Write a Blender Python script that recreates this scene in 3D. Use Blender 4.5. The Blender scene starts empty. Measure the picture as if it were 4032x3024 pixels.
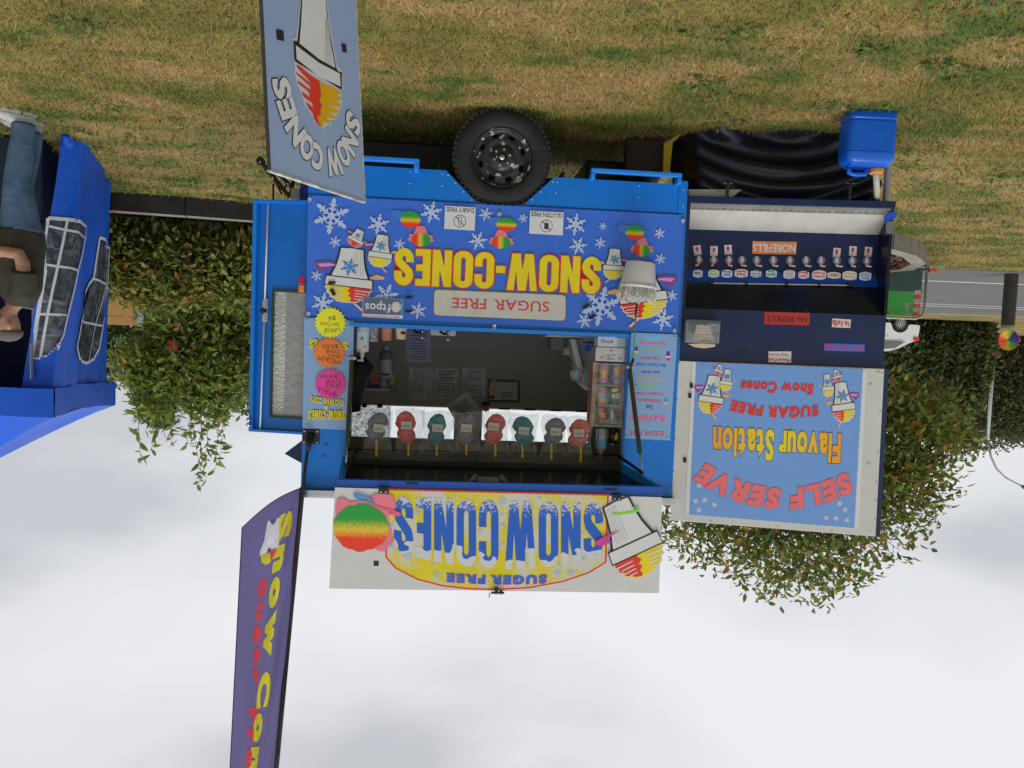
import bpy, bmesh, math, random
import numpy as np
from mathutils import Matrix, Vector, noise as mnoise
random.seed(7); rng = np.random.default_rng(7)
SC = bpy.context.scene; COL = SC.collection
R = math.radians

# ------------------------------------------------------------------ camera
# The photograph was taken upside down: the camera is rolled half a turn.
FPX = 3028.0; CAMH = 1.6; PITCH = R(3.3); ROLL = R(2.29)
Fw = np.array([0, math.cos(PITCH), math.sin(PITCH)])
Up = np.array([0, -math.sin(PITCH), math.cos(PITCH)])
Xr = np.array([1.0, 0, 0])
DXv = -math.cos(ROLL)*Xr - math.sin(ROLL)*Up
DYv = -math.sin(ROLL)*Xr + math.cos(ROLL)*Up
CAM = np.array([0, 0, CAMH])
cd = bpy.data.cameras.new('camera'); cam = bpy.data.objects.new('camera', cd); COL.objects.link(cam)
cd.sensor_fit = 'HORIZONTAL'; cd.sensor_width = 36.0; cd.lens = 36.0*FPX/4032.0
cd.clip_start = 0.05; cd.clip_end = 3000
_x, _y, _z = DXv, -DYv, -Fw
cam.matrix_world = Matrix(((_x[0], _y[0], _z[0], 0), (_x[1], _y[1], _z[1], 0), (_x[2], _y[2], _z[2], CAMH), (0, 0, 0, 1)))
SC.camera = cam
SC.render.resolution_x = 1024; SC.render.resolution_y = 768

# ------------------------------------------------------------------ world, sun, exposure
SUN_EL, SUN_AZ = R(68), R(200)      # azimuth clockwise from +Y, the sun stands behind the camera's left shoulder
w = bpy.data.worlds.new('World'); SC.world = w; w.use_nodes = True
nt = w.node_tree; nt.nodes.clear()
wo = nt.nodes.new('ShaderNodeOutputWorld'); bg = nt.nodes.new('ShaderNodeBackground')
sky = nt.nodes.new('ShaderNodeTexSky'); sky.sky_type = 'NISHITA'; sky.sun_disc = False
sky.sun_elevation = SUN_EL; sky.sun_rotation = SUN_AZ
tc = nt.nodes.new('ShaderNodeTexCoord'); mp = nt.nodes.new('ShaderNodeMapping')
mp.inputs['Scale'].default_value = (1.0, 1.0, 1.9); mp.inputs['Location'].default_value = (0.35, 0.1, 0.75)
n1 = nt.nodes.new('ShaderNodeTexNoise'); n1.inputs['Scale'].default_value = 1.9; n1.inputs['Detail'].default_value = 5; n1.inputs['Roughness'].default_value = 0.42
cr = nt.nodes.new('ShaderNodeValToRGB')
cr.color_ramp.elements[0].position = 0.36; cr.color_ramp.elements[0].color = (0.60, 0.61, 0.645, 1)
cr.color_ramp.elements[1].position = 0.58; cr.color_ramp.elements[1].color = (0.90, 0.91, 0.925, 1)
e = cr.color_ramp.elements.new(0.45); e.color = (0.80, 0.81, 0.835, 1)
ml = nt.nodes.new('ShaderNodeVectorMath'); ml.operation = 'SCALE'; ml.inputs['Scale'].default_value = 8.3
mx = nt.nodes.new('ShaderNodeMix'); mx.data_type = 'RGBA'; mx.inputs['Factor'].default_value = 0.93
L = nt.links.new
L(tc.outputs['Generated'], mp.inputs['Vector']); L(mp.outputs['Vector'], n1.inputs['Vector'])
L(n1.outputs['Fac'], cr.inputs['Fac']); L(cr.outputs['Color'], ml.inputs[0])
L(sky.outputs['Color'], mx.inputs[6]); L(ml.outputs['Vector'], mx.inputs[7])
L(mx.outputs[2], bg.inputs['Color']); bg.inputs['Strength'].default_value = 0.112
L(bg.outputs['Background'], wo.inputs['Surface'])
sl = bpy.data.lights.new('sun', 'SUN'); sl.energy = 1.5; sl.angle = R(22); sl.color = (1, 0.97, 0.93)
so = bpy.data.objects.new('sun', sl); COL.objects.link(so)
sd = Vector((math.sin(SUN_AZ)*math.cos(SUN_EL), math.cos(SUN_AZ)*math.cos(SUN_EL), math.sin(SUN_EL)))
so.rotation_euler = (-sd).to_track_quat('-Z', 'Y').to_euler(); so.location = (0, 0, 20)
vs = SC.view_settings
vs.view_transform = 'Standard'; vs.look = 'None'; vs.exposure = 0.1; vs.gamma = 1.0; vs.use_curve_mapping = False

# ------------------------------------------------------------------ pixels and frames
def ray(px): return Fw*FPX + DXv*(px[0]-2016) + DYv*(px[1]-1512)
def ground(px, z=0.0):
    d = ray(px); return CAM + d*((z-CAMH)/d[2])
def on_Y(px, Y):
    d = ray(px); return CAM + d*(Y/d[1])
def Zm(x0, y0, x1, wd):                # a zoomed crop of the photograph: crop pixel -> photograph pixel
    k = (x1-x0)/wd
    return lambda x, y: (x0+x*k, y0+y*k)
D = Zm(0, 0, 4032, 2212)
class Fr:                               # upright frame: x along a face, y into the depth, z up
    def __init__(s, O, yaw):
        s.O = np.array([O[0], O[1], O[2] if len(O) > 2 else 0.0], float); s.yaw = yaw
        s.ex = np.array([math.cos(yaw), math.sin(yaw), 0]); s.ey = np.array([-math.sin(yaw), math.cos(yaw), 0])
    def at(s, px, o=0.0):
        d = ray(px); t = np.dot(s.O+s.ey*o-CAM, s.ey)/np.dot(d, s.ey); P = CAM+d*t-s.O
        return (float(P@s.ex), float(P[2]))
    def p3(s, px, o=0.0):
        u, v = s.at(px, o); return (u, o, v)
    def loc(s, P):
        P = np.array(P, float)-s.O; return (float(P@s.ex), float(P@s.ey), float(P[2]))
    def mat(s, b=(0, 0, 0)):
        o = s.O+s.ex*b[0]+s.ey*b[1]+np.array([0, 0, b[2]])
        return Matrix.Translation(Vector(o)) @ Matrix.Rotation(s.yaw, 4, 'Z')
WF = Fr((0, 0, 0), 0)
TF = Fr(ground(D(1082, 228)), R(-5))                       # trailer face
_u = TF.at(D(1487, 432))[0]; _P = TF.O+TF.ex*_u
SF = Fr((_P[0], _P[1], 0), R(4))                           # flavour station face

# ------------------------------------------------------------------ materials
def lin(c): return tuple(((x/255)/12.92 if x/255 <= 0.04045 else ((x/255+0.055)/1.055)**2.4) for x in c)
def ph(r, g, b, k=1.16):                                   # colour seen in the photograph -> base colour
    return tuple(min(0.86, x*k) for x in lin((r, g, b)))
MATS = {}
def mat(name, col, rough=0.55, metal=0.0, var=0.10, vs_=6.0, bump=0.0, bs=40.0, spec=0.4, trans=0.0, alpha=1.0, coat=0.0):
    if name in MATS: return MATS[name]
    m = bpy.data.materials.new(name); m.use_nodes = True; MATS[name] = m
    n = m.node_tree; b = n.nodes['Principled BSDF']; l = n.links.new
    tc = n.nodes.new('ShaderNodeTexCoord')
    nz = n.nodes.new('ShaderNodeTexNoise'); nz.inputs['Scale'].default_value = vs_; nz.inputs['Detail'].default_value = 6; nz.inputs['Roughness'].default_value = 0.6
    l(tc.outputs['Object'], nz.inputs['Vector'])
    mr = n.nodes.new('ShaderNodeMapRange'); mr.inputs['From Min'].default_value = 0.3; mr.inputs['From Max'].default_value = 0.7
    mr.inputs['To Min'].default_value = 1-var; mr.inputs['To Max'].default_value = 1+var*0.6
    l(nz.outputs['Fac'], mr.inputs['Value'])
    sc = n.nodes.new('ShaderNodeVectorMath'); sc.operation = 'SCALE'; sc.inputs[0].default_value = col[:3]
    l(mr.outputs['Result'], sc.inputs['Scale']); l(sc.outputs['Vector'], b.inputs['Base Color'])
    m2 = n.nodes.new('ShaderNodeMapRange'); m2.inputs['From Min'].default_value = 0.3; m2.inputs['From Max'].default_value = 0.7
    m2.inputs['To Min'].default_value = max(0.02, rough-0.08); m2.inputs['To Max'].default_value = min(1, rough+0.10)
    l(nz.outputs['Fac'], m2.inputs['Value']); l(m2.outputs['Result'], b.inputs['Roughness'])
    b.inputs['Metallic'].default_value = metal; b.inputs['Specular IOR Level'].default_value = spec
    b.inputs['Transmission Weight'].default_value = trans; b.inputs['Alpha'].default_value = alpha; b.inputs['Coat Weight'].default_value = coat
    if bump:
        nb = n.nodes.new('ShaderNodeTexNoise'); nb.inputs['Scale'].default_value = bs; nb.inputs['Detail'].default_value = 4
        l(tc.outputs['Object'], nb.inputs['Vector'])
        bp = n.nodes.new('ShaderNodeBump'); bp.inputs['Strength'].default_value = bump; bp.inputs['Distance'].default_value = 0.02
        l(nb.outputs['Fac'], bp.inputs['Height']); l(bp.outputs['Normal'], b.inputs['Normal'])
    m.diffuse_color = (*col[:3], 1)
    return m
def film(name, col=(0.9, 0.92, 0.94), a=0.16, rough=0.12, bump=0.6, bs=14.0):   # thin clear plastic
    if name in MATS: return MATS[name]
    m = bpy.data.materials.new(name); m.use_nodes = True; MATS[name] = m
    n = m.node_tree; l = n.links.new; n.nodes.clear()
    o = n.nodes.new('ShaderNodeOutputMaterial'); t = n.nodes.new('ShaderNodeBsdfTransparent'); p = n.nodes.new('ShaderNodeBsdfPrincipled'); x = n.nodes.new('ShaderNodeMixShader')
    t.inputs['Color'].default_value = (0.97, 0.98, 0.98, 1)
    p.inputs['Base Color'].default_value = (*col, 1); p.inputs['Roughness'].default_value = rough
    tc = n.nodes.new('ShaderNodeTexCoord'); nz = n.nodes.new('ShaderNodeTexNoise'); nz.inputs['Scale'].default_value = bs; nz.inputs['Detail'].default_value = 5; nz.inputs['Distortion'].default_value = 1.2
    l(tc.outputs['Object'], nz.inputs['Vector'])
    bp = n.nodes.new('ShaderNodeBump'); bp.inputs['Strength'].default_value = bump; bp.inputs['Distance'].default_value = 0.03
    l(nz.outputs['Fac'], bp.inputs['Height']); l(bp.outputs['Normal'], p.inputs['Normal'])
    mr = n.nodes.new('ShaderNodeMapRange'); mr.inputs['From Min'].default_value = 0.42; mr.inputs['From Max'].default_value = 0.72
    mr.inputs['To Min'].default_value = a*0.6; mr.inputs['To Max'].default_value = min(1, a*2.2)
    l(nz.outputs['Fac'], mr.inputs['Value']); l(mr.outputs['Result'], x.inputs['Fac'])
    l(t.outputs[0], x.inputs[1]); l(p.outputs[0], x.inputs[2]); l(x.outputs[0], o.inputs['Surface'])
    return m
def leaf_mat(name, rough=0.5, transl=0.25):
    if name in MATS: return MATS[name]
    m = bpy.data.materials.new(name); m.use_nodes = True; MATS[name] = m
    n = m.node_tree; l = n.links.new; b = n.nodes['Principled BSDF']; o = n.nodes['Material Output']
    a = n.nodes.new('ShaderNodeVertexColor'); a.layer_name = 'Col'
    l(a.outputs['Color'], b.inputs['Base Color']); b.inputs['Roughness'].default_value = rough; b.inputs['Specular IOR Level'].default_value = 0.35
    t = n.nodes.new('ShaderNodeBsdfTranslucent'); l(a.outputs['Color'], t.inputs['Color'])
    x = n.nodes.new('ShaderNodeMixShader'); x.inputs['Fac'].default_value = transl
    l(b.outputs[0], x.inputs[1]); l(t.outputs[0], x.inputs[2]); l(x.outputs[0], o.inputs['Surface'])
    return m

# ------------------------------------------------------------------ mesh builder
class MB:
    def __init__(s): s.v = []; s.f = []; s.m = []
    def add(s, vs, fs, m=0):
        k = len(s.v); s.v += [tuple(map(float, p)) for p in vs]; s.f += [tuple(i+k for i in f) for f in fs]; s.m += [m]*len(fs); return s
    def box(s, x0, x1, y0, y1, z0, z1, m=0):
        return s.add([(x0, y0, z0), (x1, y0, z0), (x1, y1, z0), (x0, y1, z0), (x0, y0, z1), (x1, y0, z1), (x1, y1, z1), (x0, y1, z1)],
                     [(0, 3, 2, 1), (4, 5, 6, 7), (0, 1, 5, 4), (1, 2, 6, 5), (2, 3, 7, 6), (3, 0, 4, 7)], m)
    def prism(s, poly, y0, y1, m=0):       # polygon in x,z extruded along y
        n = len(poly)
        A = sum(poly[i][0]*poly[(i+1) % n][1]-poly[(i+1) % n][0]*poly[i][1] for i in range(n))
        if A < 0: poly = poly[::-1]
        return s.add([(p[0], y0, p[1]) for p in poly]+[(p[0], y1, p[1]) for p in poly],
                     [tuple(range(n)), tuple(range(2*n-1, n-1, -1))]+[(i+n, (i+1) % n+n, (i+1) % n, i) for i in range(n)], m)
    def sheet(s, poly, y, m=0):
        n = len(poly)
        A = sum(poly[i][0]*poly[(i+1) % n][1]-poly[(i+1) % n][0]*poly[i][1] for i in range(n))
        if A < 0: poly = poly[::-1]
        return s.add([(p[0], y, p[1]) for p in poly], [tuple(range(n))], m)
    def tube(s, pts, r, n=8, m=0, cap=True):
        pts = [Vector(p) for p in pts]; rs = r if isinstance(r, (list, tuple)) else [r]*len(pts); k = len(s.v)
        prev = None
        for i, p in enumerate(pts):
            t = (pts[min(i+1, len(pts)-1)]-pts[max(i-1, 0)]).normalized()
            if prev is None: a = t.orthogonal().normalized()
            else:
                a = prev-t*prev.dot(t); a = a.normalized() if a.length > 1e-6 else t.orthogonal().normalized()
            prev = a; b = t.cross(a)
            for j in range(n):
                th = 2*math.pi*j/n; s.v.append(tuple(p+(a*math.cos(th)+b*math.sin(th))*rs[i]))
        for i in range(len(pts)-1):
            for j in range(n):
                s.f.append((k+i*n+j, k+i*n+(j+1) % n, k+(i+1)*n+(j+1) % n, k+(i+1)*n+j)); s.m.append(m)
        if cap:
            s.f.append(tuple(k+j for j in range(n-1, -1, -1))); s.m.append(m)
            e = k+(len(pts)-1)*n; s.f.append(tuple(e+j for j in range(n))); s.m.append(m)
        return s
    def lathe(s, prof, c=(0, 0, 0), ax='z', n=20, m=0, sx=1.0, sy=1.0):   # prof: (radius, along axis)
        k = len(s.v)
        for r, h in prof:
            for j in range(n):
                a = 2*math.pi*j/n; x, y = r*math.cos(a)*sx, r*math.sin(a)*sy
                p = (x, y, h) if ax == 'z' else ((x, h, y) if ax == 'y' else (h, x, y))
                s.v.append((p[0]+c[0], p[1]+c[1], p[2]+c[2]))
        fl = ax == 'y'
        for i in range(len(prof)-1):
            for j in range(n):
                q = (k+i*n+j, k+i*n+(j+1) % n, k+(i+1)*n+(j+1) % n, k+(i+1)*n+j)
                s.f.append(q[::-1] if fl else q); s.m.append(m)
        return s
    def blob(s, c, r, n=10, k=7, m=0, jit=0.0):
        prof = []
        st = len(s.v)
        for i in range(k+1):
            a = math.pi*i/k
            for j in range(n):
                t = 2*math.pi*j/n; q = 1+random.uniform(-jit, jit)
                s.v.append((c[0]+r[0]*math.sin(a)*math.cos(t)*q, c[1]+r[1]*math.sin(a)*math.sin(t)*q, c[2]-r[2]*math.cos(a)*q))
        for i in range(k):
            for j in range(n):
                s.f.append((st+i*n+j, st+i*n+(j+1) % n, st+(i+1)*n+(j+1) % n, st+(i+1)*n+j)); s.m.append(m)
        return s
    def obox(s, c, ax, ay, az, m=0):       # oriented box: centre, half axes
        c, ax, ay, az = map(Vector, (c, ax, ay, az))
        P = [c+ax*i+ay*j+az*k for k in (-1, 1) for j in (-1, 1) for i in (-1, 1)]
        return s.add(P, [(0, 2, 3, 1), (4, 5, 7, 6), (0, 1, 5, 4), (1, 3, 7, 5), (3, 2, 6, 7), (2, 0, 4, 6)], m)
    def mesh(s, name, mats, base=(0, 0, 0), smooth=False, bevel=0):
        me = bpy.data.meshes.new(name)
        b = base; me.from_pydata([(p[0]-b[0], p[1]-b[1], p[2]-b[2]) for p in s.v], [], s.f)
        mats = mats if isinstance(mats, (list, tuple)) else [mats]
        for q in mats: me.materials.append(q)
        if len(mats) > 1: me.polygons.foreach_set('material_index', s.m)
        if smooth: me.polygons.foreach_set('use_smooth', [True]*len(me.polygons))
        me.update(); return me
def finish(o, smooth, bevel):
    if smooth == 'auto':
        o.data.polygons.foreach_set('use_smooth', [True]*len(o.data.polygons))
        try: o.data.set_sharp_from_angle(angle=R(35))
        except Exception: pass
    if bevel:
        b = o.modifiers.new('bevel', 'BEVEL'); b.width = bevel; b.segments = 2; b.limit_method = 'ANGLE'; b.angle_limit = R(40)
def tag(o, label=None, cat=None, group=None, kind=None):
    if label: o['label'] = label
    if cat: o['category'] = cat
    if group: o['group'] = group
    if kind: o['kind'] = kind
    return o
class Th:                                 # a thing: an Empty at its base that parents its parts
    def __init__(s, name, label, cat, fr=WF, base=(0, 0, 0), group=None):
        s.fr = fr; s.base = base
        s.o = bpy.data.objects.new(name, None); COL.objects.link(s.o); s.o.empty_display_size = 0.1
        s.o.matrix_world = fr.mat(base); tag(s.o, label, cat, group)
    def part(s, name, mb, mats, parent=None, smooth=False, bevel=0, label=None, kind=None):
        me = mb if isinstance(mb, bpy.types.Mesh) else mb.mesh(name, mats, s.base, smooth is True)
        o = bpy.data.objects.new(name, me); COL.objects.link(o); o.parent = parent or s.o
        finish(o, smooth, bevel); tag(o, label, None, None, kind); return o
def solo(name, label, cat, mb, mats, fr=WF, base=(0, 0, 0), group=None, smooth=False, bevel=0, kind=None):
    o = bpy.data.objects.new(name, mb.mesh(name, mats, base, smooth is True)); COL.objects.link(o)
    o.matrix_world = fr.mat(base); finish(o, smooth, bevel); tag(o, label, cat, group, kind); return o
def copy_tree(o, parent=None):
    c = o.copy(); COL.objects.link(c); c.parent = parent
    for ch in o.children: copy_tree(ch, c)
    return c

# ------------------------------------------------------------------ lettering (built-in font turned into meshes)
GL = {}
# heavy condensed capitals drawn as outlines (unit height)
def _arc(cx, cy, rx, ry, a0, a1, n=8): return [(cx+rx*math.cos(R(a0+(a1-a0)*i/n)), cy+ry*math.sin(R(a0+(a1-a0)*i/n))) for i in range(n+1)]
def _rr(x0, y0, x1, y1, rx, ry): return _arc(x1-rx, y1-ry, rx, ry, 0, 90)+_arc(x0+rx, y1-ry, rx, ry, 90, 180)+_arc(x0+rx, y0+ry, rx, ry, 180, 270)+_arc(x1-rx, y0+ry, rx, ry, 270, 360)
def _stroke(path, w):
    L_, R_ = [], []
    for i, p in enumerate(path):
        a, b = path[max(0, i-1)], path[min(len(path)-1, i+1)]; d = math.hypot(b[0]-a[0], b[1]-a[1]); n = (-(b[1]-a[1])/d*w/2, (b[0]-a[0])/d*w/2); L_.append((p[0]+n[0], p[1]+n[1])); R_.append((p[0]-n[0], p[1]-n[1]))
    return L_+R_[::-1]
_sp = [(.43, .62)]+_arc(.27, .72, .16, .185, 0, 180, 10)+[(.13, .63), (.27, .50), (.40, .38)]+_arc(.27, .28, .16, .185, 0, -180, 10)+[(.11, .37)]
HEAVY = {'N': [[(0, 0), (.205, 0), (.205, .47), (.34, 0), (.54, 0), (.54, 1), (.335, 1), (.335, .53), (.20, 1), (0, 1)]],
 'E': [[(0, 0), (.42, 0), (.42, .185), (.215, .185), (.215, .42), (.395, .42), (.395, .595), (.215, .595), (.215, .815), (.41, .815), (.41, 1), (0, 1)]],
 'W': [[(.13, 0), (.36, 0), (.425, .44), (.49, 0), (.72, 0), (.85, 1), (.655, 1), (.60, .46), (.535, 1), (.315, 1), (.25, .46), (.195, 1), (0, 1)]],
 'O': [_rr(0, 0, .54, 1, .25, .22), _rr(.205, .17, .335, .83, .064, .07)[::-1]],
 'C': [_arc(.27, .22, .27, .22, 0, -180)+_arc(.27, .78, .27, .22, 180, 0)+[(.54, .61), (.335, .61)]+[(.335, .77)]+_arc(.27, .77, .064, .065, 0, 180, 6)+_arc(.27, .23, .064, .065, 180, 360, 6)+[(.335, .40), (.54, .40)]],
 'S': [_stroke(_sp, .215)], '-': [[(0, .36), (.26, .36), (.26, .55), (0, .55)]]}
def _grow(P, d):
    A = sum(P[i][0]*P[(i+1) % len(P)][1]-P[(i+1) % len(P)][0]*P[i][1] for i in range(len(P))); n = len(P); out = []
    P = [p for i, p in enumerate(P) if math.hypot(p[0]-P[i-1][0], p[1]-P[i-1][1]) > 1e-5]; n = len(P)
    for i in range(n):
        a, b, c = Vector(P[i-1]), Vector(P[i]), Vector(P[(i+1) % n]); e1 = (b-a).normalized(); e2 = (c-b).normalized(); n1_, n2_ = Vector((e1.y, -e1.x)), Vector((e2.y, -e2.x)); m = (n1_+n2_)
        m = m.normalized() if m.length > 1e-6 else n1_; k = min(1.6, 1/max(.35, m.dot(n1_))); out.append(tuple(b+m*d*k))
    return out
def heavy(ch, off):
    from mathutils.geometry import tessellate_polygon
    loops = []
    for i, P in enumerate(HEAVY[ch]):
        A = sum(P[k][0]*P[(k+1) % len(P)][1]-P[(k+1) % len(P)][0]*P[k][1] for k in range(len(P)))
        if (A < 0) != (i > 0): P = P[::-1]
        loops.append(_grow(P, off))
    V = [p for l in loops for p in l]; tris = tessellate_polygon([[Vector((p[0], p[1], 0)) for p in l] for l in loops]); F = []
    for t in tris:
        a, b, c = (V[i] for i in t); F.append(tuple(t) if (b[0]-a[0])*(c[1]-a[1])-(c[0]-a[0])*(b[1]-a[1]) > 0 else tuple(t)[::-1])
    return V, F
def glyph(ch, off=0.0):
    key = (ch, round(off, 4))
    if key in GL: return GL[key]
    if off > 1: GL[key] = heavy(ch, off-2.0); return GL[key]      # bold = 2: the heavy face
    cu = bpy.data.curves.new('glyph', 'FONT'); cu.body = ch; cu.offset = off; cu.resolution_u = 3; cu.fill_mode = 'FRONT'
    o = bpy.data.objects.new('glyph', cu); me = o.to_mesh()
    vs_ = [(v.co.x, v.co.y) for v in me.vertices]; fs = [tuple(p.vertices) for p in me.polygons]
    o.to_mesh_clear(); bpy.data.objects.remove(o); bpy.data.curves.remove(cu)
    GL[key] = (vs_, fs); return GL[key]
SERIF = {'S': '', 'U': 'tltr', 'G': '', 'A': 'blbr', 'R': 'blbrtl', 'F': 'bltl', 'E': 'bltl', 'D': 'bltl', 'I': 'bltl', 'Y': 'tltrbc', 'L': 'bltl', 'T': 'bc', 'N': 'bltltr', 'O': '', 'C': ''}
def layout(txt, bold=0.0, gap=0.06, space=0.28, serif=False, slant=0.0, extra=0.0):
    V, Fc = [], []; x = 0.0; bars = []
    ymin, ymax = 9, -9
    for ch in txt:
        if ch == ' ': x += space; continue
        gv, gf = glyph(ch, bold)
        bv, b_ = (glyph(ch, 0)[0], bold) if abs(bold) < 1 else (gv, 0)     # bounds of the plain letter: heavy corners throw spikes
        x0 = min(p[0] for p in bv)-b_; x1 = max(p[0] for p in bv)+b_; y0 = min(p[1] for p in bv)-b_; y1 = max(p[1] for p in bv)+b_
        ymin = min(ymin, y0); ymax = max(ymax, y1)
        dv, df = (glyph(ch, bold+extra) if extra else (gv, gf))
        k = len(V); V += [(p[0]-x0+x, p[1]) for p in dv]; Fc += [tuple(i+k for i in f) for f in df]
        if serif and not extra:
            for c in [SERIF.get(ch, '')[i:i+2] for i in range(0, len(SERIF.get(ch, '')), 2)]:
                bx = {'l': x+0.06, 'r': x+(x1-x0)-0.06, 'c': x+(x1-x0)/2}[c[1]]; by = y0 if c[0] == 'b' else y1-0.05
                bars.append((bx-0.11, bx+0.11, by, by+0.05))
        x += x1-x0+gap
        if ch in 'RVATW' and not txt.endswith(ch) and txt[txt.index(ch)+1:txt.index(ch)+2] in ('V', 'E', 'A', 'o'): x -= .05 if ch in 'RV' else 0
    W = x-gap; H = ymax-ymin
    n = len(V)
    for b in bars:
        k = len(V); V += [(b[0], b[2]), (b[1], b[2]), (b[1], b[3]), (b[0], b[3])]; Fc.append((k, k+1, k+2, k+3))
    out = []
    for p in V:
        t = (p[1]-ymin)/H; out.append(((p[0]+slant*(p[1]-ymin))/W, t))
    return out, Fc, n
def text_mb(fr, txt, fn, o, bold=0.0, extra=0.0, mb=None, m=0, **k):
    P, Fc, n = layout(txt, bold, extra=extra, **k); mb = mb or MB()
    vs_ = []
    for i, p in enumerate(P):
        u, v = fr.at(fn(*p), o); vs_.append((u, o-(0.0003 if i >= n else 0), v))
    mb.add(vs_, Fc, m)
    return mb
def line(z, x0, y0, x1, y1, h, lean=-0.04, curve=0.0):     # baseline start -> end in crop pixels, letter height; the text reads left to right when upright
    def fn(s, t):
        x = x0+(x1-x0)*s; y = y0+(y1-y0)*s+curve*4*s*(1-s)
        return z(x+lean*h*t, y+h*t)
    return fn
PR = 0.0014                                               # print layers lie this far apart
def words(th, txt, fn, o, m, bold=0.02, outline=None, name='lettering', parent=None, shadow=None, **k):
    mb = MB(); mats = [m]; oo = o
    if outline:
        text_mb(th.fr, txt, fn, o, bold, extra=outline[1], mb=mb, m=1, **k); mats.append(outline[0]); oo = o-PR
    text_mb(th.fr, txt, fn, oo, bold, mb=mb, m=0, **k)
    return th.part(name, mb, mats, parent)

# ------------------------------------------------------------------ palette
WHITE = mat('white_paint', (0.72, 0.73, 0.73), 0.4, var=0.05)
WPRINT = mat('white_print', (0.70, 0.72, 0.74), 0.35, var=0.04)
BLUE = mat('blue_panel_paint', ph(8, 112, 203), 0.35, var=0.12, vs_=2.0)
BLUE2 = mat('blue_trim_paint', ph(30, 130, 225), 0.35, var=0.10)
BLUE3 = mat('blue_door_paint', ph(0, 98, 185), 0.38, var=0.10, vs_=2.5)
NAVY = mat('navy_paint', ph(24, 40, 78), 0.30, var=0.12, vs_=3.0)
NAVYD = mat('dark_navy_gloss', ph(14, 22, 40), 0.22, var=0.15)
BLACK = mat('black_plastic', (0.012, 0.012, 0.014), 0.45)
TAPE = mat('black_tape', (0.015, 0.016, 0.02), 0.6)
INK = mat('black_ink', (0.02, 0.02, 0.025), 0.5)
RUBBER = mat('tyre_rubber', (0.022, 0.022, 0.023), 0.75, var=0.5, vs_=9, bump=0.35, bs=60)
ALU = mat('aluminium', (0.55, 0.55, 0.56), 0.32, 0.85, var=0.15, vs_=10)
STEEL = mat('galvanised_steel', (0.42, 0.44, 0.46), 0.45, 0.7, var=0.25, vs_=14)
CHROME = mat('chrome', (0.6, 0.6, 0.62), 0.12, 1.0, var=0.05)
GREYW = mat('grey_lining', (0.42, 0.41, 0.365), 0.6, var=0.10, vs_=1.5)
LBLUE = mat('light_blue_sign', ph(128, 163, 207), 0.35, var=0.05, vs_=1.5)
RED = mat('red_print', ph(214, 54, 40), 0.4); REDT = mat('red_text', ph(205, 60, 52), 0.4)
YEL = mat('yellow_print', ph(222, 204, 30), 0.4); ORA = mat('orange_print', ph(238, 150, 40), 0.4)
GRN = mat('green_print', ph(40, 150, 70), 0.4); PINK = mat('pink_print', ph(228, 122, 140), 0.4)
PURP = mat('purple_print', ph(140, 60, 140), 0.4); LILAC = mat('lilac_print', ph(195, 150, 205), 0.4)
TEAL = mat('teal_print', ph(60, 120, 205), 0.4); FLAKE = mat('pale_blue_print', ph(172, 190, 224), 0.4, var=0.04)
SKYB = mat('sky_blue_print', ph(60, 140, 210), 0.4); DKB = mat('dark_blue_print', ph(40, 60, 130), 0.4); TAN = mat('tan_print', ph(215, 165, 110), 0.4)
ROYAL = mat('royal_blue_print', ph(50, 100, 205), 0.4)
def vinyl(name, col, bump=0.25, sc=2.2, rough=0.32):
    m = mat(name, col, rough, var=0.05, vs_=1.2, bump=bump, bs=sc); return m
BANV = vinyl('banner_vinyl', ph(56, 108, 208), 0.5, 2.0)
def ball_mat(name, flip=False):                            # printed ice ball: green over yellow over red
    m = mat(name, (0.5, 0.5, 0.1), 0.5); n = m.node_tree; b = n.nodes['Principled BSDF']; l = n.links.new
    tc = n.nodes.new('ShaderNodeTexCoord'); sx = n.nodes.new('ShaderNodeSeparateXYZ'); l(tc.outputs['Generated'], sx.inputs[0])
    nz = n.nodes.new('ShaderNodeTexNoise'); nz.inputs['Scale'].default_value = 22; nz.inputs['Detail'].default_value = 3; l(tc.outputs['Generated'], nz.inputs['Vector'])
    a = n.nodes.new('ShaderNodeMath'); a.operation = 'MULTIPLY_ADD'; a.inputs[1].default_value = 0.28; l(nz.outputs['Fac'], a.inputs[0]); l(sx.outputs['X' if flip else 'Z'], a.inputs[2])
    cr = n.nodes.new('ShaderNodeValToRGB'); E = cr.color_ramp.elements
    E[0].position = 0.48; E[0].color = (*ph(40, 150, 60), 1); E[1].position = 0.86; E[1].color = (*ph(226, 60, 30), 1)
    q = E.new(0.68); q.color = (*ph(215, 190, 50), 1)
    l(a.outputs[0], cr.inputs['Fac']); l(cr.outputs['Color'], b.inputs['Base Color']); return m
BALL = ball_mat('ice_ball_print'); BALL2 = ball_mat('ice_ball_print_sideways', True)

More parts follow.
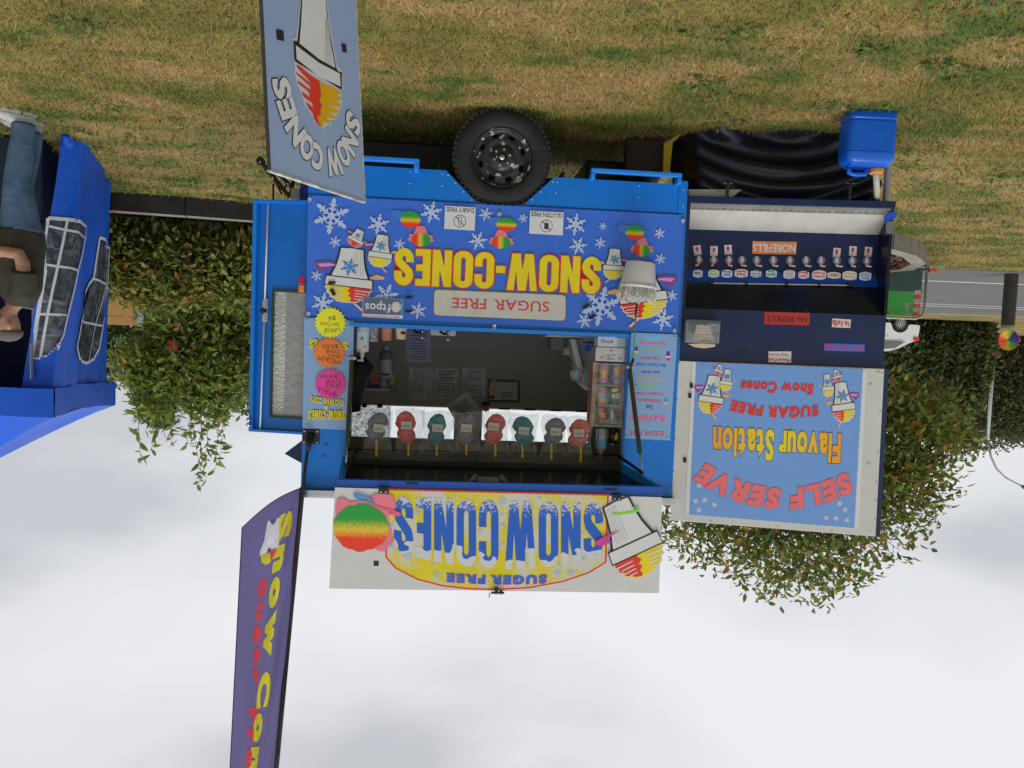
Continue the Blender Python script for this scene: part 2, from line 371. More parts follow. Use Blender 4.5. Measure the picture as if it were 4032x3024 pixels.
# ------------------------------------------------------------------ printed motifs
def xform(fr, B, T, o, wf):
    ub, vb = fr.at(B, o); ut, vt = fr.at(T, o); ey = (ut-ub, vt-vb); ex = (ey[1]*wf, -ey[0]*wf)
    return lambda x, y: (ub+ex[0]*x+ey[0]*y, vb+ex[1]*x+ey[1]*y)
FLK_A = [(.17, .05), (.30, .055), (.36, .19), (.44, .21), (.42, .07), (.50, .07), (.58, .2), (.66, .2), (.62, .08), (.70, .11), (.86, .11), (1, 0)]
FLK_B = [(.27, .10), (.42, .11), (.55, .23), (.64, .20), (.60, .09), (.90, .09), (1, 0)]
def flake_poly(c, r, rot, A=True):
    P = []
    for k in range(6):
        th = rot+k*math.pi/3
        arm = FLK_A if A else FLK_B
        seq = [(a, -b) for a, b in arm] + [(a, b) for a, b in arm[-2::-1]]
        for a, b in seq: P.append((c[0]+r*(a*math.cos(th)-b*math.sin(th)), c[1]+r*(a*math.sin(th)+b*math.cos(th))))
        va = th+math.pi/6; q = .19 if A else .30; P.append((c[0]+r*q*math.cos(va), c[1]+r*q*math.sin(va)))
    return P
def flakes(th, z, lst, o, m=None, name='snowflake_print', parent=None):
    for x, y, r, A in lst:
        c = th.fr.at(z(x, y), o); e = th.fr.at(z(x+r, y), o); rr = abs(c[0]-e[0])
        th.part(name, MB().sheet(flake_poly(c, rr, 0.18+0.3*(x % 7)/7, A), o), m or FLAKE, parent)
CUPM = None
def cup_print(th, z, B, T, o, wf=0.8, flip=False, ball='both', swoosh=True, parent=None, name='snow_cone_print', emblem=True, straw=True):
    X = xform(th.fr, z(*B), z(*T), o, wf); mb = MB()
    mats = [INK, WPRINT, YEL, RED, SKYB, PURP, LILAC, TAN, mat('grey_print', (0.45, 0.46, 0.48), 0.4)]
    def sh(P, m, l): mb.sheet([X(*p) for p in P], o-l*PR*0.6, m)
    f = -1 if flip else 1
    if swoosh:
        S = [(-f*x, y) for x, y in [(-.85, .32), (-.55, .27), (-.2, .30), (.1, .36), (-.3, .36), (-.52, .40), (-.62, .50), (-.78, .42)]]; sh(S, 5, 0)
        S = [(-f*x, y) for x, y in [(-.78, .345), (-.5, .31), (-.15, .335), (-.45, .355), (-.68, .40)]]; sh(S, 6, 1)
        sh([(-f*x, y) for x, y in [(.40, .52), (.62, .42), (.82, .45), (.80, .50), (.6, .52)]], 7, 0)
    body = [(-.26, 0), (0, -.015), (.26, 0), (.28, .15), (.33, .34), (.44, .56), (-.44, .56), (-.33, .34), (-.28, .15)]
    sh([(x*1.10+(0.012 if x > 0 else -.012), y*1.0-(0.015 if y < .1 else 0)) for x, y in body], 0, 1); sh(body, 1, 2)
    for i in range(5):
        x = .05+.045*i; sh([(f*-x, .02), (f*-x-.012, .02), (f*-(x*1.35)-.012, .48), (f*-(x*1.35), .48)], 8, 3)
    dome = [(-.50, .70), (.50, .70), (.53, .76), (.47, .80), (.49, .84), (.40, .88), (.40, .92), (.29, .95), (.24, .985), (.08, 1.0), (-.1, .99), (-.22, .97), (-.30, .93), (-.40, .91), (-.40, .86), (-.49, .83), (-.47, .78), (-.53, .75)]
    sh([(x*1.05, .70+(y-.70)*1.06) for x, y in dome], 1, 1)
    if ball == 'yellow': sh(dome, 2, 2)
    elif ball == 'red': sh(dome, 3, 2)
    else:
        sh(dome, 2, 2)
        half = [(-.50, .70), (-.53, .75), (-.47, .78), (-.49, .83), (-.40, .86), (-.40, .91), (-.30, .93), (-.22, .97), (-.1, .99), (-.06, .965), (-.09, .92), (-.01, .87), (-.06, .83), (.03, .79), (-.03, .75), (.0, .70)]
        sh([(f*x, y) for x, y in half], 3, 3)
    for k, (y, w0) in enumerate([(.765, .50), (.82, .44), (.87, .40), (.92, .32)]):
        for s in (-1, 1): sh([(s*w0, y), (s*.16, y-.006), (s*.14, y+.006), (s*w0, y+.016)], 1, 4)
    rim = [(-.53, .55), (.53, .55), (.55, .70), (-.55, .70)]
    sh([(x*1.04, .625+(y-.625)*1.24) for x, y in rim], 0, 4); sh(rim, 1, 5)
    if straw: sh([(f*x, y) for x, y in [(-.18, .99), (-.10, .99), (-.34, 1.16), (-.44, 1.13)]], 3, 0); sh([(f*x, y) for x, y in [(-.20, 1.01), (-.14, 1.01), (-.36, 1.14), (-.41, 1.12)]], 1, 1)
    if emblem:
        a = X(0.02*f, .34); b = X(.02*f, .34+.15); r = math.hypot(b[0]-a[0], b[1]-a[1])
        mb.sheet(flake_poly(a, r*1.12, .3, False), o-4*PR*.6, 0); mb.sheet(flake_poly(a, r, .3, False), o-5*PR*.6, 4)
    return th.part(name, mb, mats, parent)
def wob(c, rx, ry, n=22, j=0.05, seed=0):
    r_ = random.Random(seed); return [(c[0]+rx*math.cos(2*math.pi*i/n)*(1+r_.uniform(-j, j)), c[1]+ry*math.sin(2*math.pi*i/n)*(1+r_.uniform(-j, j))) for i in range(n)]
def ball_print(th, z, c, rx, ry, o, cup='teal', parent=None, side=1):
    cu = th.fr.at(z(*c), o); e = th.fr.at(z(c[0]+rx, c[1]+ry), o); RX, RY = abs(e[0]-cu[0]), abs(e[1]-cu[1]); mb = MB()
    if cup == 'teal':
        mb.sheet([(cu[0]+side*RX*x, cu[1]+RY*y) for x, y in [(.2, -.9), (1.9, -1.0), (1.95, -.3), (.9, .5), (.1, .7)]], o, 0)
        p = th.part('ice_cup_print', mb, [TEAL], parent)
    else:
        P = [(cu[0]+RX*x, cu[1]+RY*y) for x, y in [(-.35, -2.0), (.45, -2.0), (.75, -.8), (1.25, -.7), (1.15, -.35), (1.35, 0), (1.1, .3), (-1.1, .3), (-1.35, 0), (-1.15, -.4), (-1.25, -.7), (-.7, -.8)]]
        p = th.part('flower_cup_print', mb.sheet(P, o), [PINK], parent)
    th.part('ice_ball_print', MB().sheet(wob(cu, RX, RY, seed=int(c[0])), o-PR), [BALL if cup == 'teal' else BALL2], p if parent is None else parent)

# ------------------------------------------------------------------ the trailer
UR, UL = 1.285, -1.345
VB0, VB1, VT = 0.675, 1.525, 2.70
DEP = 1.75
zW = Zm(1650, 350, 2300, 2157); zC = Zm(1000, 550, 1700, 2212); zJ = Zm(2500, 380, 3600, 2212); z2 = Zm(1180, 1240, 2720, 2212); z1 = Zm(1180, 760, 2720, 2212)
tr = Th('snow_cone_trailer', 'bright blue snow cone trailer with open serving hatch and one black wheel', 'trailer', TF, (0, 0, 0))
OPL, OPR, OPT = -0.965, 0.985, 2.47
tr.part('lower_wall', MB().box(UL, UR, 0.012, 0.05, VB0-0.01, VB1), BLUE)
tr.part('corner_pillar', MB().box(UL, OPL, 0.0, 0.05, VB1, VT), BLUE, bevel=0.006)
tr.part('corner_pillar', MB().box(OPR, UR, 0.0, 0.05, VB1, VT), BLUE, bevel=0.006)
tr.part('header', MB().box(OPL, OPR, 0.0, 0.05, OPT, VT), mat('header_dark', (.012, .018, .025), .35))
tr.part('side_wall', MB().box(UR-0.03, UR, 0.05, DEP, VB0, VT), BLUE)
tr.part('side_wall', MB().box(UL, UL+0.03, 0.05, DEP, VB0, VT), BLUE)
tr.part('floor', MB().box(UL+.03, UR-.03, 0.05, DEP, VB0-0.06, VB0), GREYW)
tr.part('ceiling', MB().box(UL+.03, UR-.03, 0.05, DEP, VT-0.05, VT-0.002), GREYW)
tr.part('inner_lining', MB().box(UL+.03, UL+.034, 0.05, DEP-.05, VB0, VT-.05).box(UR-.034, UR-.03, 0.05, DEP-.05, VB0, VT-.05).box(UL+.034, OPL, .05, .054, VB1, VT-.05).box(OPR, UR-.034, .05, .054, VB1, VT-.05).box(OPL, OPR, .05, .054, OPT, VT-.05), GREYW)
# back wall with the two long windows
bw = DEP-0.05
wa = [TF.at(D(758, 872), bw), TF.at(D(985, 878), bw), TF.at(D(1040, 878), bw), TF.at(D(1276, 886), bw)]
wt = TF.at(D(900, 950), bw)[1]; wb = TF.at(D(900, 876), bw)[1]
mbk = MB().box(UL+.034, UR-.034, bw, DEP, VB0, wb).box(UL+.034, UR-.034, bw, DEP, wt, VT-.05)
mbk.box(wa[0][0], UR-.034, bw, DEP, wb, wt).box(wa[2][0], wa[1][0], bw, DEP, wb, wt).box(UL+.034, wa[3][0], bw, DEP, wb, wt)
tr.part('back_wall', mbk, GREYW)
for a, b in ((wa[1][0], wa[0][0]), (wa[3][0], wa[2][0])):
    wn = tr.part('window', MB().box(a, b, bw+.012, bw+.03, wb, wb+.012).box(a, b, bw+.012, bw+.03, wt-.012, wt).box(a, a+.012, bw+.012, bw+.03, wb+.012, wt-.012).box(b-.012, b, bw+.012, bw+.03, wb+.012, wt-.012), ALU)
    tr.part('pane', MB().box(a+.012, b-.012, bw+.018, bw+.022, wb+.012, wt-.012), film('window_glass', a=0.012, bump=0.02, rough=0.05), wn)
frost = film('frosted_film', (0.75, 0.8, 0.78), a=0.34, rough=0.5, bump=1.0, bs=30)
tr.part('frosted_sheet', MB().box(wa[0][0]-.36, wa[0][0]-.014, bw+.006, bw+.010, wb+.013, wt-.013), frost)
for x in (0.10, 0.24):
    tr.part('window_latch', MB().box(wa[0][0]-x-.045, wa[0][0]-x, bw-.03, bw+.004, wb-.005, wb+.03), BLACK, bevel=.005)
for i in range(4):
    u = 0.5*(wa[2][0]+wa[3][0])+(-.42+.24*i)
    tr.part('window_stay', MB().box(u-.05, u+.05, bw-.012, bw-.003, wb-.006, wb+.012), BLACK)
# wheel skirts
vsr = TF.at(zW(355, 1065))[1]
skr = [(UR, vsr), (TF.at(zW(355, 1065))[0], vsr), (TF.at(zW(745, 1490))[0], VB0-.012), (UR, VB0-.012)]
vsk = (TF.at(zW(1770, 1160))[1]+TF.at(zJ(345, 690))[1])/2
skl = [(TF.at(zW(1365, 1530))[0], VB0-.012), (TF.at(zJ(345, 690))[0], VB0-.012), (TF.at(zJ(345, 690))[0], vsk), (TF.at(zW(1770, 1160))[0], vsk)]
s1 = tr.part('wheel_skirt', MB().prism(skr, 0.0, 0.012), BLUE)
s2 = tr.part('wheel_skirt', MB().prism(skl, 0.0, 0.012), BLUE)
a = TF.at(zJ(347, 690)); b = TF.at(zJ(424, 940))
tr.part('corner_post', MB().box(UL+.004, a[0], -.004, .05, TF.at(zJ(390, 668))[1], VB0-.012), BLUE, bevel=.004)
riv = [(305, 1105), (380, 1125), (303, 1265), (475, 1228), (575, 1340), (680, 1450), (1750, 1210), (1808, 1216), (1792, 1358), (1596, 1342), (1480, 1443)]
for x, y in riv:
    u, v = TF.at(zW(x, y))
    tr.part('rivet', MB().lathe([(0.0, -.004), (.005, -.003), (.007, 0)], (u, 0, v), 'y', 8), STEEL, s1 if x < 900 else s2, smooth=True)
for x, y in [(33, 705), (25, 797), (380, 735), (378, 868)]:
    u, v = TF.at(zJ(x, y))
    tr.part('rivet', MB().lathe([(0.0, -.008), (.005, -.007), (.007, -.004)], (u, 0, v), 'y', 8), STEEL, s2, smooth=True)
for x, y in [(1945, 390), (1938, 542)]:
    u, v = TF.at(zC(x, y))
    tr.part('rivet', MB().lathe([(0.0, -.004), (.005, -.003), (.007, 0)], (u, 0, v), 'y', 8), STEEL, s1, smooth=True)
# side steps
a = TF.at(zC(2060, 282), -.05); c = TF.at(zC(2045, 345), -.05)
tr.part('side_step', MB().box(a[0], 1.22, -.09, -.05, a[1]-.016, a[1]+.016).box(a[0], a[0]+.035, -.09, .0, a[1]+.016, c[1]+.03).box(1.185, 1.22, -.09, 0.0, a[1]+.016, c[1]+.03), BLUE2, bevel=.006)
a = TF.at(zJ(362, 632), -.05); c = TF.at(D(1275, 378), -.05)
tr.part('side_step', MB().box(a[0], c[0], -.09, -.05, a[1]-.015, a[1]+.015).box(a[0], a[0]+.03, -.09, 0.0, a[1]+.015, a[1]+.06).box(c[0]-.03, c[0], -.09, 0.0, a[1]+.015, a[1]+.06), BLUE2, bevel=.006)
# chassis, axle and wheel well
tr.part('chassis', MB().box(UL+.1, UR-.1, .25, .33, .50, .61).box(UL+.1, UR-.1, DEP-.33, DEP-.25, .50, .61).box(-.06, .06, .2, DEP-.2, .31, .39).box(UL+.15, UL+.2, .33, DEP-.33, .5, .6).box(.9, .95, .33, DEP-.33, .5, .6), BLACK)
cu_, cv_ = TF.at(zW(1085, 800)); cu_ -= 0.003; RT = 0.343; cv_ = RT
tr.part('wheel_well', MB().box(cu_-.42, cu_+.42, .24, .26, .42, .66).box(cu_-.44, cu_-.42, .013, .24, .42, .66).box(cu_+.42, cu_+.44, .013, .24, .42, .66), mat('well_black', (.006, .006, .007), .8))
tr.part('underfloor_shade_box', MB().box(.28, UR-.06, .75, DEP-.02, .10, .60), BLACK, bevel=.02); tr.part('underfloor_shade_box', MB().box(UL+.06, -.75, .8, DEP-.02, .14, .60), BLACK, bevel=.02)  # black boxes added under the floor to darken the ground beneath
def make_wheel(th, uc, y0, vc, flip=1):
    Y = lambda d: y0+flip*d
    whl = th.part('wheel', MB().lathe([(.055, Y(.09)), (.105, Y(.09)), (.118, Y(.075)), (.12, Y(.20))], (uc, 0, vc), 'y', 32), mat('brake_drum', (.02, .018, .016), .8), smooth=True)
    prof = [(.205, Y(.035)), (.215, Y(.012)), (.235, Y(.002)), (.27, Y(0)), (.30, Y(.008)), (.326, Y(.022)), (.3375, Y(.04)), (.3395, Y(.11)), (.3375, Y(.18)), (.30, Y(.205)), (.215, Y(.21)), (.205, Y(.18))]
    ty = th.part('tyre', MB().lathe(prof, (uc, 0, vc), 'y', 56), RUBBER, whl, smooth=True)
    th.part('dust_plate', MB().lathe([(.0, Y(.13)), (.2, Y(.13))], (uc, 0, vc), 'y', 32), mat('brake_drum', (.02, .018, .016), .8), whl)
    lug = MB()
    for i in range(52):
        t = 2*math.pi*i/52; ct, st = math.cos(t), math.sin(t)
        for (ya, yb, ra, rb) in ((.016, .06, .322, RT), (.075, .13, .330, RT+.001), (.145, .195, .324, RT)):
            tt = t+(.03 if ya > .07 else 0); ct, st = math.cos(tt), math.sin(tt); rm = (ra+rb)/2
            lug.obox((uc+rm*ct, Y((ya+yb)/2), vc+rm*st), (ct*(rb-ra)/2, 0, st*(rb-ra)/2), (0, (yb-ya)/2, 0), (-st*.0135, 0, ct*.0135))
    th.part('tread', lug, RUBBER, whl)
    RIM = MATS.get('chipped_black_rim')
    if not RIM:
        RIM = mat('chipped_black_rim', (.03, .03, .032), .38, var=.4, vs_=20); n = RIM.node_tree; b = n.nodes['Principled BSDF']; l = n.links.new
        src = b.inputs['Base Color'].links[0].from_socket
        tcx = n.nodes.new('ShaderNodeTexCoord'); nz = n.nodes.new('ShaderNodeTexNoise'); nz.inputs['Scale'].default_value = 17; nz.inputs['Detail'].default_value = 3
        l(tcx.outputs['Object'], nz.inputs['Vector']); cr = n.nodes.new('ShaderNodeValToRGB'); cr.color_ramp.elements[0].position = .60; cr.color_ramp.elements[1].position = .615
        cr.color_ramp.elements[0].color = (0, 0, 0, 1); l(nz.outputs['Fac'], cr.inputs['Fac'])
        mxx = n.nodes.new('ShaderNodeMix'); mxx.data_type = 'RGBA'; l(cr.outputs['Color'], mxx.inputs[0]); l(src, mxx.inputs[6]); mxx.inputs[7].default_value = (.45, .44, .42, 1); l(mxx.outputs[2], b.inputs['Base Color'])
    rings = [(.206, .03), (.200, .022), (.192, .034), (.186, .058), (.168, .062), (.138, .045), (.118, .042), (.098, .052), (.082, .048), (.078, .036), (.03, .034)]
    n = 64; mb = MB(); k = 0
    for r, d in rings:
        for j in range(n):
            t = 2*math.pi*j/n; mb.v.append((uc+r*math.cos(t), Y(d), vc+r*math.sin(t)))
    for i in range(len(rings)-1):
        for j in range(n):
            if i == 4 and (j % 8) in (2, 3, 4): continue
            q = (i*n+j, (i+1)*n+j, (i+1)*n+(j+1) % n, i*n+(j+1) % n); mb.f.append(q); mb.m.append(0)
    rm = th.part('rim', mb, RIM, whl, smooth=True)
    th.part('hub_cap', MB().lathe([(.0, Y(.018)), (.018, Y(.02)), (.022, Y(.028)), (.024, Y(.036))], (uc, 0, vc), 'y', 20), CHROME, whl, smooth=True)
    for i in range(6):
        t = 2*math.pi*i/6+.3
        th.part('wheel_nut', MB().lathe([(0, Y(.018)), (.008, Y(.02)), (.010, Y(.034))], (uc+.056*math.cos(t), 0, vc+.056*math.sin(t)), 'y', 6), STEEL, whl)
make_wheel(tr, cu_, -.005, cv_)
make_wheel(tr, cu_, DEP+.005, cv_, -1)
# counter sill, roof and gutter
tr.part('counter', MB().box(OPL-.0, OPR, -.02, .32, VB1, VB1+.028), BLUE2, bevel=.004)
tr.part('far_skirt', MB().box(UL, UR, DEP, DEP+.012, .40, VB0), BLUE); tr.part('end_skirt', MB().box(UL, UL+.012, .06, DEP, .42, VB0-.06).box(UR-.012, UR, .06, DEP, .42, VB0-.06), BLUE)
tr.part('roof', MB().box(UL-.01, UR+.02, -.03, DEP+.02, VT, VT+.03), WHITE)
gm = MB()
for i in range(5): gm.box(UL-.012, UR+.022, -.05+.004*i, -.031, VT-.012+.011*i, VT-.003+.011*i)
tr.part('roof_gutter', gm, ALU)
# the serving hatch, swung up
HF = -.5
hu0, hu1 = TF.at(D(1432, 1050), HF)[0], TF.at(D(729, 1036), HF)[0]
f0, f1 = TF.at(D(1080, 1043), HF)[1], TF.at(D(1080, 1063), HF)[1]
hatch = tr.part('hatch', MB().box(hu0, hu1, HF, HF+.03, f0, f1), mat('hatch_blue', ph(20, 80, 175), .3, var=.1), bevel=.004)
hh = f1-f0
uh = MB()
uh.add([(hu0+.03, HF+.03, f0+.045), (hu1-.03, HF+.03, f0+.045), (OPR-.02, -.01, 2.505), (OPL+.02, -.01, 2.505), (hu0+.03, HF+.03, f1), (hu1-.03, HF+.03, f1), (OPR-.02, -.01, 2.56), (OPL+.02, -.01, 2.56)],
       [(3, 2, 1, 0), (4, 5, 6, 7), (0, 1, 5, 4), (1, 2, 6, 5), (2, 3, 7, 6), (3, 0, 4, 7)])
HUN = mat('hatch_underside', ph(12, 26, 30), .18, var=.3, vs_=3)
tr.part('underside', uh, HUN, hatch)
tr.part('hatch_flange', MB().add([(hu0, HF+.031, f0), (hu0+.028, HF+.031, f0), (OPL, -.012, 2.46), (OPL-.02, -.012, 2.46), (hu0, HF+.031, f1), (hu0+.028, HF+.031, f1), (OPL, -.012, 2.53), (OPL-.02, -.012, 2.53)], [(0, 3, 2, 1), (4, 5, 6, 7), (0, 1, 5, 4), (1, 2, 6, 5), (2, 3, 7, 6), (3, 0, 4, 7)]), BLUE2, hatch)
tr.part('hatch_flange', MB().add([(hu1-.028, HF+.031, f0), (hu1, HF+.031, f0), (OPR+.02, -.012, 2.46), (OPR, -.012, 2.46), (hu1-.028, HF+.031, f1), (hu1, HF+.031, f1), (OPR+.02, -.012, 2.53), (OPR, -.012, 2.53)], [(0, 3, 2, 1), (4, 5, 6, 7), (0, 1, 5, 4), (1, 2, 6, 5), (2, 3, 7, 6), (3, 0, 4, 7)]), BLUE2, hatch)
def under(u, f): # point on the underside, f 0 = hinge, 1 = front
    y = -.01+(HF+.04)*f; z = 2.505+(f0+.045-2.505)*f; return (u, y, z)
pl = []
for u, f in ((-.14, .98), (.17, .98), (.10, .40), (-.10, .40)): p = under(u, f); pl.append((p[0], p[1], p[2]-.006))
tr.part('handle_plate', MB().add(pl+[(p[0], p[1], p[2]+.004) for p in pl], [(0, 1, 2, 3), (7, 6, 5, 4), (0, 4, 5, 1), (1, 5, 6, 2), (2, 6, 7, 3), (3, 7, 4, 0)]), ALU, hatch)
h0 = under(-.07, .75); h1 = under(.09, .75)
tr.part('handle', MB().tube([(h0[0]-.03, h0[1], h0[2]-.008), (h0[0], h0[1], h0[2]-.012), (h0[0]+.01, h0[1]+.02, h0[2]-.045), (h1[0]-.01, h1[1]+.02, h1[2]-.045), (h1[0], h1[1], h1[2]-.012), (h1[0]+.03, h1[1], h1[2]-.008)], .007, 8), BLACK, hatch, smooth=True)
for x, y in ((890, 1030), (1318, 1043)):
    u = TF.at(D(x, y), HF)[0]; p = under(u, .86)
    tr.part('latch', MB().lathe([(.0, -.03), (.018, -.028), (.018, 0), (.05, .0), (.05, .006)], (p[0], p[1], p[2]-.006), 'z', 12), BLACK, hatch, smooth='auto')
    p = TF.at(D(x, y+14), HF); tr.part('latch_slot', MB().box(p[0]-.04, p[0]+.04, HF-.004, HF, p[1]-.006, p[1]+.006), NAVYD, hatch)
# struts
def strut(a, b):
    A = TF.at(D(*a), -.03); Bp = TF.at(D(*b), HF+.14); A = Vector((A[0], -.03, A[1])); Bv = Vector((Bp[0], HF+.14, Bp[1])); m = A.lerp(Bv, .82)
    s_ = tr.part('gas_strut', MB().tube([A, m], .016, 10), mat('strut_tube', (.055, .06, .045), .4), smooth='auto')
    tr.part('strut_rod', MB().tube([m, Bv], .006, 8), STEEL, s_, smooth=True)
    tr.part('strut_clamp', MB().tube([m+(A-m)*.05, m+(A-m)*-.02], .018, 10), mat('strut_end', (.03, .12, .08), .4), s_, smooth='auto')
    tr.part('strut_bracket', MB().box(A[0]-.03, A[0]+.03, -.05, 0, A[2]-.022, A[2]-.006).lathe([(0, -.055), (.012, -.053), (.012, 0)], (A[0]-.018, 0, A[2]-.014), 'y', 8).lathe([(0, -.055), (.012, -.053), (.012, 0)], (A[0]+.018, 0, A[2]-.014), 'y', 8), STEEL, s_)
    return s_
strut((760, 778), (748, 1000)); strut((1360, 797), (1387, 1016))
tr.part('hinge_arm', MB().tube([TF.p3(D(775, 968), .03), TF.p3(D(765, 985), -.08), TF.p3(D(752, 1008), -.25)], .012, 8), BLACK, hatch, smooth=True)
tr.part('hinge_arm', MB().tube([TF.p3(D(1335, 985), .03), TF.p3(D(1362, 1003), -.08), TF.p3(D(1388, 1022), -.25)], .012, 8), BLACK, hatch, smooth=True)
# door, swung open behind the corner
DF = Fr(TF.O+TF.ex*UR+TF.ey*.04, R(9)); zL = Zm(380, 700, 1280, 1185)
dc = [DF.at(zL(822, 115)), DF.at(zL(1120, 121)), DF.at(zL(1075, 1338)), DF.at(zL(790, 1313))]
du1 = dc[0][0]*.5+dc[3][0]*.5; dv0, dv1 = dc[0][1], dc[3][1]
dm = DF.mat(); tm = tr.o.matrix_world.inverted()@dm
def dpart(name, mb, m, parent=None, **k):                  # the door leaf is built in its own plane
    mb.v = [tuple(tm@Vector(p)) for p in mb.v]; return tr.part(name, mb, m, parent, **k)
wu0, wv0 = DF.at(zL(912, 578)); wu1, wv1 = DF.at(zL(892, 1243)); wu0 = (wu0+wu1)/2
wuL = -.06
dmb = MB().box(wu0, du1-.03, .012, .03, dv0+.02, dv1-.02).box(wuL, wu0, .012, .03, dv0+.02, wv0).box(wuL, wu0, .012, .03, wv1, dv1-.02)
door = dpart('door', dmb, BLUE3)
dpart('door_frame', MB().box(du1-.03, du1, -.02, .045, dv0, dv1).box(wuL, du1-.03, -.02, .045, dv0, dv0+.02).box(wuL, du1-.03, -.02, .045, dv1-.02, dv1), BLUE, door, bevel=.003)
wfm = MB(); fw = .016
wfm.box(wuL, wu0+.0, .0, .034, wv0, wv0+fw).box(wuL, wu0, .0, .034, wv1-fw, wv1).box(wu0-fw, wu0, .0, .034, wv0+fw, wv1-fw)
wf_ = dpart('window_seal', wfm, mat('dark_green_seal', (.02, .05, .035), .5), door)
gl = mat('obscure_glass', (.50, .52, .49), .22, var=.25, vs_=3, bump=.9, bs=60, spec=.6)
dpart('pane', MB().box(wuL, wu0-fw, .014, .02, wv0+fw, wv1-fw), gl, door)
dpart('window_blind', MB().box(wuL, wu0-.105, .008, .0125, wv0+fw+.002, wv1-fw-.01), mat('grey_blind', (.30, .31, .31), .7, bump=.5, bs=22), door)
rx = DF.at(zL(886, 400))[0]; ry0 = DF.at(zL(886, 135))[1]; ry1 = DF.at(zL(850, 1300))[1]; rx1 = DF.at(zL(851, 1250))[0]; rm_ = DF.at(zL(873, 690))
dpart('locking_rod', MB().tube([(rx, -.005, ry0), (rm_[0], -.005, rm_[1]-.05)], .006, 8), WHITE, door, smooth=True)
dpart('locking_rod', MB().tube([(rm_[0], -.005, rm_[1]+.05), (rx1, -.005, ry1)], .006, 8), WHITE, door, smooth=True)
dpart('lock_plate', MB().box(rm_[0]-.022, rm_[0]+.012, -.006, .012, rm_[1]-.085, rm_[1]+.075).box(rm_[0]-.012, rm_[0]+.012, -.014, -.006, rm_[1]-.07, rm_[1]-.03).box(rm_[0]-.012, rm_[0]+.012, -.014, -.006, rm_[1]+.03, rm_[1]+.07), ALU, door, bevel=.003)
dpart('door_handle', MB().lathe([(0, -.05), (.018, -.046), (.02, -.03), (.012, -.02), (.012, 0)], (rm_[0]-.004, 0, rm_[1]), 'y', 7).box(rm_[0]-.03, rm_[0]+.02, -.042, -.03, rm_[1]-.008, rm_[1]+.008), BLACK, door)
p = DF.at(zL(795, 1262)); dpart('door_catch', MB().lathe([(0, -.03), (.014, -.028), (.014, 0)], (p[0]-.01, -.02, p[1]-.015), 'y', 10).lathe([(0, -.03), (.014, -.028), (.014, 0)], (p[0]-.01, -.02, p[1]+.02), 'y', 10), CHROME, door, smooth=True)
for x, y in ((862, 285), (856, 540), (846, 700), (835, 870), (830, 1110), (840, 985)):
    p = DF.at(zL(x, y)); dpart('door_bolt', MB().lathe([(0, -.006), (.004, -.005), (.006, 0)], (p[0], .012, p[1]), 'y', 6), BLUE, door)
# small fittings on the face
p = TF.at(D(655, 630)); tr.part('tail_light', MB().box(p[0]-.01, p[0]+.028, -.03, .0, p[1]-.045, p[1]+.005), mat('amber_lens', ph(240, 120, 30), .2), bevel=.006)
tr.part('tail_light', MB().box(p[0]-.01, p[0]+.028, -.03, .0, p[1]-.10, p[1]-.048), mat('red_lens', ph(190, 30, 35), .2), bevel=.006)
p = TF.at(D(672, 943)); fb = tr.part('flag_bracket', MB().box(p[0]-.058, p[0]+.058, -.012, 0, p[1]-.052, p[1]+.052), mat('bracket_black', (.02, .02, .024), .4), bevel=.003)
for sx in (-1, 1):
    for sz in (-1, 1): tr.part('bolt', MB().lathe([(0, -.018), (.007, -.017), (.009, -.012)], (p[0]+sx*.044, 0, p[1]+sz*.038), 'y', 8), STEEL, fb)
q = TF.p3(D(664, 975), -.08)
tr.part('socket', MB().tube([(p[0], -.012, p[1]-.01), (p[0]+.004, -.05, p[1]+.02), q], [.03, .022, .017], 12), BLACK, fb, smooth=True)
hd = [TF.at(D(650, 947), .1), TF.at(D(617, 978), .1), TF.at(D(650, 1000), .1)]
tr.part('rain_hood', MB().prism([(UR, hd[0][1]), hd[1], (UR, hd[2][1])], .06, .55), NAVY)
# rear folding step seen below the door
a = TF.at(zC(460, 600), .5); b_ = TF.at(zC(570, 750), .5); c_ = TF.at(zC(660, 530), .3)
tr.part('bumper_block', MB().box(b_[0], a[0], .5, .8, b_[1]-.0+(-.0), a[1]+.0) if b_[1] < a[1] else MB().box(b_[0], a[0], .5, .8, a[1], b_[1]), mat('grey_plastic', (.33, .32, .30), .6), bevel=.006)
tr.part('rear_beam', MB().box(c_[0], TF.at(zC(575, 530), .3)[0], .3, DEP-.3, TF.at(zC(600, 525), .3)[1], TF.at(zC(600, 750), .3)[1]), mat('deep_blue_beam', ph(24, 30, 130), .4))
# bare patches and lone screws on the blue
for x, y in ((705, 960), (698, 985)):
    p = TF.at(D(x, y)); tr.part('worn_patch', MB().sheet(wob(p, .016, .016, 8, .2, x), -.001), mat('worn_blue', ph(20, 90, 165), .6))

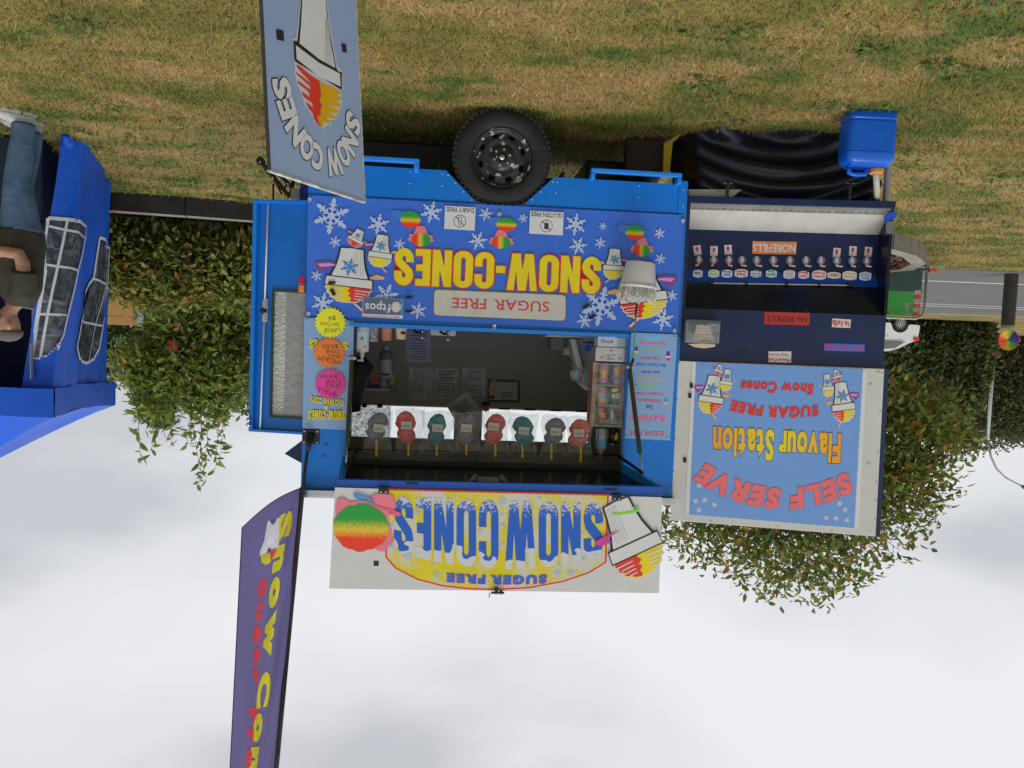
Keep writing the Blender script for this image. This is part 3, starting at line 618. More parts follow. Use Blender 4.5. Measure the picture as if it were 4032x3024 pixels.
# ------------------------------------------------------------------ long vinyl banner under the counter
OB = -.010
bq = [TF.at(z1(2175, 125), OB), TF.at(z1(48, 12), OB), TF.at(z1(36, 690), OB), TF.at(z1(2140, 792), OB)]
ban = Th('vinyl_banner', 'long royal blue vinyl banner with yellow SNOW-CONES lettering under the counter', 'banner', TF, (0, OB, bq[0][1]))
def bil(q, s, t): return tuple(q[0][i]*(1-s)*(1-t)+q[1][i]*s*(1-t)+q[2][i]*s*t+q[3][i]*(1-s)*t for i in (0, 1))
NX, NY = 60, 20; mb = MB()
for j in range(NY+1):
    for i in range(NX+1):
        s_, t_ = i/NX, j/NY; u, v = bil(bq, s_, t_); edge = min(s_, 1-s_)*NX/3
        mb.v.append((u, OB+(.004 if min(s_, 1-s_, t_, 1-t_) > .01 else .004*random.random()), v))
for j in range(NY):
    for i in range(NX): mb.f.append((j*(NX+1)+i, j*(NX+1)+i+1, (j+1)*(NX+1)+i+1, (j+1)*(NX+1)+i)); mb.m.append(0)
ban.part('cloth', mb, BANV, smooth=True)
o = OB-.004
flakes(ban, z1, [(180, 130, 108, True), (1705, 640, 115, True), (490, 580, 72, True)] + [(x, y, r, False) for x, y, r in
      [(745, 108, 64), (445, 178, 64), (1052, 120, 41), (1263, 143, 29), (1560, 178, 64), (1715, 188, 24), (2035, 228, 33), (1700, 282, 34), (1575, 300, 52), (1008, 270, 54), (200, 275, 36), (565, 290, 34), (95, 468, 34), (130, 625, 66), (670, 665, 50), (2040, 373, 33), (2105, 580, 33), (2055, 715, 62), (1610, 722, 46)]], o)
for c, rx, ry in (((628, 150), 55, 52), ((1168, 178), 56, 42), ((1897, 225), 50, 45)): ball_print(ban, z1, c, rx, ry, o)
for c, rx, ry in (((685, 265), 54, 42), ((1140, 280), 52, 38), ((1935, 325), 48, 38)): ball_print(ban, z1, c, rx, ry, o, 'pink')
cup_print(ban, z1, (298, 318), (268, 617), o, .80)
cup_print(ban, z1, (1925, 395), (1955, 706), o, .80, flip=True)
cup_print(ban, z1, (470, 240), (447, 418), o, .68, ball='yellow'); cup_print(ban, z1, (1783, 318), (1772, 487), o, .66, ball='yellow', flip=True)
cup_print(ban, z1, (345, 212), (300, 300), o, .85, ball='red')
words(ban, 'SNOW-CONES', line(z1, 1708, 362, 540, 308, 212), o, YEL, bold=2.0, gap=.055, outline=(RED, .028))
o2 = o-3*PR
def rrect(z, x0, y0, x1, y1, x2, y2, x3, y3, r): pass
def patch(th, name, z, quad, o, m, parent=None, rad=0.0, thick=.0012, solo_=False):
    P = [th.fr.at(z(*q), o) for q in quad]
    if rad:
        Q = []
        for i in range(4):
            a, b, c = Vector(P[i-1]), Vector(P[i]), Vector(P[(i+1) % 4])
            d0 = (a-b).normalized(); d1 = (c-b).normalized()
            for k in range(5):
                t = k/4; Q.append(tuple(b+d0*rad*(1-t)**2+d1*rad*t**2))
        P = Q
    return th.part(name, MB().prism(P, o-thick, o), m, parent)
sf = patch(ban, 'sugar_free_patch', z1, [(1505, 577), (762, 545), (758, 690), (1502, 722)], o, YEL, rad=.03)
patch(ban, 'patch_face', z1, [(1500, 581), (767, 550), (763, 686), (1497, 718)], o-.002, mat('off_white_print', (.60, .61, .58), .4), sf, rad=.03)
words(ban, 'SUGAR FREE', line(z1, 1412, 615, 862, 592, 58), o-.0045, REDT, bold=0.008, serif=True, gap=.10, space=.42, parent=sf)
def icon_sticker(quad, txt, base, kind):
    p = patch(ban, 'diet_sticker', z1, quad, o2, WPRINT)
    words(ban, txt, base, o2-.0025, INK, bold=0.0, serif=True, gap=.08, parent=p)
    cx = sum(q[0] for q in quad)/4; cy = sum(q[1] for q in quad)/4+17; c = ban.fr.at(z1(cx, cy), o2); rr = .043; mb = MB()
    mb.sheet([(c[0]+rr*math.cos(t), c[1]+rr*math.sin(t)) for t in np.linspace(0, 2*math.pi, 28)[:-1]], o2-.0022, 0)
    mb.sheet([(c[0]+(rr-.004)*math.cos(t), c[1]+(rr-.004)*math.sin(t)) for t in np.linspace(0, 2*math.pi, 28)[:-1]], o2-.0026, 1)
    if kind == 'milk':
        mb.sheet([(c[0]+x*rr, c[1]+y*rr) for x, y in [(-.3, -.65), (.3, -.65), (.3, .2), (.16, .45), (.16, .68), (-.16, .68), (-.16, .45), (-.3, .2)]], o2-.0030, 0)
        mb.sheet([(c[0]+x*rr, c[1]+y*rr) for x, y in [(-.22, -.57), (.22, -.57), (.22, .16), (.09, .4), (.09, .6), (-.09, .6), (-.09, .4), (-.22, .16)]], o2-.0034, 1)
    else:
        for k in range(3):
            for s_ in (-1, 1):
                q = (c[0]+s_*.2*rr, c[1]+(-.3+.32*k)*rr); mb.sheet([(q[0]+rr*(.2*math.cos(t)), q[1]+rr*.16*math.sin(t)+s_*0) for t in np.linspace(0, 2*math.pi, 10)[:-1]], o2-.0030-.0001*(k*2+s_), 0)
        mb.sheet([(c[0]+x*rr, c[1]+y*rr) for x, y in [(-.05, -.8), (.05, -.8), (.05, .6), (-.05, .6)]], o2-.0034, 0)
    mb.sheet([(c[0]+x*rr, c[1]+y*rr) for x, y in [(.66, -.74), (.74, -.66), (-.66, .74), (-.74, .66)]], o2-.0038, 0)
    ban.part('diet_icon', mb, [INK, WPRINT], p)
icon_sticker([(995, 82), (822, 72), (817, 203), (990, 213)], 'DAIRY FREE', line(z1, 986, 88, 830, 80, 24), 'milk')
icon_sticker([(1493, 110), (1303, 100), (1297, 229), (1488, 240)], 'GLUTEN FREE', line(z1, 1487, 117, 1308, 106, 24), 'wheat')
for x, y, w_, h_, a in ((182, 507, 40, 17, 0), (187, 560, 42, 20, 60), (617, 588, 40, 18, 0), (617, 667, 38, 17, 0), (1620, 640, 40, 18, -30), (1654, 700, 40, 18, -30)):
    ca, sa = math.cos(R(a)), math.sin(R(a))
    patch(ban, 'tape_strip', z1, [(x+w_/2*i*ca-h_/2*j*sa, y+w_/2*i*sa+h_/2*j*ca) for i, j in ((1, -1), (-1, -1), (-1, 1), (1, 1))], o2-.008, TAPE)
for x, y in ((58, 28), (2168, 150), (50, 676), (2122, 772), (1130, 112), (1102, 748)):
    u, v = TF.at(z1(x, y), o)
    e_ = ban.part('eyelet', MB().lathe([(.004, o-.002), (.011, o-.003), (.013, o)], (u, 0, v), 'y', 14), CHROME, smooth=True)
    ban.part('cord', MB().tube([(u, o-.004, v), (u+.012, o-.008, v+.012), (u+.006, o-.006, v+.026), (u-.01, o-.005, v+.016), (u, o-.003, v-.002)], .0022, 6), WHITE, e_)

# payment sign stuck on the banner
eq = [z1(586, 598), z1(358, 588), z1(353, 700), z1(584, 712)]
ef = Th('payment_sign', 'small grey and white eftpos card sign stuck on the blue banner', 'sign', TF, (TF.at(eq[0])[0], OB-.01, TF.at(eq[0])[1]))
patch(ef, 'card', lambda x, y: (x, y), eq, OB-.012, WPRINT, rad=.01, thick=.002)
oe = OB-.0142-.0005
patch(ef, 'grey_field', z1, [(584, 600), (360, 590), (357, 683), (583, 692)], oe, mat('slate_print', ph(92, 102, 136), .4), rad=.008, thick=.0006)
cE = TF.at(z1(546, 645), oe); mb = MB()
mb.sheet([(cE[0]+.033*math.cos(t), cE[1]+.036*math.sin(t)) for t in np.linspace(0, 2*math.pi, 25)[:-1]], oe-.002, 0)
mb.sheet([(cE[0]+.026*math.cos(t), cE[1]+.028*math.sin(t)) for t in np.linspace(0, 2*math.pi, 25)[:-1]], oe-.0026, 1)
ef.part('emblem', mb, [WPRINT, mat('peach_print', ph(240, 170, 95), .4)])
patch(ef, 'blue_corner', z1, [(584, 600), (572, 600), (570, 692), (583, 692)], oe-.0008, SKYB, thick=.0006)
words(ef, 'e', line(z1, 563, 626, 530, 626, 38), oe-.0034, WPRINT, bold=.03)
words(ef, 'ftpos', line(z1, 517, 612, 372, 606, 66), oe-.002, WPRINT, bold=.02, gap=.05)
words(ef, 'cents sur-charge for Credit', line(z1, 566, 696, 358, 690, 13), OB-.0152, RED, bold=.01)

# ------------------------------------------------------------------ menu boards beside the serving window
zS = Zm(1190, 1150, 1420, 587); zF = Zm(2420, 1300, 2680, 938)
def board(name, label, z, quad, m, cat='sign', o=-.002, th_=.006, screws=()):
    P = [TF.at(z(*q), o) for q in quad]; t = Th(name, label, cat, TF, (min(p[0] for p in P), o, min(p[1] for p in P)))
    t.part('panel', MB().prism(P, o-th_, o), m)
    for x, y in screws:
        u, v = TF.at(z(x, y), o-th_); t.part('screw', MB().lathe([(0, o-th_-.004), (.006, o-th_-.003), (.008, o-th_)], (u, 0, v), 'y', 8), STEEL, smooth=True)
    return t, o-th_-.0008
mA, oA = board('menu_board', 'pale blue board reading SNOW-CONES and FLOWER CUPS behind three price stars', zS, [(522, 290), (22, 256), (6, 1368), (492, 1385)], LBLUE, screws=((52, 278), (497, 303), (32, 1334)))
DSH = mat('dark_shadow_print', (.03, .04, .08), .4)
for t_, x0, y0, x1, y1, h_ in (('SNOW-CONES', 432, 1190, 60, 1182, 98), ('FLOWER CUPS', 418, 1082, 85, 1042, 66), ('&', 264, 1138, 216, 1138, 50), ('S', 460, 500, 400, 500, 84), ('ES', 152, 474, 72, 472, 96)):
    hv = all(c in HEAVY for c in t_); words(mA, t_, line(zS, x0+6, y0-10, x1+6, y1-10, h_), oA, DSH, bold=2.02 if hv else .055, gap=.07); words(mA, t_, line(zS, x0, y0, x1, y1, h_), oA-PR, YEL, bold=2.0 if hv else .045, gap=.09)
mF, oF = board('menu_board', 'tall pale blue board listing FLAVOURS in coloured lettering beside the drink rack', zF, [(890, 62), (235, 34), (140, 1535), (783, 1565)], LBLUE, screws=((842, 93), (182, 1500), (748, 1530)))
patch(mF, 'blank_patch', zF, [(695, 72), (405, 66), (402, 134), (692, 142)], oF, mat('mid_blue_print', ph(112, 172, 225), .4), thick=.0004)
LIME = mat('lime_print', ph(130, 205, 60), .4); HOT = mat('hot_pink_print', ph(232, 92, 130), .4); GRP = mat('grape_print', ph(95, 45, 140), .4); ORP = mat('gold_print', ph(228, 165, 60), .4); CHAR = mat('charcoal_print', (.05, .05, .06), .4); BLP = mat('strong_blue_print', ph(22, 90, 180), .4)
for t_, x0, y0, x1, y1, h_, m_, k_ in (('Pink Lemon Sour', 732, 163, 348, 156, 62, HOT, .02), ('Green Apple', 668, 262, 388, 258, 62, LIME, .02), ('Tigers Blood', 660, 366, 374, 362, 62, REDT, .02), ('Blue Cotton Candy', 728, 466, 305, 448, 62, BLP, .02),
        ('Sour Grape', 640, 566, 388, 562, 60, GRP, .02), ('Orange Pineapple', 705, 670, 300, 658, 60, ORP, .02), ('Lemon lime', 620, 768, 358, 766, 58, LIME, .02), ('Strawberry Fresh', 692, 872, 297, 866, 62, RED, .02), ('Red Raspberry', 650, 970, 318, 955, 64, REDT, .02),
        ('Cola', 548, 1066, 448, 1064, 58, CHAR, .02), ('FLAVOURS', 712, 1208, 238, 1203, 92, HOT, .05)):
    words(mF, t_, line(zF, x0, y0, x1, y1, h_), oF, m_, bold=k_)
words(mF, 'SUGAR FREE', line(zF, 705, 1435, 212, 1430, 68), oF, REDT, bold=.01, serif=True)
def mini_cup(B, T, c1, c2):
    X = xform(TF, zF(*B), zF(*T), oF, .5); mb = MB()
    for P, m, l in (([(-.3, 0), (.3, 0), (.42, .52), (-.42, .52)], 0, 0), ([(-.46, .5), (.46, .5), (.46, .68), (-.46, .68)], 1, 1), ([(-.46, .68), (.46, .68), (.36, .88), (.1, 1), (-.1, 1), (-.36, .88)], 2, 0)): mb.sheet([X(*p) for p in P], oF-l*.0006, m)
    mF.part('cup_print', mb, [c1, WPRINT, c2])
mini_cup((310, 232), (302, 355), GRP, LIME); mini_cup((762, 298), (764, 435), GRP, RED); mini_cup((735, 968), (722, 1078), SKYB, ORA); mini_cup((305, 760), (285, 835), SKYB, RED)
# price stars
def star(cx, cy, lines_, m, label, spikes=24, Rr=162, seed=0):
    o_ = oA-.008; c = TF.at(zS(cx, cy), o_); e_ = TF.at(zS(cx+Rr, cy), o_); r_ = abs(e_[0]-c[0]); P = []
    for i in range(spikes*2):
        a = math.pi*i/spikes+seed; q = r_*(1 if i % 2 == 0 else .86); P.append((c[0]+q*math.cos(a), c[1]+q*math.sin(a)))
    s = Th('price_star', label, 'price tag', TF, (c[0], o_, c[1]-r_), 'fluorescent price stars'); s.part('card', MB().prism(P, o_-.0015, o_), m)
    for t_, x0, y0, x1, y1, h_ in lines_: words(s, t_, line(zS, x0, y0, x1, y1, h_), o_-.0024, INK, bold=-.012, gap=.09)
star(283, 308, [('LARGE', 380, 362, 218, 368, 40), ('Sno Cone', 372, 312, 182, 303, 38), ('$6', 337, 236, 262, 240, 48)], mat('fluoro_yellow', ph(212, 252, 40, 1.45), .6), 'fluorescent yellow star reading LARGE SNO CONE $6')
star(272, 612, [('MEDIUM', 378, 682, 162, 640, 46), ('SNO', 388, 628, 262, 622, 36), ('CONE', 378, 582, 238, 576, 34), ('$5.00', 362, 522, 205, 522, 42)], mat('fluoro_orange', ph(255, 112, 50, 1.45), .6), 'fluorescent orange star reading MEDIUM SNO CONE $5.00', seed=.05)
star(285, 925, [('SMALL', 348, 1005, 150, 950, 56), ('SNO', 388, 922, 240, 926, 42), ('CONE', 390, 878, 236, 880, 40), ('$4.00', 356, 826, 180, 828, 38)], mat('fluoro_pink', ph(250, 62, 140, 1.45), .6), 'fluorescent pink star reading SMALL SNO CONE $4.00', seed=.1)

# ------------------------------------------------------------------ white sign standing on the hatch
z3 = Zm(1250, 1880, 2720, 2212); oS = HF-.004
aw = tr.part('awning_sign', MB().prism([TF.at(z3(2040, 116), oS), TF.at(z3(105, 58), oS), TF.at(z3(70, 656), oS), TF.at(z3(2022, 683), oS)], oS-.008, oS), mat('sign_white', (.66, .67, .68), .35, var=.04), label='white awning sign with a yellow SNOW CONES panel')
oP = oS-.009
yp = [(425, 76), (1716, 108), (1702, 500), (1600, 562), (1450, 612), (1250, 648), (1060, 658), (900, 654), (750, 638), (600, 600), (470, 535), (412, 470)]
cx_ = 1060; cy_ = 380
MBs = MB().sheet([TF.at(z3(cx_+(x-cx_)*1.016, cy_+(y-cy_)*1.035), oP) for x, y in yp], oP)
tr.part('panel_border', MBs, RED, aw)
def speckle(name, base, other, sc, lo, hi):
    m = mat(name, base, .4); n = m.node_tree; b = n.nodes['Principled BSDF']; l = n.links.new; src = b.inputs['Base Color'].links[0].from_socket
    tc = n.nodes.new('ShaderNodeTexCoord'); a = n.nodes.new('ShaderNodeTexNoise'); a.inputs['Scale'].default_value = sc; a.inputs['Detail'].default_value = 4; a.inputs['Roughness'].default_value = .75
    c = n.nodes.new('ShaderNodeTexNoise'); c.inputs['Scale'].default_value = 5.5; l(tc.outputs['Object'], a.inputs['Vector']); l(tc.outputs['Object'], c.inputs['Vector'])
    ad = n.nodes.new('ShaderNodeMath'); ad.operation = 'MULTIPLY_ADD'; ad.inputs[1].default_value = .9; l(c.outputs['Fac'], ad.inputs[0]); l(a.outputs['Fac'], ad.inputs[2])
    cr = n.nodes.new('ShaderNodeValToRGB'); cr.color_ramp.elements[0].position = lo; cr.color_ramp.elements[1].position = hi; l(ad.outputs[0], cr.inputs['Fac'])
    mx = n.nodes.new('ShaderNodeMix'); mx.data_type = 'RGBA'; l(cr.outputs['Color'], mx.inputs[0]); l(src, mx.inputs[6]); mx.inputs[7].default_value = (*other, 1); l(mx.outputs[2], b.inputs['Base Color']); return m
YSP = speckle('speckled_yellow_print', ph(208, 194, 12), (.62, .63, .60), 70, .98, 1.04)
tr.part('yellow_panel', MB().sheet([TF.at(z3(*p), oP-PR) for p in yp], oP-PR), YSP, aw)
# snow-capped letters: colour runs from frosty blue at the foot to white caps, printed with a texture that follows the letter
def frost_mat():
    m = bpy.data.materials.new('snow_capped_blue_print'); m.use_nodes = True; n = m.node_tree; b = n.nodes['Principled BSDF']; l = n.links.new; b.inputs['Roughness'].default_value = .4
    uv = n.nodes.new('ShaderNodeUVMap'); sx = n.nodes.new('ShaderNodeSeparateXYZ'); l(uv.outputs[0], sx.inputs[0])
    tc = n.nodes.new('ShaderNodeTexCoord'); nz = n.nodes.new('ShaderNodeTexNoise'); nz.inputs['Scale'].default_value = 11; nz.inputs['Detail'].default_value = 1; l(tc.outputs['Object'], nz.inputs['Vector'])
    nf = n.nodes.new('ShaderNodeTexNoise'); nf.inputs['Scale'].default_value = 75; nf.inputs['Detail'].default_value = 4; nf.inputs['Roughness'].default_value = .8; l(tc.outputs['Object'], nf.inputs['Vector'])
    a = n.nodes.new('ShaderNodeMath'); a.operation = 'MULTIPLY_ADD'; a.inputs[1].default_value = .65; l(nz.outputs['Fac'], a.inputs[0]); l(sx.outputs['Y'], a.inputs[2])
    g = n.nodes.new('ShaderNodeMath'); g.operation = 'GREATER_THAN'; g.inputs[1].default_value = 1.15; l(a.outputs[0], g.inputs[0])
    c = n.nodes.new('ShaderNodeMath'); c.operation = 'MULTIPLY_ADD'; c.inputs[1].default_value = .9; c.inputs[2].default_value = 0; l(sx.outputs['Y'], c.inputs[0])
    d = n.nodes.new('ShaderNodeMath'); d.operation = 'SUBTRACT'; l(nf.outputs['Fac'], d.inputs[0]); l(c.outputs[0], d.inputs[1])
    g2 = n.nodes.new('ShaderNodeMath'); g2.operation = 'GREATER_THAN'; g2.inputs[1].default_value = .42; l(d.outputs[0], g2.inputs[0])
    mxm = n.nodes.new('ShaderNodeMath'); mxm.operation = 'MAXIMUM'; l(g.outputs[0], mxm.inputs[0]); l(g2.outputs[0], mxm.inputs[1])
    mx = n.nodes.new('ShaderNodeMix'); mx.data_type = 'RGBA'; l(mxm.outputs[0], mx.inputs[0]); mx.inputs[6].default_value = (*ph(18, 88, 190), 1); mx.inputs[7].default_value = (.64, .66, .68, 1); l(mx.outputs[2], b.inputs['Base Color']); return m
FROST = frost_mat()
def arch(s, t):
    x = 1692+(452-1692)*s; yb = 152+(108-152)*s; yt = 470+(435-470)*s+95*4*s*(1-s); return z3(x, yb+(yt-yb)*t)
P, Fc, n_ = layout('SNOW CONES', 2.0, gap=.075, space=.10)
me = bpy.data.meshes.new('lettering'); me.from_pydata([(lambda q: (q[0], oP-2*PR, q[1]))(TF.at(arch(*p), oP-2*PR)) for p in P], [], Fc); me.materials.append(FROST)
ul = me.uv_layers.new(name='UVMap')
for lp in me.loops: ul.data[lp.index].uv = P[lp.vertex_index]
tr.part('lettering', me, None, aw)
words(tr, 'SUGER FREE', line(z3, 1358, 575, 768, 566, 54, curve=10), oP-2*PR, ROYAL, bold=.06, gap=.12, outline=(RED, .02), parent=aw)
flakes(tr, z3, [(x, y, r, False) for x, y, r in ((1095, 140, 30), (595, 208, 18), (437, 282, 16), (435, 412, 22), (535, 462, 30), (705, 577, 24), (1097, 285, 18), (1095, 398, 18), (1420, 567, 26), (1505, 567, 28), (1580, 480, 16), (1650, 462, 16), (823, 108, 16), (1315, 122, 14), (680, 515, 14), (1430, 515, 14), (965, 318, 16), (1577, 325, 14), (1092, 222, 14), (1690, 275, 14))], oP-2.4*PR, parent=aw)
pk = [(105, 190), (118, 130), (150, 118), (190, 145), (240, 140), (300, 128), (335, 100), (400, 90), (450, 108), (468, 170), (440, 215), (415, 245), (440, 320), (440, 345), (455, 375), (440, 400), (415, 405), (405, 440), (360, 435), (330, 410), (150, 300), (112, 225)]
oK = oP-4.2*PR
tr.part('flower_cup_print', MB().sheet([TF.at(z3(*p), oK) for p in pk], oK), PINK, aw)
c = TF.at(z3(258, 298), oK); e_ = TF.at(z3(258+160, 298+142), oK)
tr.part('ice_ball_print', MB().sheet(wob(c, abs(e_[0]-c[0]), abs(e_[1]-c[1]), 34, .045, 3), oK-PR), BALL, aw)
def ring_print(pts, m, name, w_=8):
    mb = MB(); k = len(pts); A = [TF.at(z3(*p), oK-2*PR) for p in pts]
    for i in range(k-1):
        a, b = Vector(A[i]), Vector(A[i+1]); d = (b-a).normalized(); nrm = Vector((-d.y, d.x))*.0045*(1+math.sin(math.pi*i/(k-1)))
        mb.add([(a.x-nrm.x, oK-2*PR-.0001*i, a.y-nrm.y), (b.x-nrm.x, oK-2*PR-.0001*i, b.y-nrm.y), (b.x+nrm.x, oK-2*PR-.0001*i, b.y+nrm.y), (a.x+nrm.x, oK-2*PR-.0001*i, a.y+nrm.y)], [(0, 1, 2, 3)])
    tr.part(name, mb, m, aw)
ring_print([(340, 155), (260, 135), (215, 105), (225, 98), (290, 115), (335, 140)], SKYB, 'swirl_print'); ring_print([(310, 155), (380, 180), (450, 200), (490, 218), (470, 222), (420, 210)], HOT, 'swirl_print')
ring_print([(1860, 178), (1900, 180), (1905, 192), (1860, 205), (1790, 215), (1745, 215)], LIME, 'swirl_print'); 
cup_print(tr, z3, (1768, 150), (1950, 575), oK, .62, flip=True, swoosh=False, parent=aw, emblem=False, straw=False)
tr.part('swirl_print', MB().sheet([TF.at(z3(*p), oK-6*PR) for p in [(1798, 310), (1720, 360), (1742, 385), (1690, 405), (1640, 400), (1650, 375), (1720, 340)]], oK-6*PR), mat('magenta_print', ph(200, 60, 150), .4), aw)
tr.part('tape_strip', MB().sheet([TF.at(z3(*p), oP) for p in [(363, 495), (333, 495), (333, 524), (363, 524)]], oP-.001), TAPE, aw)
for x, y in ((392, 77), (1772, 118)):
    u, v = TF.at(z3(x, y), oP); h_ = tr.part('sign_hinge', MB().box(u-.03, u+.03, oP-.012, oP, v-.025, v+.02), BLACK, aw, bevel=.003)
    for s_ in (-1, 1): tr.part('bolt', MB().lathe([(0, oP-.018), (.006, oP-.017), (.008, oP-.012)], (u+s_*.015, 0, v+.006), 'y', 8), STEEL, aw)
u, v = TF.at(z3(1060, 668), oP)
tr.part('sign_catch', MB().tube([(u-.05, oP-.014, v+.012), (u+.035, oP-.014, v+.012)], .008, 8).box(u-.012, u+.012, oP-.02, oP, v-.02, v+.02).tube([(u+.045, oP-.014, v+.012), (u+.045, oP-.014, v+.045)], .003, 6).lathe([(0, oP-.02), (.012, oP-.018), (.012, oP)], (u-.03, 0, v+.012), 'y', 8), BLACK, aw)

# ------------------------------------------------------------------ feather flag
FLO = -.12; FLP = mat('flag_cloth', ph(116, 110, 162), .7, var=.06, vs_=3)
nfl = FLP.node_tree; bfl = nfl.nodes['Principled BSDF']; ofl = nfl.nodes['Material Output']
tfl = nfl.nodes.new('ShaderNodeBsdfTranslucent'); xfl = nfl.nodes.new('ShaderNodeMixShader'); xfl.inputs['Fac'].default_value = .5
nfl.links.new(bfl.inputs['Base Color'].links[0].from_socket, tfl.inputs['Color']); nfl.links.new(bfl.outputs[0], xfl.inputs[1]); nfl.links.new(tfl.outputs[0], xfl.inputs[2]); nfl.links.new(xfl.outputs[0], ofl.inputs['Surface'])
FLY = mat('flag_yellow', ph(205, 198, 40), .7); FLR = mat('flag_red', ph(205, 60, 70), .7); FLD = mat('flag_sleeve', (.018, .010, .012), .8); FLW = mat('flag_white', ph(205, 205, 225), .7)
flg = Th('feather_flag', 'tall purple feather flag with yellow and red lettering on a black pole', 'flag', TF, TF.p3(D(664, 975), -.08))
def flag_pt(s, t, lift=0.0):                                # s 0 at the pole sleeve, 1 at the free edge; t 0 at the foot
    T_ = t*1.36
    ax = 655+(598-655)*T_; ay = 1052+(1659-1052)*T_; bx = 523+(497-523)*T_; by = 1140+(1659-1140)*T_
    sag = math.sin(math.pi*min(1, s))*(-12)*(1-min(1, T_*2)) if T_ < .5 else 0
    px = ax+(bx-ax)*s; py = ay+(by-ay)*s+sag
    fold = .045*math.sin(9*s+5.2*T_)*math.exp(-2.2*s)+.018*math.sin(23*s-8*T_)*math.exp(-3.5*s)+.03*math.sin(3.0*s+2.5*T_)*s
    u, v = TF.at(D(px, py), FLO+fold); return (u, FLO+fold-lift, v)
mb = MB(); NS, NT = 40, 70
for j in range(NT+1):
    for i in range(NS+1): mb.v.append(flag_pt(i/NS, j/NT))
for j in range(NT):
    for i in range(NS): mb.f.append((j*(NS+1)+i, j*(NS+1)+i+1, (j+1)*(NS+1)+i+1, (j+1)*(NS+1)+i)); mb.m.append(0)
flg.part('cloth', mb, FLP, smooth=True)
pts = [TF.p3(D(667, 958), -.06), TF.p3(D(664, 975), -.08), TF.p3(D(659, 1010), -.10)]+[flag_pt(0, t) for t in np.linspace(0, 1, 12)]
flg.part('pole', MB().tube(pts, .011, 8), BLACK, smooth=True)
flg.part('sleeve', MB().tube([flag_pt(0.012, t, -.002) for t in np.linspace(0, 1, 24)], .017, 8), FLD, smooth=True)
flg.part('hem', MB().tube([flag_pt(1, t) for t in np.linspace(0, 1, 24)], .0035, 5).tube([flag_pt(s, 0) for s in np.linspace(0, 1, 20)], .0035, 5), mat('flag_hem', (.03, .025, .08), .8))
def flag_text(txt, s0, t0, s1, t1, hs, m, bold):
    P, Fc, n_ = layout(txt, bold, gap=.10, space=.25); mb = MB()
    # subdivide by splitting long triangles so that the print follows the folds
    bm = bmesh.new(); vv = [bm.verts.new((p[0], p[1], 0)) for p in P]
    for f in Fc:
        try: bm.faces.new([vv[i] for i in f])
        except ValueError: pass
    bmesh.ops.triangulate(bm, faces=bm.faces[:])
    for it in range(3):
        es = [e for e in bm.edges if (e.verts[0].co-e.verts[1].co).length > .05]
        if es: bmesh.ops.subdivide_edges(bm, edges=es, cuts=1); bmesh.ops.triangulate(bm, faces=bm.faces[:])
    bm.verts.ensure_lookup_table(); bm.verts.index_update()
    mb.add([flag_pt(s0+(s1-s0)*v.co.x+hs*(.5-v.co.y), t0+(t1-t0)*v.co.x, .004) for v in bm.verts], [tuple(v.index for v in f.verts) for f in bm.faces]); bm.free()
    return flg.part('lettering', mb, m)
flag_text('Snow Cones', .25, .05, .53, .90, .25, FLY, .07)
flag_text('Sugar', .60, .20, .59, .50, .19, FLR, .06); flag_text('Free', .585, .56, .575, .80, .19, FLR, .06)
def fl_sheet(name, P, m, l):
    mb = MB(); c = (sum(p[0] for p in P)/len(P), sum(p[1] for p in P)/len(P)); n = len(P)
    V = [c]+P+[((p[0]+c[0])/2, (p[1]+c[1])/2) for p in P]
    mb.add([flag_pt(*p, l) for p in V], [(0, 1+n+i, 1+n+(i+1) % n) for i in range(n)]+[(1+n+i, 1+i, 1+(i+1) % n, 1+n+(i+1) % n) for i in range(n)]); return flg.part(name, mb, m)
fl_sheet('cup_print', [(.36, .055), (.56, .045), (.60, .095), (.66, .115), (.66, .13), (.33, .135), (.34, .10)], FLW, .005)
fl_sheet('ice_print', [(.35, .136), (.64, .131), (.62, .152), (.55, .166), (.48, .167), (.40, .157)], FLY, .005)
fl_sheet('ice_print', [(.36, .138), (.49, .135), (.47, .148), (.46, .162), (.41, .155)], FLR, .008)

# ------------------------------------------------------------------ bucket of straws hung from the strut
zB = Zm(2300, 980, 2700, 1746); bo = -.14
r1 = TF.at(zB(605, 620), bo); r2 = TF.at(zB(1240, 690), bo); rc = ((r1[0]+r2[0])/2, (r1[1]+r2[1])/2); rr = abs(r1[0]-r2[0])/2*.985
bt = TF.at(zB(970, 235), bo); hb = rc[1]-bt[1]
bk = Th('straw_bucket', 'white plastic bucket packed with clear spoon straws hanging in front of the banner', 'bucket', TF, (rc[0], bo, bt[1]))
tilt = -.07
def tl(mb):
    c, s_ = math.cos(tilt), math.sin(tilt); mb.v = [(rc[0]+(x-rc[0])*c-(z-rc[1])*s_, y, rc[1]+(x-rc[0])*s_+(z-rc[1])*c) for x, y, z in mb.v]; return mb
BW = mat('bucket_plastic', (.66, .66, .66), .35, var=.04)
bk.part('pail', tl(MB().lathe([(0, bt[1]+.01), (rr*.70, bt[1]+.008), (rr*.75, bt[1]), (rr*.79, bt[1]+.012), (rr*.96, rc[1]-.012), (rr*.93, rc[1]-.012), (rr*.76, bt[1]+.03), (0, bt[1]+.03)], (rc[0], bo, 0), 'z', 40)), BW, smooth='auto')
bk.part('rim', tl(MB().lathe([(rr*.96, rc[1]-.016), (rr, rc[1]-.014), (rr*1.01, rc[1]), (rr*.99, rc[1]+.008), (rr*.94, rc[1]+.008), (rr*.93, rc[1]-.014)], (rc[0], bo, 0), 'z', 40)), BW, smooth=True)
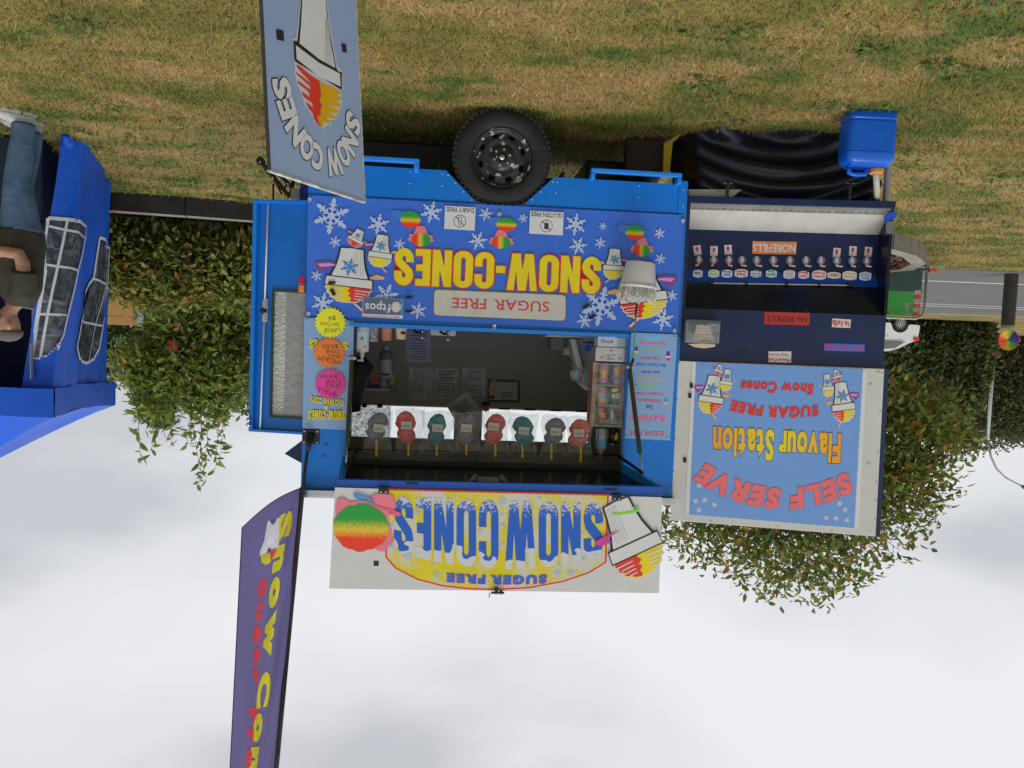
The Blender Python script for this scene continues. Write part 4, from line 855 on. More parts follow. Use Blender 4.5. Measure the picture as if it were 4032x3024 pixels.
stm = [mat('straw_%s' % n_, c_, .3, alpha=1) for n_, c_ in (('clear', (.62, .64, .62)), ('green', (.45, .60, .45)), ('pink', (.66, .50, .50)), ('yellow', (.66, .62, .42)))]
random.seed(3)
for i in range(110):
    a = random.uniform(0, 2*math.pi); q = rr*.88*math.sqrt(random.random()); x, y = rc[0]+q*math.cos(a), bo+q*math.sin(a)
    top = rc[1]+.055+random.uniform(-.012, .03)+(.02 if random.random() < .1 else 0); dx, dy = (x-rc[0])*.22+random.uniform(-.008, .008), (y-bo)*.22
    P0 = (x, y, rc[1]-.05); P1 = (x+dx, y+dy, top)
    sb = MB().tube([P0, P1], .0035, 6).obox((P1[0], P1[1], P1[2]+.008), (.0065, 0, 0), (0, .0015, .001), (dx*.1, 0, .010))
    bk.part('straw', tl(sb), stm[random.choice((0, 0, 0, 1, 2, 3))])
hk = TF.p3(zB(905, 960), bo)
bk.part('handle', MB().tube([(rc[0]+rr, bo, rc[1]-.01), (rc[0]+rr*.93, bo-.02, rc[1]+.07), (rc[0]+.06, bo-.02, hk[2]-.012), hk, (rc[0]-.06, bo-.02, hk[2]-.02), (rc[0]-rr*.8, bo-.02, rc[1]+.04), (rc[0]-rr, bo, rc[1]-.01)], .002, 6), mat('wire', (.06, .06, .06), .4, .6))
top = TF.p3(D(1362, 796), -.05); mid = TF.p3(D(1373, 690), -.11)
crd = Th('bungee_cord', 'thin green cord with black hooks holding up the white bucket', 'cord', TF, hk)
crd.part('cord', MB().tube([TF.p3(zB(888, 1130), -.138), TF.p3(D(1371, 720), -.10), TF.p3(D(1368, 775), -.065)], .0055, 8), mat('green_cord', ph(30, 140, 110), .6), smooth=True)
crd.part('hook', MB().tube([hk, TF.p3(zB(892, 1060), -.139), TF.p3(zB(888, 1130), -.138)], [.005, .009, .009], 8), BLACK, smooth=True)
crd.part('hook', MB().tube([TF.p3(D(1368, 775), -.065), TF.p3(D(1364, 788), -.055), (top[0], -.05, top[2]+.01)], [.009, .009, .006], 8), BLACK, smooth=True)

# ------------------------------------------------------------------ inside the trailer
zI = Zm(1360, 1270, 1900, 2212); zR = Zm(1860, 1270, 2700, 2212)
CT = VB1+.028                                              # counter top
def upr(z, x, y0, y1, o): # centre u, bottom v, top v of an upright thing seen at crop column x
    a = TF.at(z(x, y0), o); b = TF.at(z(x, y1), o); return (a[0]+b[0])/2, a[1], b[1]
def wid(z, x0, x1, y, o): return abs(TF.at(z(x0, y), o)[0]-TF.at(z(x1, y), o)[0])
CLEAR = film('clear_plastic', (.75, .78, .78), a=.30, rough=.1, bump=.3, bs=20)
# sanitiser
o_ = .08; u, v0, v1 = upr(zI, 275, 60, 630, o_); w_ = wid(zI, 170, 390, 250, o_)/2; v0 = CT
t = Th('sanitiser_bottle', 'clear hand sanitiser pump bottle with white label on the counter', 'bottle', TF, (u, o_, v0)); hgt = v1-v0
t.part('bottle', MB().lathe([(0, v0), (w_*.95, v0), (w_, v0+.01), (w_*.92, v0+hgt*.35), (w_, v0+hgt*.62), (w_*.9, v0+hgt*.70), (w_*.35, v0+hgt*.74), (w_*.3, v0+hgt*.76)], (u, o_, 0), 'z', 24, sy=.6), mat('sanitiser_gel', (.62, .66, .66), .15, var=.05), smooth=True)
t.part('label', MB().box(u-w_*.75, u+w_*.7, o_-w_*.64, o_-w_*.60, v0+.03, v0+hgt*.62), WPRINT)
t.part('drop_print', MB().sheet(wob((u, v0+hgt*.33), .011, .013, 12, 0), o_-w_*.66), SKYB)
t.part('red_mark', MB().sheet([(u-.012, v0+hgt*.53), (u-.032, v0+hgt*.53), (u-.022, v0+hgt*.61)], o_-w_*.66), RED)
t.part('pump', MB().lathe([(.014, v0+hgt*.76), (.016, v0+hgt*.86), (.009, v0+hgt*.87), (.009, v0+hgt*.96), (.012, v1), (0, v1)], (u, o_, 0), 'z', 14).box(u-.006, u+.03, o_-.006, o_+.006, v1-.012, v1-.002), WHITE, smooth='auto')
def cup(name, label, x, xa, xb, y1, o_, m, prints=True, r2=.82):
    u, v0, v1 = upr(zI, x, 75, y1, o_); w_ = wid(zI, xa, xb, 120, o_)/2; v0 = CT
    t = Th(name, label, 'cup', TF, (u, o_, v0)); t.part('shell', MB().lathe([(w_*1.04, v0), (w_*1.04, v0+.006), (w_, v0+.008), (w_*r2, v1-.002), (w_*r2*.96, v1), (0, v1-.002)], (u, o_, 0), 'z', 24), m, smooth='auto'); return t, u, v0, v1, w_
t, u, v0, v1, w_ = cup('clear_cup', 'clear plastic cup beside the sanitiser bottle', 455, 375, 550, 310, .10, CLEAR)
t, u, v0, v1, w_ = cup('paper_cup', 'brick orange paper cup turned upside down on the counter', 668, 580, 760, 292, .10, mat('orange_cup', ph(188, 120, 92), .6)); words(t, 'Thank you', line(zI, 735, 122, 640, 118, 22), .10-w_-.004, WPRINT, bold=0)
t, u, v0, v1, w_ = cup('paper_cup', 'cream paper cup turned upside down on the counter', 898, 808, 992, 272, .10, mat('cream_cup', ph(202, 190, 148), .6)); t.part('badge', MB().box(u-.034, u+.0, .10-w_-.004, .10-w_-.001, v0+.022, v0+.04), INK)
# grey wall dispenser
o_ = .9; u, v0, v1 = upr(zI, 652, 365, 905, o_); w_ = wid(zI, 545, 762, 700, o_)/2; h_ = v1-v0
GRY = mat('grey_bottle', (.42, .42, .40), .45)
t = Th('upturned_bottle', 'grey upturned dispenser bottle with small black label inside the trailer', 'bottle', TF, (u, o_, v0))
t.part('bottle', MB().lathe([(w_*.98, v0+h_*.43), (w_, v0+h_*.6), (w_, v1-.02), (w_*.8, v1), (0, v1)], (u, o_, 0), 'z', 24), GRY, smooth=True)
t.part('shoulder', MB().lathe([(w_*.5, v0+h_*.14), (w_*.86, v0+h_*.2), (w_, v0+h_*.27), (w_*.98, v0+h_*.43)], (u, o_, 0), 'z', 24), mat('slate_grey', (.14, .15, .17), .5), smooth=True)
t.part('nozzle', MB().lathe([(0, v0), (w_*.32, v0), (w_*.45, v0+h_*.08), (w_*.5, v0+h_*.14)], (u, o_, 0), 'z', 16), GRY, smooth=True)
t.part('label', MB().box(u-w_*.6, u+w_*.55, o_-w_-.003, o_-w_+.02, v1-h_*.17, v1-h_*.10), BLACK)
t.part('wall_bracket', MB().box(u-.02, u+.02, o_+w_*.6, DEP-.05, v1-.08, v1-.05), STEEL)
# notices on the back wall
bo_ = DEP-.053
SLV = mat('plastic_sleeve', (.40, .41, .43), .16, var=.35, vs_=9, bump=1.0, bs=14, spec=.8)
def notice(label, z, quad, m, lines_=0, name='notice', o_=None, seed=1):
    o_ = bo_ if o_ is None else o_; P = [TF.at(z(*q), o_) for q in quad]; t = Th(name, label, 'notice', TF, (min(p[0] for p in P), o_, min(p[1] for p in P))); t.part('sheet', MB().prism(P, o_-.002, o_), m)
    r_ = random.Random(seed)
    for i in range(lines_):
        f_ = .12+.76*i/max(1, lines_-1); a, b = .12+.1*r_.random(), .88-.2*r_.random()
        q = lambda s, t: tuple(P[0][k]*(1-s)*(1-t)+P[1][k]*s*(1-t)+P[2][k]*s*t+P[3][k]*(1-s)*t for k in (0, 1))
        t.part('text_line', MB().sheet([q(a, f_), q(b, f_), q(b, f_+.018), q(a, f_+.018)], o_-.003), CHAR)
    return t
notice('pale violet printed sheet behind the chrome taps', zI, [(1372, 100), (972, 95), (985, 648), (1378, 650)], mat('violet_paper', ph(96, 96, 118, 5), .5), 11)
notice('shiny crumpled plastic sleeve on the back wall', zI, [(1422, 722), (1018, 703), (1006, 1255), (1410, 1270)], SLV, 0)
notice('printed page in a plastic sleeve beside the crumpled one', zI, [(1825, 730), (1430, 722), (1416, 1240), (1815, 1215)], SLV, 9, seed=4)
notice('glossy printed page in a plastic sleeve beside the framed certificate', z2, [(1055, 302), (920, 297), (915, 440), (1050, 470)], SLV, 4, seed=6)
ct = notice('framed certificate with dark border and orange ribbon on the back wall', zR, [(497, 595), (158, 585), (155, 825), (492, 832)], mat('dark_frame', (.05, .06, .09), .4), 0, 'certificate')
P = [TF.at(zR(*q), bo_-.0026) for q in [(470, 622), (182, 614), (180, 800), (466, 806)]]; ct.part('page', MB().sheet(P, bo_-.0026), mat('certificate_paper', (.50, .51, .53), .4))
ct.part('ribbon', MB().sheet([TF.at(zR(*q), bo_-.0034) for q in [(215, 592), (240, 590), (278, 660), (262, 668), (235, 625), (180, 718), (160, 712)]], bo_-.0034), mat('ribbon_orange', ph(190, 100, 30, 3), .5))
ct.part('seal', MB().sheet(wob(TF.at(zR(207, 775), bo_-.0034), .02, .02, 14, .04), bo_-.0034), CHAR)
for y in (725, 745, 762): ct.part('text_line', MB().sheet([TF.at(zR(*q), bo_-.0034) for q in [(420, y), (300, y-2), (300, y+5), (420, y+7)]], bo_-.0034), CHAR)
ps = notice('small posters with orange logo and a no smoking ring on the back wall', zI, [(870, 800), (320, 800), (310, 1130), (850, 1140)], mat('poster_paper', (.36, .37, .38), .5), 0, 'poster')
for q, m_ in (([(560, 905), (400, 905), (330, 1060), (560, 1060)], DKB), ([(545, 800), (400, 860), (420, 1000), (550, 990)], mat('logo_orange', ph(190, 80, 60, 2.5), .5)), ([(720, 905), (565, 905), (565, 1060), (718, 1060)], SKYB), ([(700, 1068), (330, 1066), (320, 1105), (698, 1112)], WPRINT), ([(815, 840), (750, 835), (725, 990), (770, 1000)], YEL)):
    ps.part('printed_block', MB().sheet([TF.at(zI(*p), bo_-.0026) for p in q], bo_-.0026-.0002*len(ps.o.children)), m_)
c = TF.at(zI(622, 985), bo_-.005); ps.part('emblem', MB().sheet(wob(c, .026, .036, 18, 0), bo_-.0046).sheet(wob(c, .020, .029, 18, 0), bo_-.0052, 1), [WPRINT, mat('peach_print', ph(240, 170, 95), .4)])
c = TF.at(zI(768, 1075), bo_-.005); mb = MB()
for i in range(20):
    a, b = 2*math.pi*i/20, 2*math.pi*(i+1)/20; mb.add([(c[0]+q*math.cos(t_), bo_-.0046, c[1]+q*math.sin(t_)) for q, t_ in ((.022, a), (.022, b), (.028, b), (.028, a))], [(3, 2, 1, 0)])
ps.part('no_smoking_ring', mb, RED)
notice('white card lying behind the second chrome tap', zI, [(1780, 130), (1375, 118), (1378, 205), (1778, 218)], WPRINT, 0, 'card', o_=.5)
ccard = notice('large grey card hanging at a tilt behind the bags of candy floss', z2, [(1032, 545), (945, 432), (828, 510), (905, 640)], mat('grey_card', (.20, .20, .20), .5), 0, 'card', o_=.55)
ccard.part('printed_block', MB().sheet([TF.at(z2(*p), .5475) for p in [(985, 520), (940, 470), (860, 520), (905, 570)]], .5475), mat('darker_grey', (.12, .12, .125), .5))
for i in range(2):                                          # the cord that lets it hang from the ceiling
    a = TF.p3(z2(905+i*100, 620-70*i), .55); ccard.part('hanging_cord', MB().tube([a, (a[0]+(.0 if i else .0), .55, VT-.05)], .002, 5), BLACK)
# chrome taps
def counter_tap(x, y0, y1, label):
    o_ = .22; u, v0, v1 = upr(zI, x, y0, y1, o_); v0 = CT
    t = Th('chrome_tap', label, 'tap', TF, (u, o_, v0)); hv = v1-v0
    t.part('stem', MB().tube([(u, o_, v0), (u, o_, v0+hv*.35), (u, o_, v0+hv*.38), (u, o_, v0+hv*.78)], [.013, .011, .007, .008], 12), CHROME, smooth=True)
    t.part('spout', MB().tube([(u, o_, v0+hv*.25), (u+.03, o_-.03, v0+hv*.32), (u+.055, o_-.05, v0+hv*.12), (u+.055, o_-.05, v0+.01)], .009, 10), BLACK, smooth=True)
    mb = MB()
    for k in range(2):
        a = k*math.pi/2+.2; mb.tube([(u-.021*math.cos(a), o_-.021*math.sin(a), v1-.01), (u+.021*math.cos(a), o_+.021*math.sin(a), v1-.01)], [.005, .005], 8)
    t.part('cross_handle', mb.lathe([(.009, v1-.02), (.009, v1-.004), (0, v1)], (u, o_, 0), 'z', 10), CHROME, smooth=True)
counter_tap(1232, 150, 285, 'chrome cross handle tap in front of the violet sheet'); counter_tap(1648, 170, 310, 'chrome cross handle tap in front of the white card')
# black jacket hanging at the edge of the opening
jp = [TF.at(zI(*p), .25) for p in [(145, 465), (300, 560), (432, 720), (380, 830), (330, 980), (260, 1130), (220, 1434), (130, 1540), (130, 900)]]
mb = MB(); cj = (sum(p[0] for p in jp)/len(jp), sum(p[1] for p in jp)/len(jp))
jp = [(UR-.06 if p[0] > .95 else p[0], p[1]) for p in jp]
for lay, yy in ((.75, .18), (1, .24), (1, .36), (.7, .42)):
    for p in jp: mb.v.append((cj[0]+(p[0]-cj[0])*lay, yy+random.uniform(-.012, .012), cj[1]+(p[1]-cj[1])*lay))
n = len(jp)
for i in range(3):
    for j in range(n): mb.f.append((i*n+j, i*n+(j+1) % n, (i+1)*n+(j+1) % n, (i+1)*n+j)); mb.m.append(0)
mb.f.append(tuple(range(n-1, -1, -1))); mb.f.append(tuple(range(3*n, 4*n))); mb.m += [0, 0]
solo('black_jacket', 'black jacket hanging inside the opening behind the price stars', 'jacket', mb, mat('black_cloth', (.006, .006, .007), .8), TF, (cj[0], .3, min(p[1] for p in jp)), smooth=True)
# ice shaver at the far end of the counter
o_ = .55
t = Th('ice_shaver', 'pale grey ice shaving machine with blue print behind the eftpos card', 'machine', TF, (TF.at(zR(1200, 200), o_)[0], o_, CT-.15))
ISH = mat('shaver_grey', (.52, .53, .53), .4)
t.part('body', MB().prism([TF.at(zR(*p), o_) for p in [(1010, 175), (1340, 150), (1330, 720), (1240, 725), (1145, 640), (1120, 440)]], o_, o_+.35), ISH, bevel=.008)
t.part('chute', MB().prism([TF.at(zR(*p), o_-.06) for p in [(1005, 170), (1065, 172), (1140, 480), (1085, 480)]], o_-.10, o_-.001), mat('shaver_light', (.60, .61, .61), .4), bevel=.006)
t.part('tray', MB().prism([TF.at(zR(*p), o_-.1) for p in [(770, 118), (1310, 130), (1305, 165), (772, 150)]], o_-.12, o_+.3), ISH, bevel=.006)
t.part('motor', MB().prism([TF.at(zR(*p), o_+.05) for p in [(805, 152), (948, 155), (948, 290), (812, 285)]], o_+.02, o_+.25), mat('motor_grey', (.14, .14, .14), .5), bevel=.01)
t.part('gear', MB().lathe([(.0, 0), (.035, .0), (.035, .05), (0, .05)], TF.p3(zR(985, 270), o_), 'z', 18), mat('brass', (.38, .32, .20), .4), smooth='auto')
words(t, 'oo', line(zR, 1290, 240, 1165, 232, 62), o_-.104, ROYAL, bold=.06, outline=(DKB, .03))
t.part('blue_stripe', MB().sheet([TF.at(zR(*p), o_-.103) for p in [(1290, 195), (1130, 198), (1150, 212), (1290, 225)]], o_-.103), DKB)
sc_ = TF.p3(zR(1078, 500), .40); sb_ = TF.at(zR(1078, 610), .40); rs = wid(zR, 1010, 1150, 500, .40)/2
t = Th('ice_scoop', 'clear plastic scoop hanging on the ice shaver', 'scoop', TF, sc_)
t.part('bowl', MB().lathe([(rs, sc_[2]), (rs*.97, sc_[2]+.03), (rs*.75, sc_[2]+.065), (rs*.3, sb_[1]), (0, sb_[1]+.002)], (sc_[0], .40, 0), 'z', 20), CLEAR, smooth=True)
t.part('handle', MB().tube([(sc_[0]-rs*.6, .41, sc_[2]+.005), (sc_[0]+.02, .42, sc_[2]-.02), (sc_[0]+.04, .45, sc_[2]-.055)], .005, 8), CLEAR, smooth=True)
t.part('hook', MB().tube([(sc_[0]-rs, .40, sc_[2]+.02), (sc_[0]-rs-.02, .5, sc_[2]+.02), (sc_[0]-rs-.03, .56, sc_[2]+.01)], .004, 6), BLACK)
# boxes and rack of cans
def slab(name, label, cat, z, quad, o0, o1, m):
    P = [TF.at(z(*q), o0) for q in quad]; t = Th(name, label, cat, TF, (P[0][0], o0, min(p[1] for p in P))); t.part('body', MB().prism(P, o0, o1), m, bevel=.003); return t
t = slab('eftpos_box', 'white box with a card reading EFTPOS on the counter', 'box', zR, [(1612, 160), (1300, 148), (1296, 250), (1600, 262)], .06, .20, mat('cream_box', (.60, .60, .56), .5))
t.part('card', MB().prism([TF.at(zR(*q), .058) for q in [(1500, 152), (1305, 146), (1300, 246), (1497, 256)]], .056, .059), WHITE); words(t, 'EFTPOS', line(zR, 1455, 182, 1335, 176, 32), .0545, INK, bold=.0)
t = slab('metal_box', 'brushed steel box with a handwritten DRINKS $2.00 card', 'box', zR, [(1597, 264), (1280, 252), (1272, 398), (1592, 412)], .05, .22, ALU)
t.part('price_card', MB().prism([TF.at(zR(*q), .048) for q in [(1507, 302), (1365, 295), (1358, 386), (1502, 398)]], .046, .049), WHITE)
words(t, 'DRINKS', line(zR, 1478, 372, 1378, 365, 18), .045, INK, bold=-.01); words(t, '$2.00', line(zR, 1480, 330, 1385, 325, 20), .045, INK, bold=-.01); words(t, 'CCAD', line(zR, 1440, 352, 1395, 350, 14), .045, INK, bold=-.01)
for x, y in ((1340, 363), (1525, 375), (1436, 297)):
    u, v = TF.at(zR(x, y), .05); t.part('screw', MB().lathe([(0, .044), (.009, .045), (.010, .05)], (u, 0, v), 'y', 12), CHROME, smooth=True)
WOOD = mat('rack_wood', ph(160, 108, 70), .6, var=.3, vs_=14)
ro0, ro1 = .05, .19
t = Th('drink_rack', 'narrow wooden rack with a clear front holding six drink cans', 'rack', TF, (TF.at(zR(1420, 420), ro0)[0], ro0, TF.at(zR(1420, 416), ro0)[1]))
PL = lambda x, y, o=ro0: TF.at(zR(x, y), o)
t.part('side_board', MB().prism([PL(1600, 428), PL(1552, 426), PL(1520, 1085), PL(1560, 1090)], ro0, ro1), WOOD); t.part('side_board', MB().prism([PL(1300, 415), PL(1255, 413), PL(1220, 1078), PL(1262, 1080)], ro0, ro1), WOOD)
t.part('back_board', MB().prism([PL(1600, 428), PL(1255, 413), PL(1220, 1078), PL(1560, 1090)], ro1+.001, ro1+.008), mat('rack_back', (.25, .25, .25), .6))
SHY = [420, 640, 850, 1062]
for y in SHY:
    t.part('shelf', MB().prism([PL(1551, y+14), PL(1301, y+2), PL(1300, y+12), PL(1551, y+24)], ro0+.006, ro1-.001), mat('shelf_clear', (.35, .36, .36), .3))
t.part('front_sheet', MB().prism([PL(1600, 428, ro0-.004), PL(1255, 413, ro0-.004), PL(1220, 1078, ro0-.004), PL(1560, 1090, ro0-.004)], ro0-.005, ro0-.002), film('rack_perspex', a=.10, bump=.1))
for i in range(6):
    for s_ in (0, 1):
        x = (1578 if s_ else 1280)-(6.2 if s_ else 6.0)*i; u, v = PL(x, 445+118*i); t.part('screw', MB().lathe([(0, ro0-.009), (.004, ro0-.008), (.005, ro0-.004)], (u, 0, v), 'y', 6), STEEL)
def can(x, y0, y1, xa, xb, o_, m, label, bands=(), cat='can', txt=None):
    u, v0, v1 = upr(zR, x, y0, y1, o_); w_ = wid(zR, xa, xb, (y0+y1)/2, o_)/2
    c = Th('drink_can', label, 'can', TF, (u, o_, v0), 'cans in the wooden rack')
    c.part('body', MB().lathe([(w_*.78, v0+.001), (w_*.84, v0+.006), (w_, v0+.016), (w_, v1-.016), (w_*.80, v1-.004)], (u, o_, 0), 'z', 24), m, smooth=True)
    c.part('rim', MB().lathe([(w_*.80, v1-.005), (w_*.83, v1-.001), (w_*.78, v1), (w_*.74, v1-.004), (0, v1-.004)], (u, o_, 0), 'z', 24).lathe([(0, v0+.006), (w_*.7, v0+.006), (w_*.74, v0), (w_*.78, v0+.001)], (u, o_, 0), 'z', 24), ALU, smooth=True)
    for (x0, z0, dx, dz, bm, sl) in bands:
        h_ = v1-v0; mb = MB(); n = 7
        for i in range(n+1):
            a = math.pi*(.5+(x0+dx*(i/n-.5))); 
            for k_ in (0, 1): mb.v.append((u-w_*1.01*math.cos(a), o_-w_*1.01*math.sin(a), v0+h_*(z0+sl*(i/n-.5)+(dz/2 if k_ else -dz/2)*math.sin(math.pi*(.08+.84*i/n)))))
        for i in range(n): mb.f.append((2*i, 2*i+2, 2*i+3, 2*i+1)); mb.m.append(0)
        c.part('label_print', mb, bm)
    if txt: words(c, txt[0], line(zR, *txt[1]), o_-w_*1.03, txt[2], bold=.05)
    return c
ro = .10
CP = lambda n_, *c_: mat(n_, ph(*c_), .25, .3, var=.08)
can(1358, 430, 625, 1312, 1405, ro, CP('can_pink', 222, 130, 145), 'pink drink can with yellow fruit print, lowest row of the rack', [(0, .42, .5, .3, YEL, .1), (0, .32, .2, .12, LIME, 0), (.0, .8, .6, .12, HOT, -.1)])
can(1493, 438, 630, 1445, 1545, ro, CP('can_sky', 40, 130, 200), 'blue drink can with orange fruit print, lowest row of the rack', [(0, .32, .6, .42, ORA, 0), (.1, .72, .4, .25, mat('rust_print', ph(190, 90, 40), .4), 0)])
can(1345, 662, 838, 1298, 1394, ro, CP('can_orange', 226, 130, 40), 'orange drink can with FAN lettering in the rack', [(-.05, .5, .6, .42, SKYB, .05)], txt=('FAN', (1360, 730, 1302, 725, 48), WPRINT))
can(1480, 668, 845, 1428, 1532, ro, CP('can_green', 40, 130, 50), 'green drink can with white lettering in the rack', [(.1, .18, .6, .2, YEL, .1)], txt=('ite', (1525, 730, 1445, 740, 62), WPRINT))
can(1336, 865, 1035, 1290, 1382, ro, CP('can_red', 200, 50, 50), 'red drink can with yellow stripe, upper row of the rack', [(0, .45, .8, .15, YEL, -.15), (0, .6, .8, .1, LIME, -.15)])
can(1466, 872, 1040, 1422, 1510, ro, CP('can_maroon', 84, 60, 66), 'dark maroon and silver drink can, upper row of the rack', [(.25, .5, .3, .8, mat('silver_print', (.45, .45, .46), .3, .6), 0)])
c = can(1458, 1092, 1262, 1405, 1510, ro, CP('can_black', 22, 20, 24), 'black drink can with yellow emblem standing on top of the rack', [(-.2, .5, .3, .5, YEL, .1)])
u, v0, v1 = upr(zR, 1335, 1092, 1365, ro); w_ = wid(zR, 1278, 1388, 1150, ro)/2; h_ = v1-v0
t = Th('water_bottle', 'clear water bottle with blue label standing on top of the rack', 'bottle', TF, (u, ro, v0))
t.part('bottle', MB().lathe([(0, v0), (w_*.9, v0), (w_, v0+.012), (w_*.94, v0+h_*.4), (w_, v0+h_*.75), (w_*.45, v1-.02), (w_*.4, v1)], (u, ro, 0), 'z', 24), mat('bottle_clear', (.30, .34, .36), .12, var=.4, vs_=25, spec=.8), smooth=True)
t.part('label', MB().lathe([(w_*1.02, v0+h_*.42), (w_*1.02, v0+h_*.72)], (u, ro, 0), 'z', 24), mat('bottle_label', ph(90, 150, 190), .4), smooth=True)
t.part('cap', MB().lathe([(w_*.45, v1-.004), (w_*.45, v1+.018), (0, v1+.02)], (u, ro, 0), 'z', 16), RED, smooth='auto')
# ------------------------------------------------------------------ bags of candy floss on the rail
oR_ = .07
ra = TF.p3(z2(300, 762), oR_); rb = TF.p3(z2(1760, 792), oR_)
tr.part('bag_rail', MB().tube([(OPR+.002, oR_, ra[2]), (OPL-.002, oR_, rb[2])], .005, 8), NAVYD, smooth=True)
FL = {'grey': mat('floss_grey', ph(92, 88, 100, 2.4), .95, bump=.8, bs=60), 'red': mat('floss_red', ph(170, 66, 66, 2.2), .95, bump=.8, bs=60), 'teal': mat('floss_teal', ph(20, 98, 106, 2.2), .95, bump=.8, bs=60), 'pink': mat('floss_pink', ph(192, 88, 80, 2.2), .95, bump=.8, bs=60)}
BAG = film('bag_film', (.85, .88, .9), a=.13, rough=.08, bump=1.0, bs=26); STK = mat('yellow_stick', ph(205, 180, 30), .5); LBL = mat('floss_label', (.58, .57, .51), .5)
bags = [('grey', 380, 505, 548, 712, 365, 525, 435, 800, 447, 640, 'grey candy floss bag hanging next to the black jacket'), ('red', 545, 668, 540, 735, 545, 705, 616, 797, 604, 625, 'red candy floss bag hanging beside the grey one next to the jacket'),
        ('teal', 725, 835, 555, 742, 690, 870, 776, 797, 780, 640, 'teal candy floss bag hanging in front of the plain white window'), ('grey', 890, 1000, 560, 735, 865, 1030, 943, 792, 943, 640, 'grey candy floss bag hanging in front of the tilted grey card'),
        ('red', 1040, 1160, 555, 737, 1035, 1185, 1107, 800, 1097, 632, 'red candy floss bag hanging under the framed certificate'), ('teal', 1200, 1325, 570, 742, 1190, 1345, 1260, 810, 1268, 655, 'teal candy floss bag with a dark tip hanging near the ice shaver'),
        ('grey', 1375, 1500, 578, 737, 1370, 1505, 1424, 817, 1448, 660, 'purplish grey candy floss bag hanging beside the one marked $3'), ('pink', 1510, 1640, 585, 752, 1510, 1655, 1590, 832, 1580, 668, 'salmon pink candy floss bag marked $3 beside the drink rack')]
for k_, (cn, fx0, fx1, fy0, fy1, bx0, bx1, sx, sy, lx, ly, lab) in enumerate(bags):
    random.seed(20+k_); ra_z = ra[2]+(rb[2]-ra[2])*k_/8
    top = TF.p3(z2(sx, sy), oR_-.012)
    t = Th('candy_floss_bag', lab, 'candy floss', TF, top, 'bags of candy floss on the rail')
    A = TF.at(z2(fx0, fy0), oR_); B_ = TF.at(z2(fx1, fy1), oR_); cu2 = (A[0]+B_[0])/2; hw = abs(A[0]-B_[0])/2; vlo, vhi = min(A[1], B_[1]), max(A[1], B_[1]); H_ = vhi-vlo
    mb = MB(); nn, kk = 22, 22
    ph1, ph2 = random.uniform(0, 6), random.uniform(0, 6)
    for i in range(kk+1):
        f_ = i/kk; env = math.sin(math.pi*min(1, max(0, f_)))**.45; wst = 1-.30*math.exp(-((f_-.55)/.11)**2); sh = hw*.16*math.sin(3*f_+ph1)
        for j in range(nn):
            a = 2*math.pi*j/nn; q = env*wst*(1+.06*math.sin(3*a+ph2+5*f_)+.05*random.uniform(-1, 1))
            mb.v.append((cu2+sh+hw*.95*q*math.cos(a), oR_+.05*q*math.sin(a), vlo+H_*f_))
    for i in range(kk):
        for j in range(nn): mb.f.append((i*nn+j, i*nn+(j+1) % nn, (i+1)*nn+(j+1) % nn, (i+1)*nn+j)); mb.m.append(0)
    t.part('floss', mb, FL[cn], smooth=True)
    l0 = TF.at(z2(bx0, fy0-14), oR_); l1 = TF.at(z2(bx1, fy1), oR_); bl, br = min(l0[0], l1[0]), max(l0[0], l1[0]); bz0 = l0[1]; bz1 = ra_z+.012
    mb = MB(); n1_, n2_ = 14, 18
    for sgn in (-1, 1):
        for i in range(n2_+1):
            for j in range(n1_+1):
                s_, f_ = j/n1_, i/n2_; bul = math.sin(math.pi*s_)**.5*math.sin(math.pi*f_)**.4; pin = 1-.16*math.exp(-((f_-.55)/.2)**2)+.1*max(0, f_-.85)
                mb.v.append(((bl+br)/2+(s_-.5)*(br-bl)*pin+.004*math.sin(9*f_+k_), oR_+sgn*(.006+.062*bul+.005*math.sin(17*s_+11*f_+k_)*bul), bz0+(bz1-bz0)*f_+.006*math.sin(7*s_+k_)*(1-f_)))
    st = (n1_+1)*(n2_+1)
    for q in (0, 1):
        for i in range(n2_):
            for j in range(n1_):
                a = q*st+i*(n1_+1)+j; f_ = (a, a+1, a+n1_+2, a+n1_+1); mb.f.append(f_ if q == 0 else f_[::-1]); mb.m.append(0)
    t.part('bag', mb, BAG, smooth=True)
    t.part('stick', MB().prism([TF.at(z2(sx+5, fy1-12), oR_-.012), TF.at(z2(sx-6, fy1-12), oR_-.012), TF.at(z2(sx-7, sy), oR_-.012), TF.at(z2(sx+5, sy), oR_-.012)], oR_-.016, oR_-.012), STK)
    c = TF.at(z2(lx, ly), oR_-.072); a_ = random.uniform(-.08, .08); w2, h2 = .037, .027
    lb = t.part('label', MB().prism([(c[0]+x*w2*math.cos(a_)-y*h2*math.sin(a_), c[1]+x*w2*math.sin(a_)+y*h2*math.cos(a_)) for x, y in ((-1, -1), (1, -1), (1, 1), (-1, 1))], oR_-.0735, oR_-.072), LBL)
    words(t, 'CANDYFLOSS', line(z2, lx+21, ly-1, lx-20, ly-3, 11), oR_-.0745, CHAR, bold=.0, parent=lb); words(t, 'cherry', line(z2, lx+10, ly-18, lx-10, ly-18, 10), oR_-.0745, CHAR, parent=lb) if False else None
    if cn == 'pink': words(t, '$3', line(z2, lx+14, ly-52, lx-16, ly-54, 26), oR_-.076, REDT, bold=.02)
pm = TF.p3(zR(140, 890), bw-.03); t = Th('pink_marker', 'small pink bottle with a black cap standing on the window ledge', 'bottle', TF, (pm[0], bw-.04, pm[2]-.05))
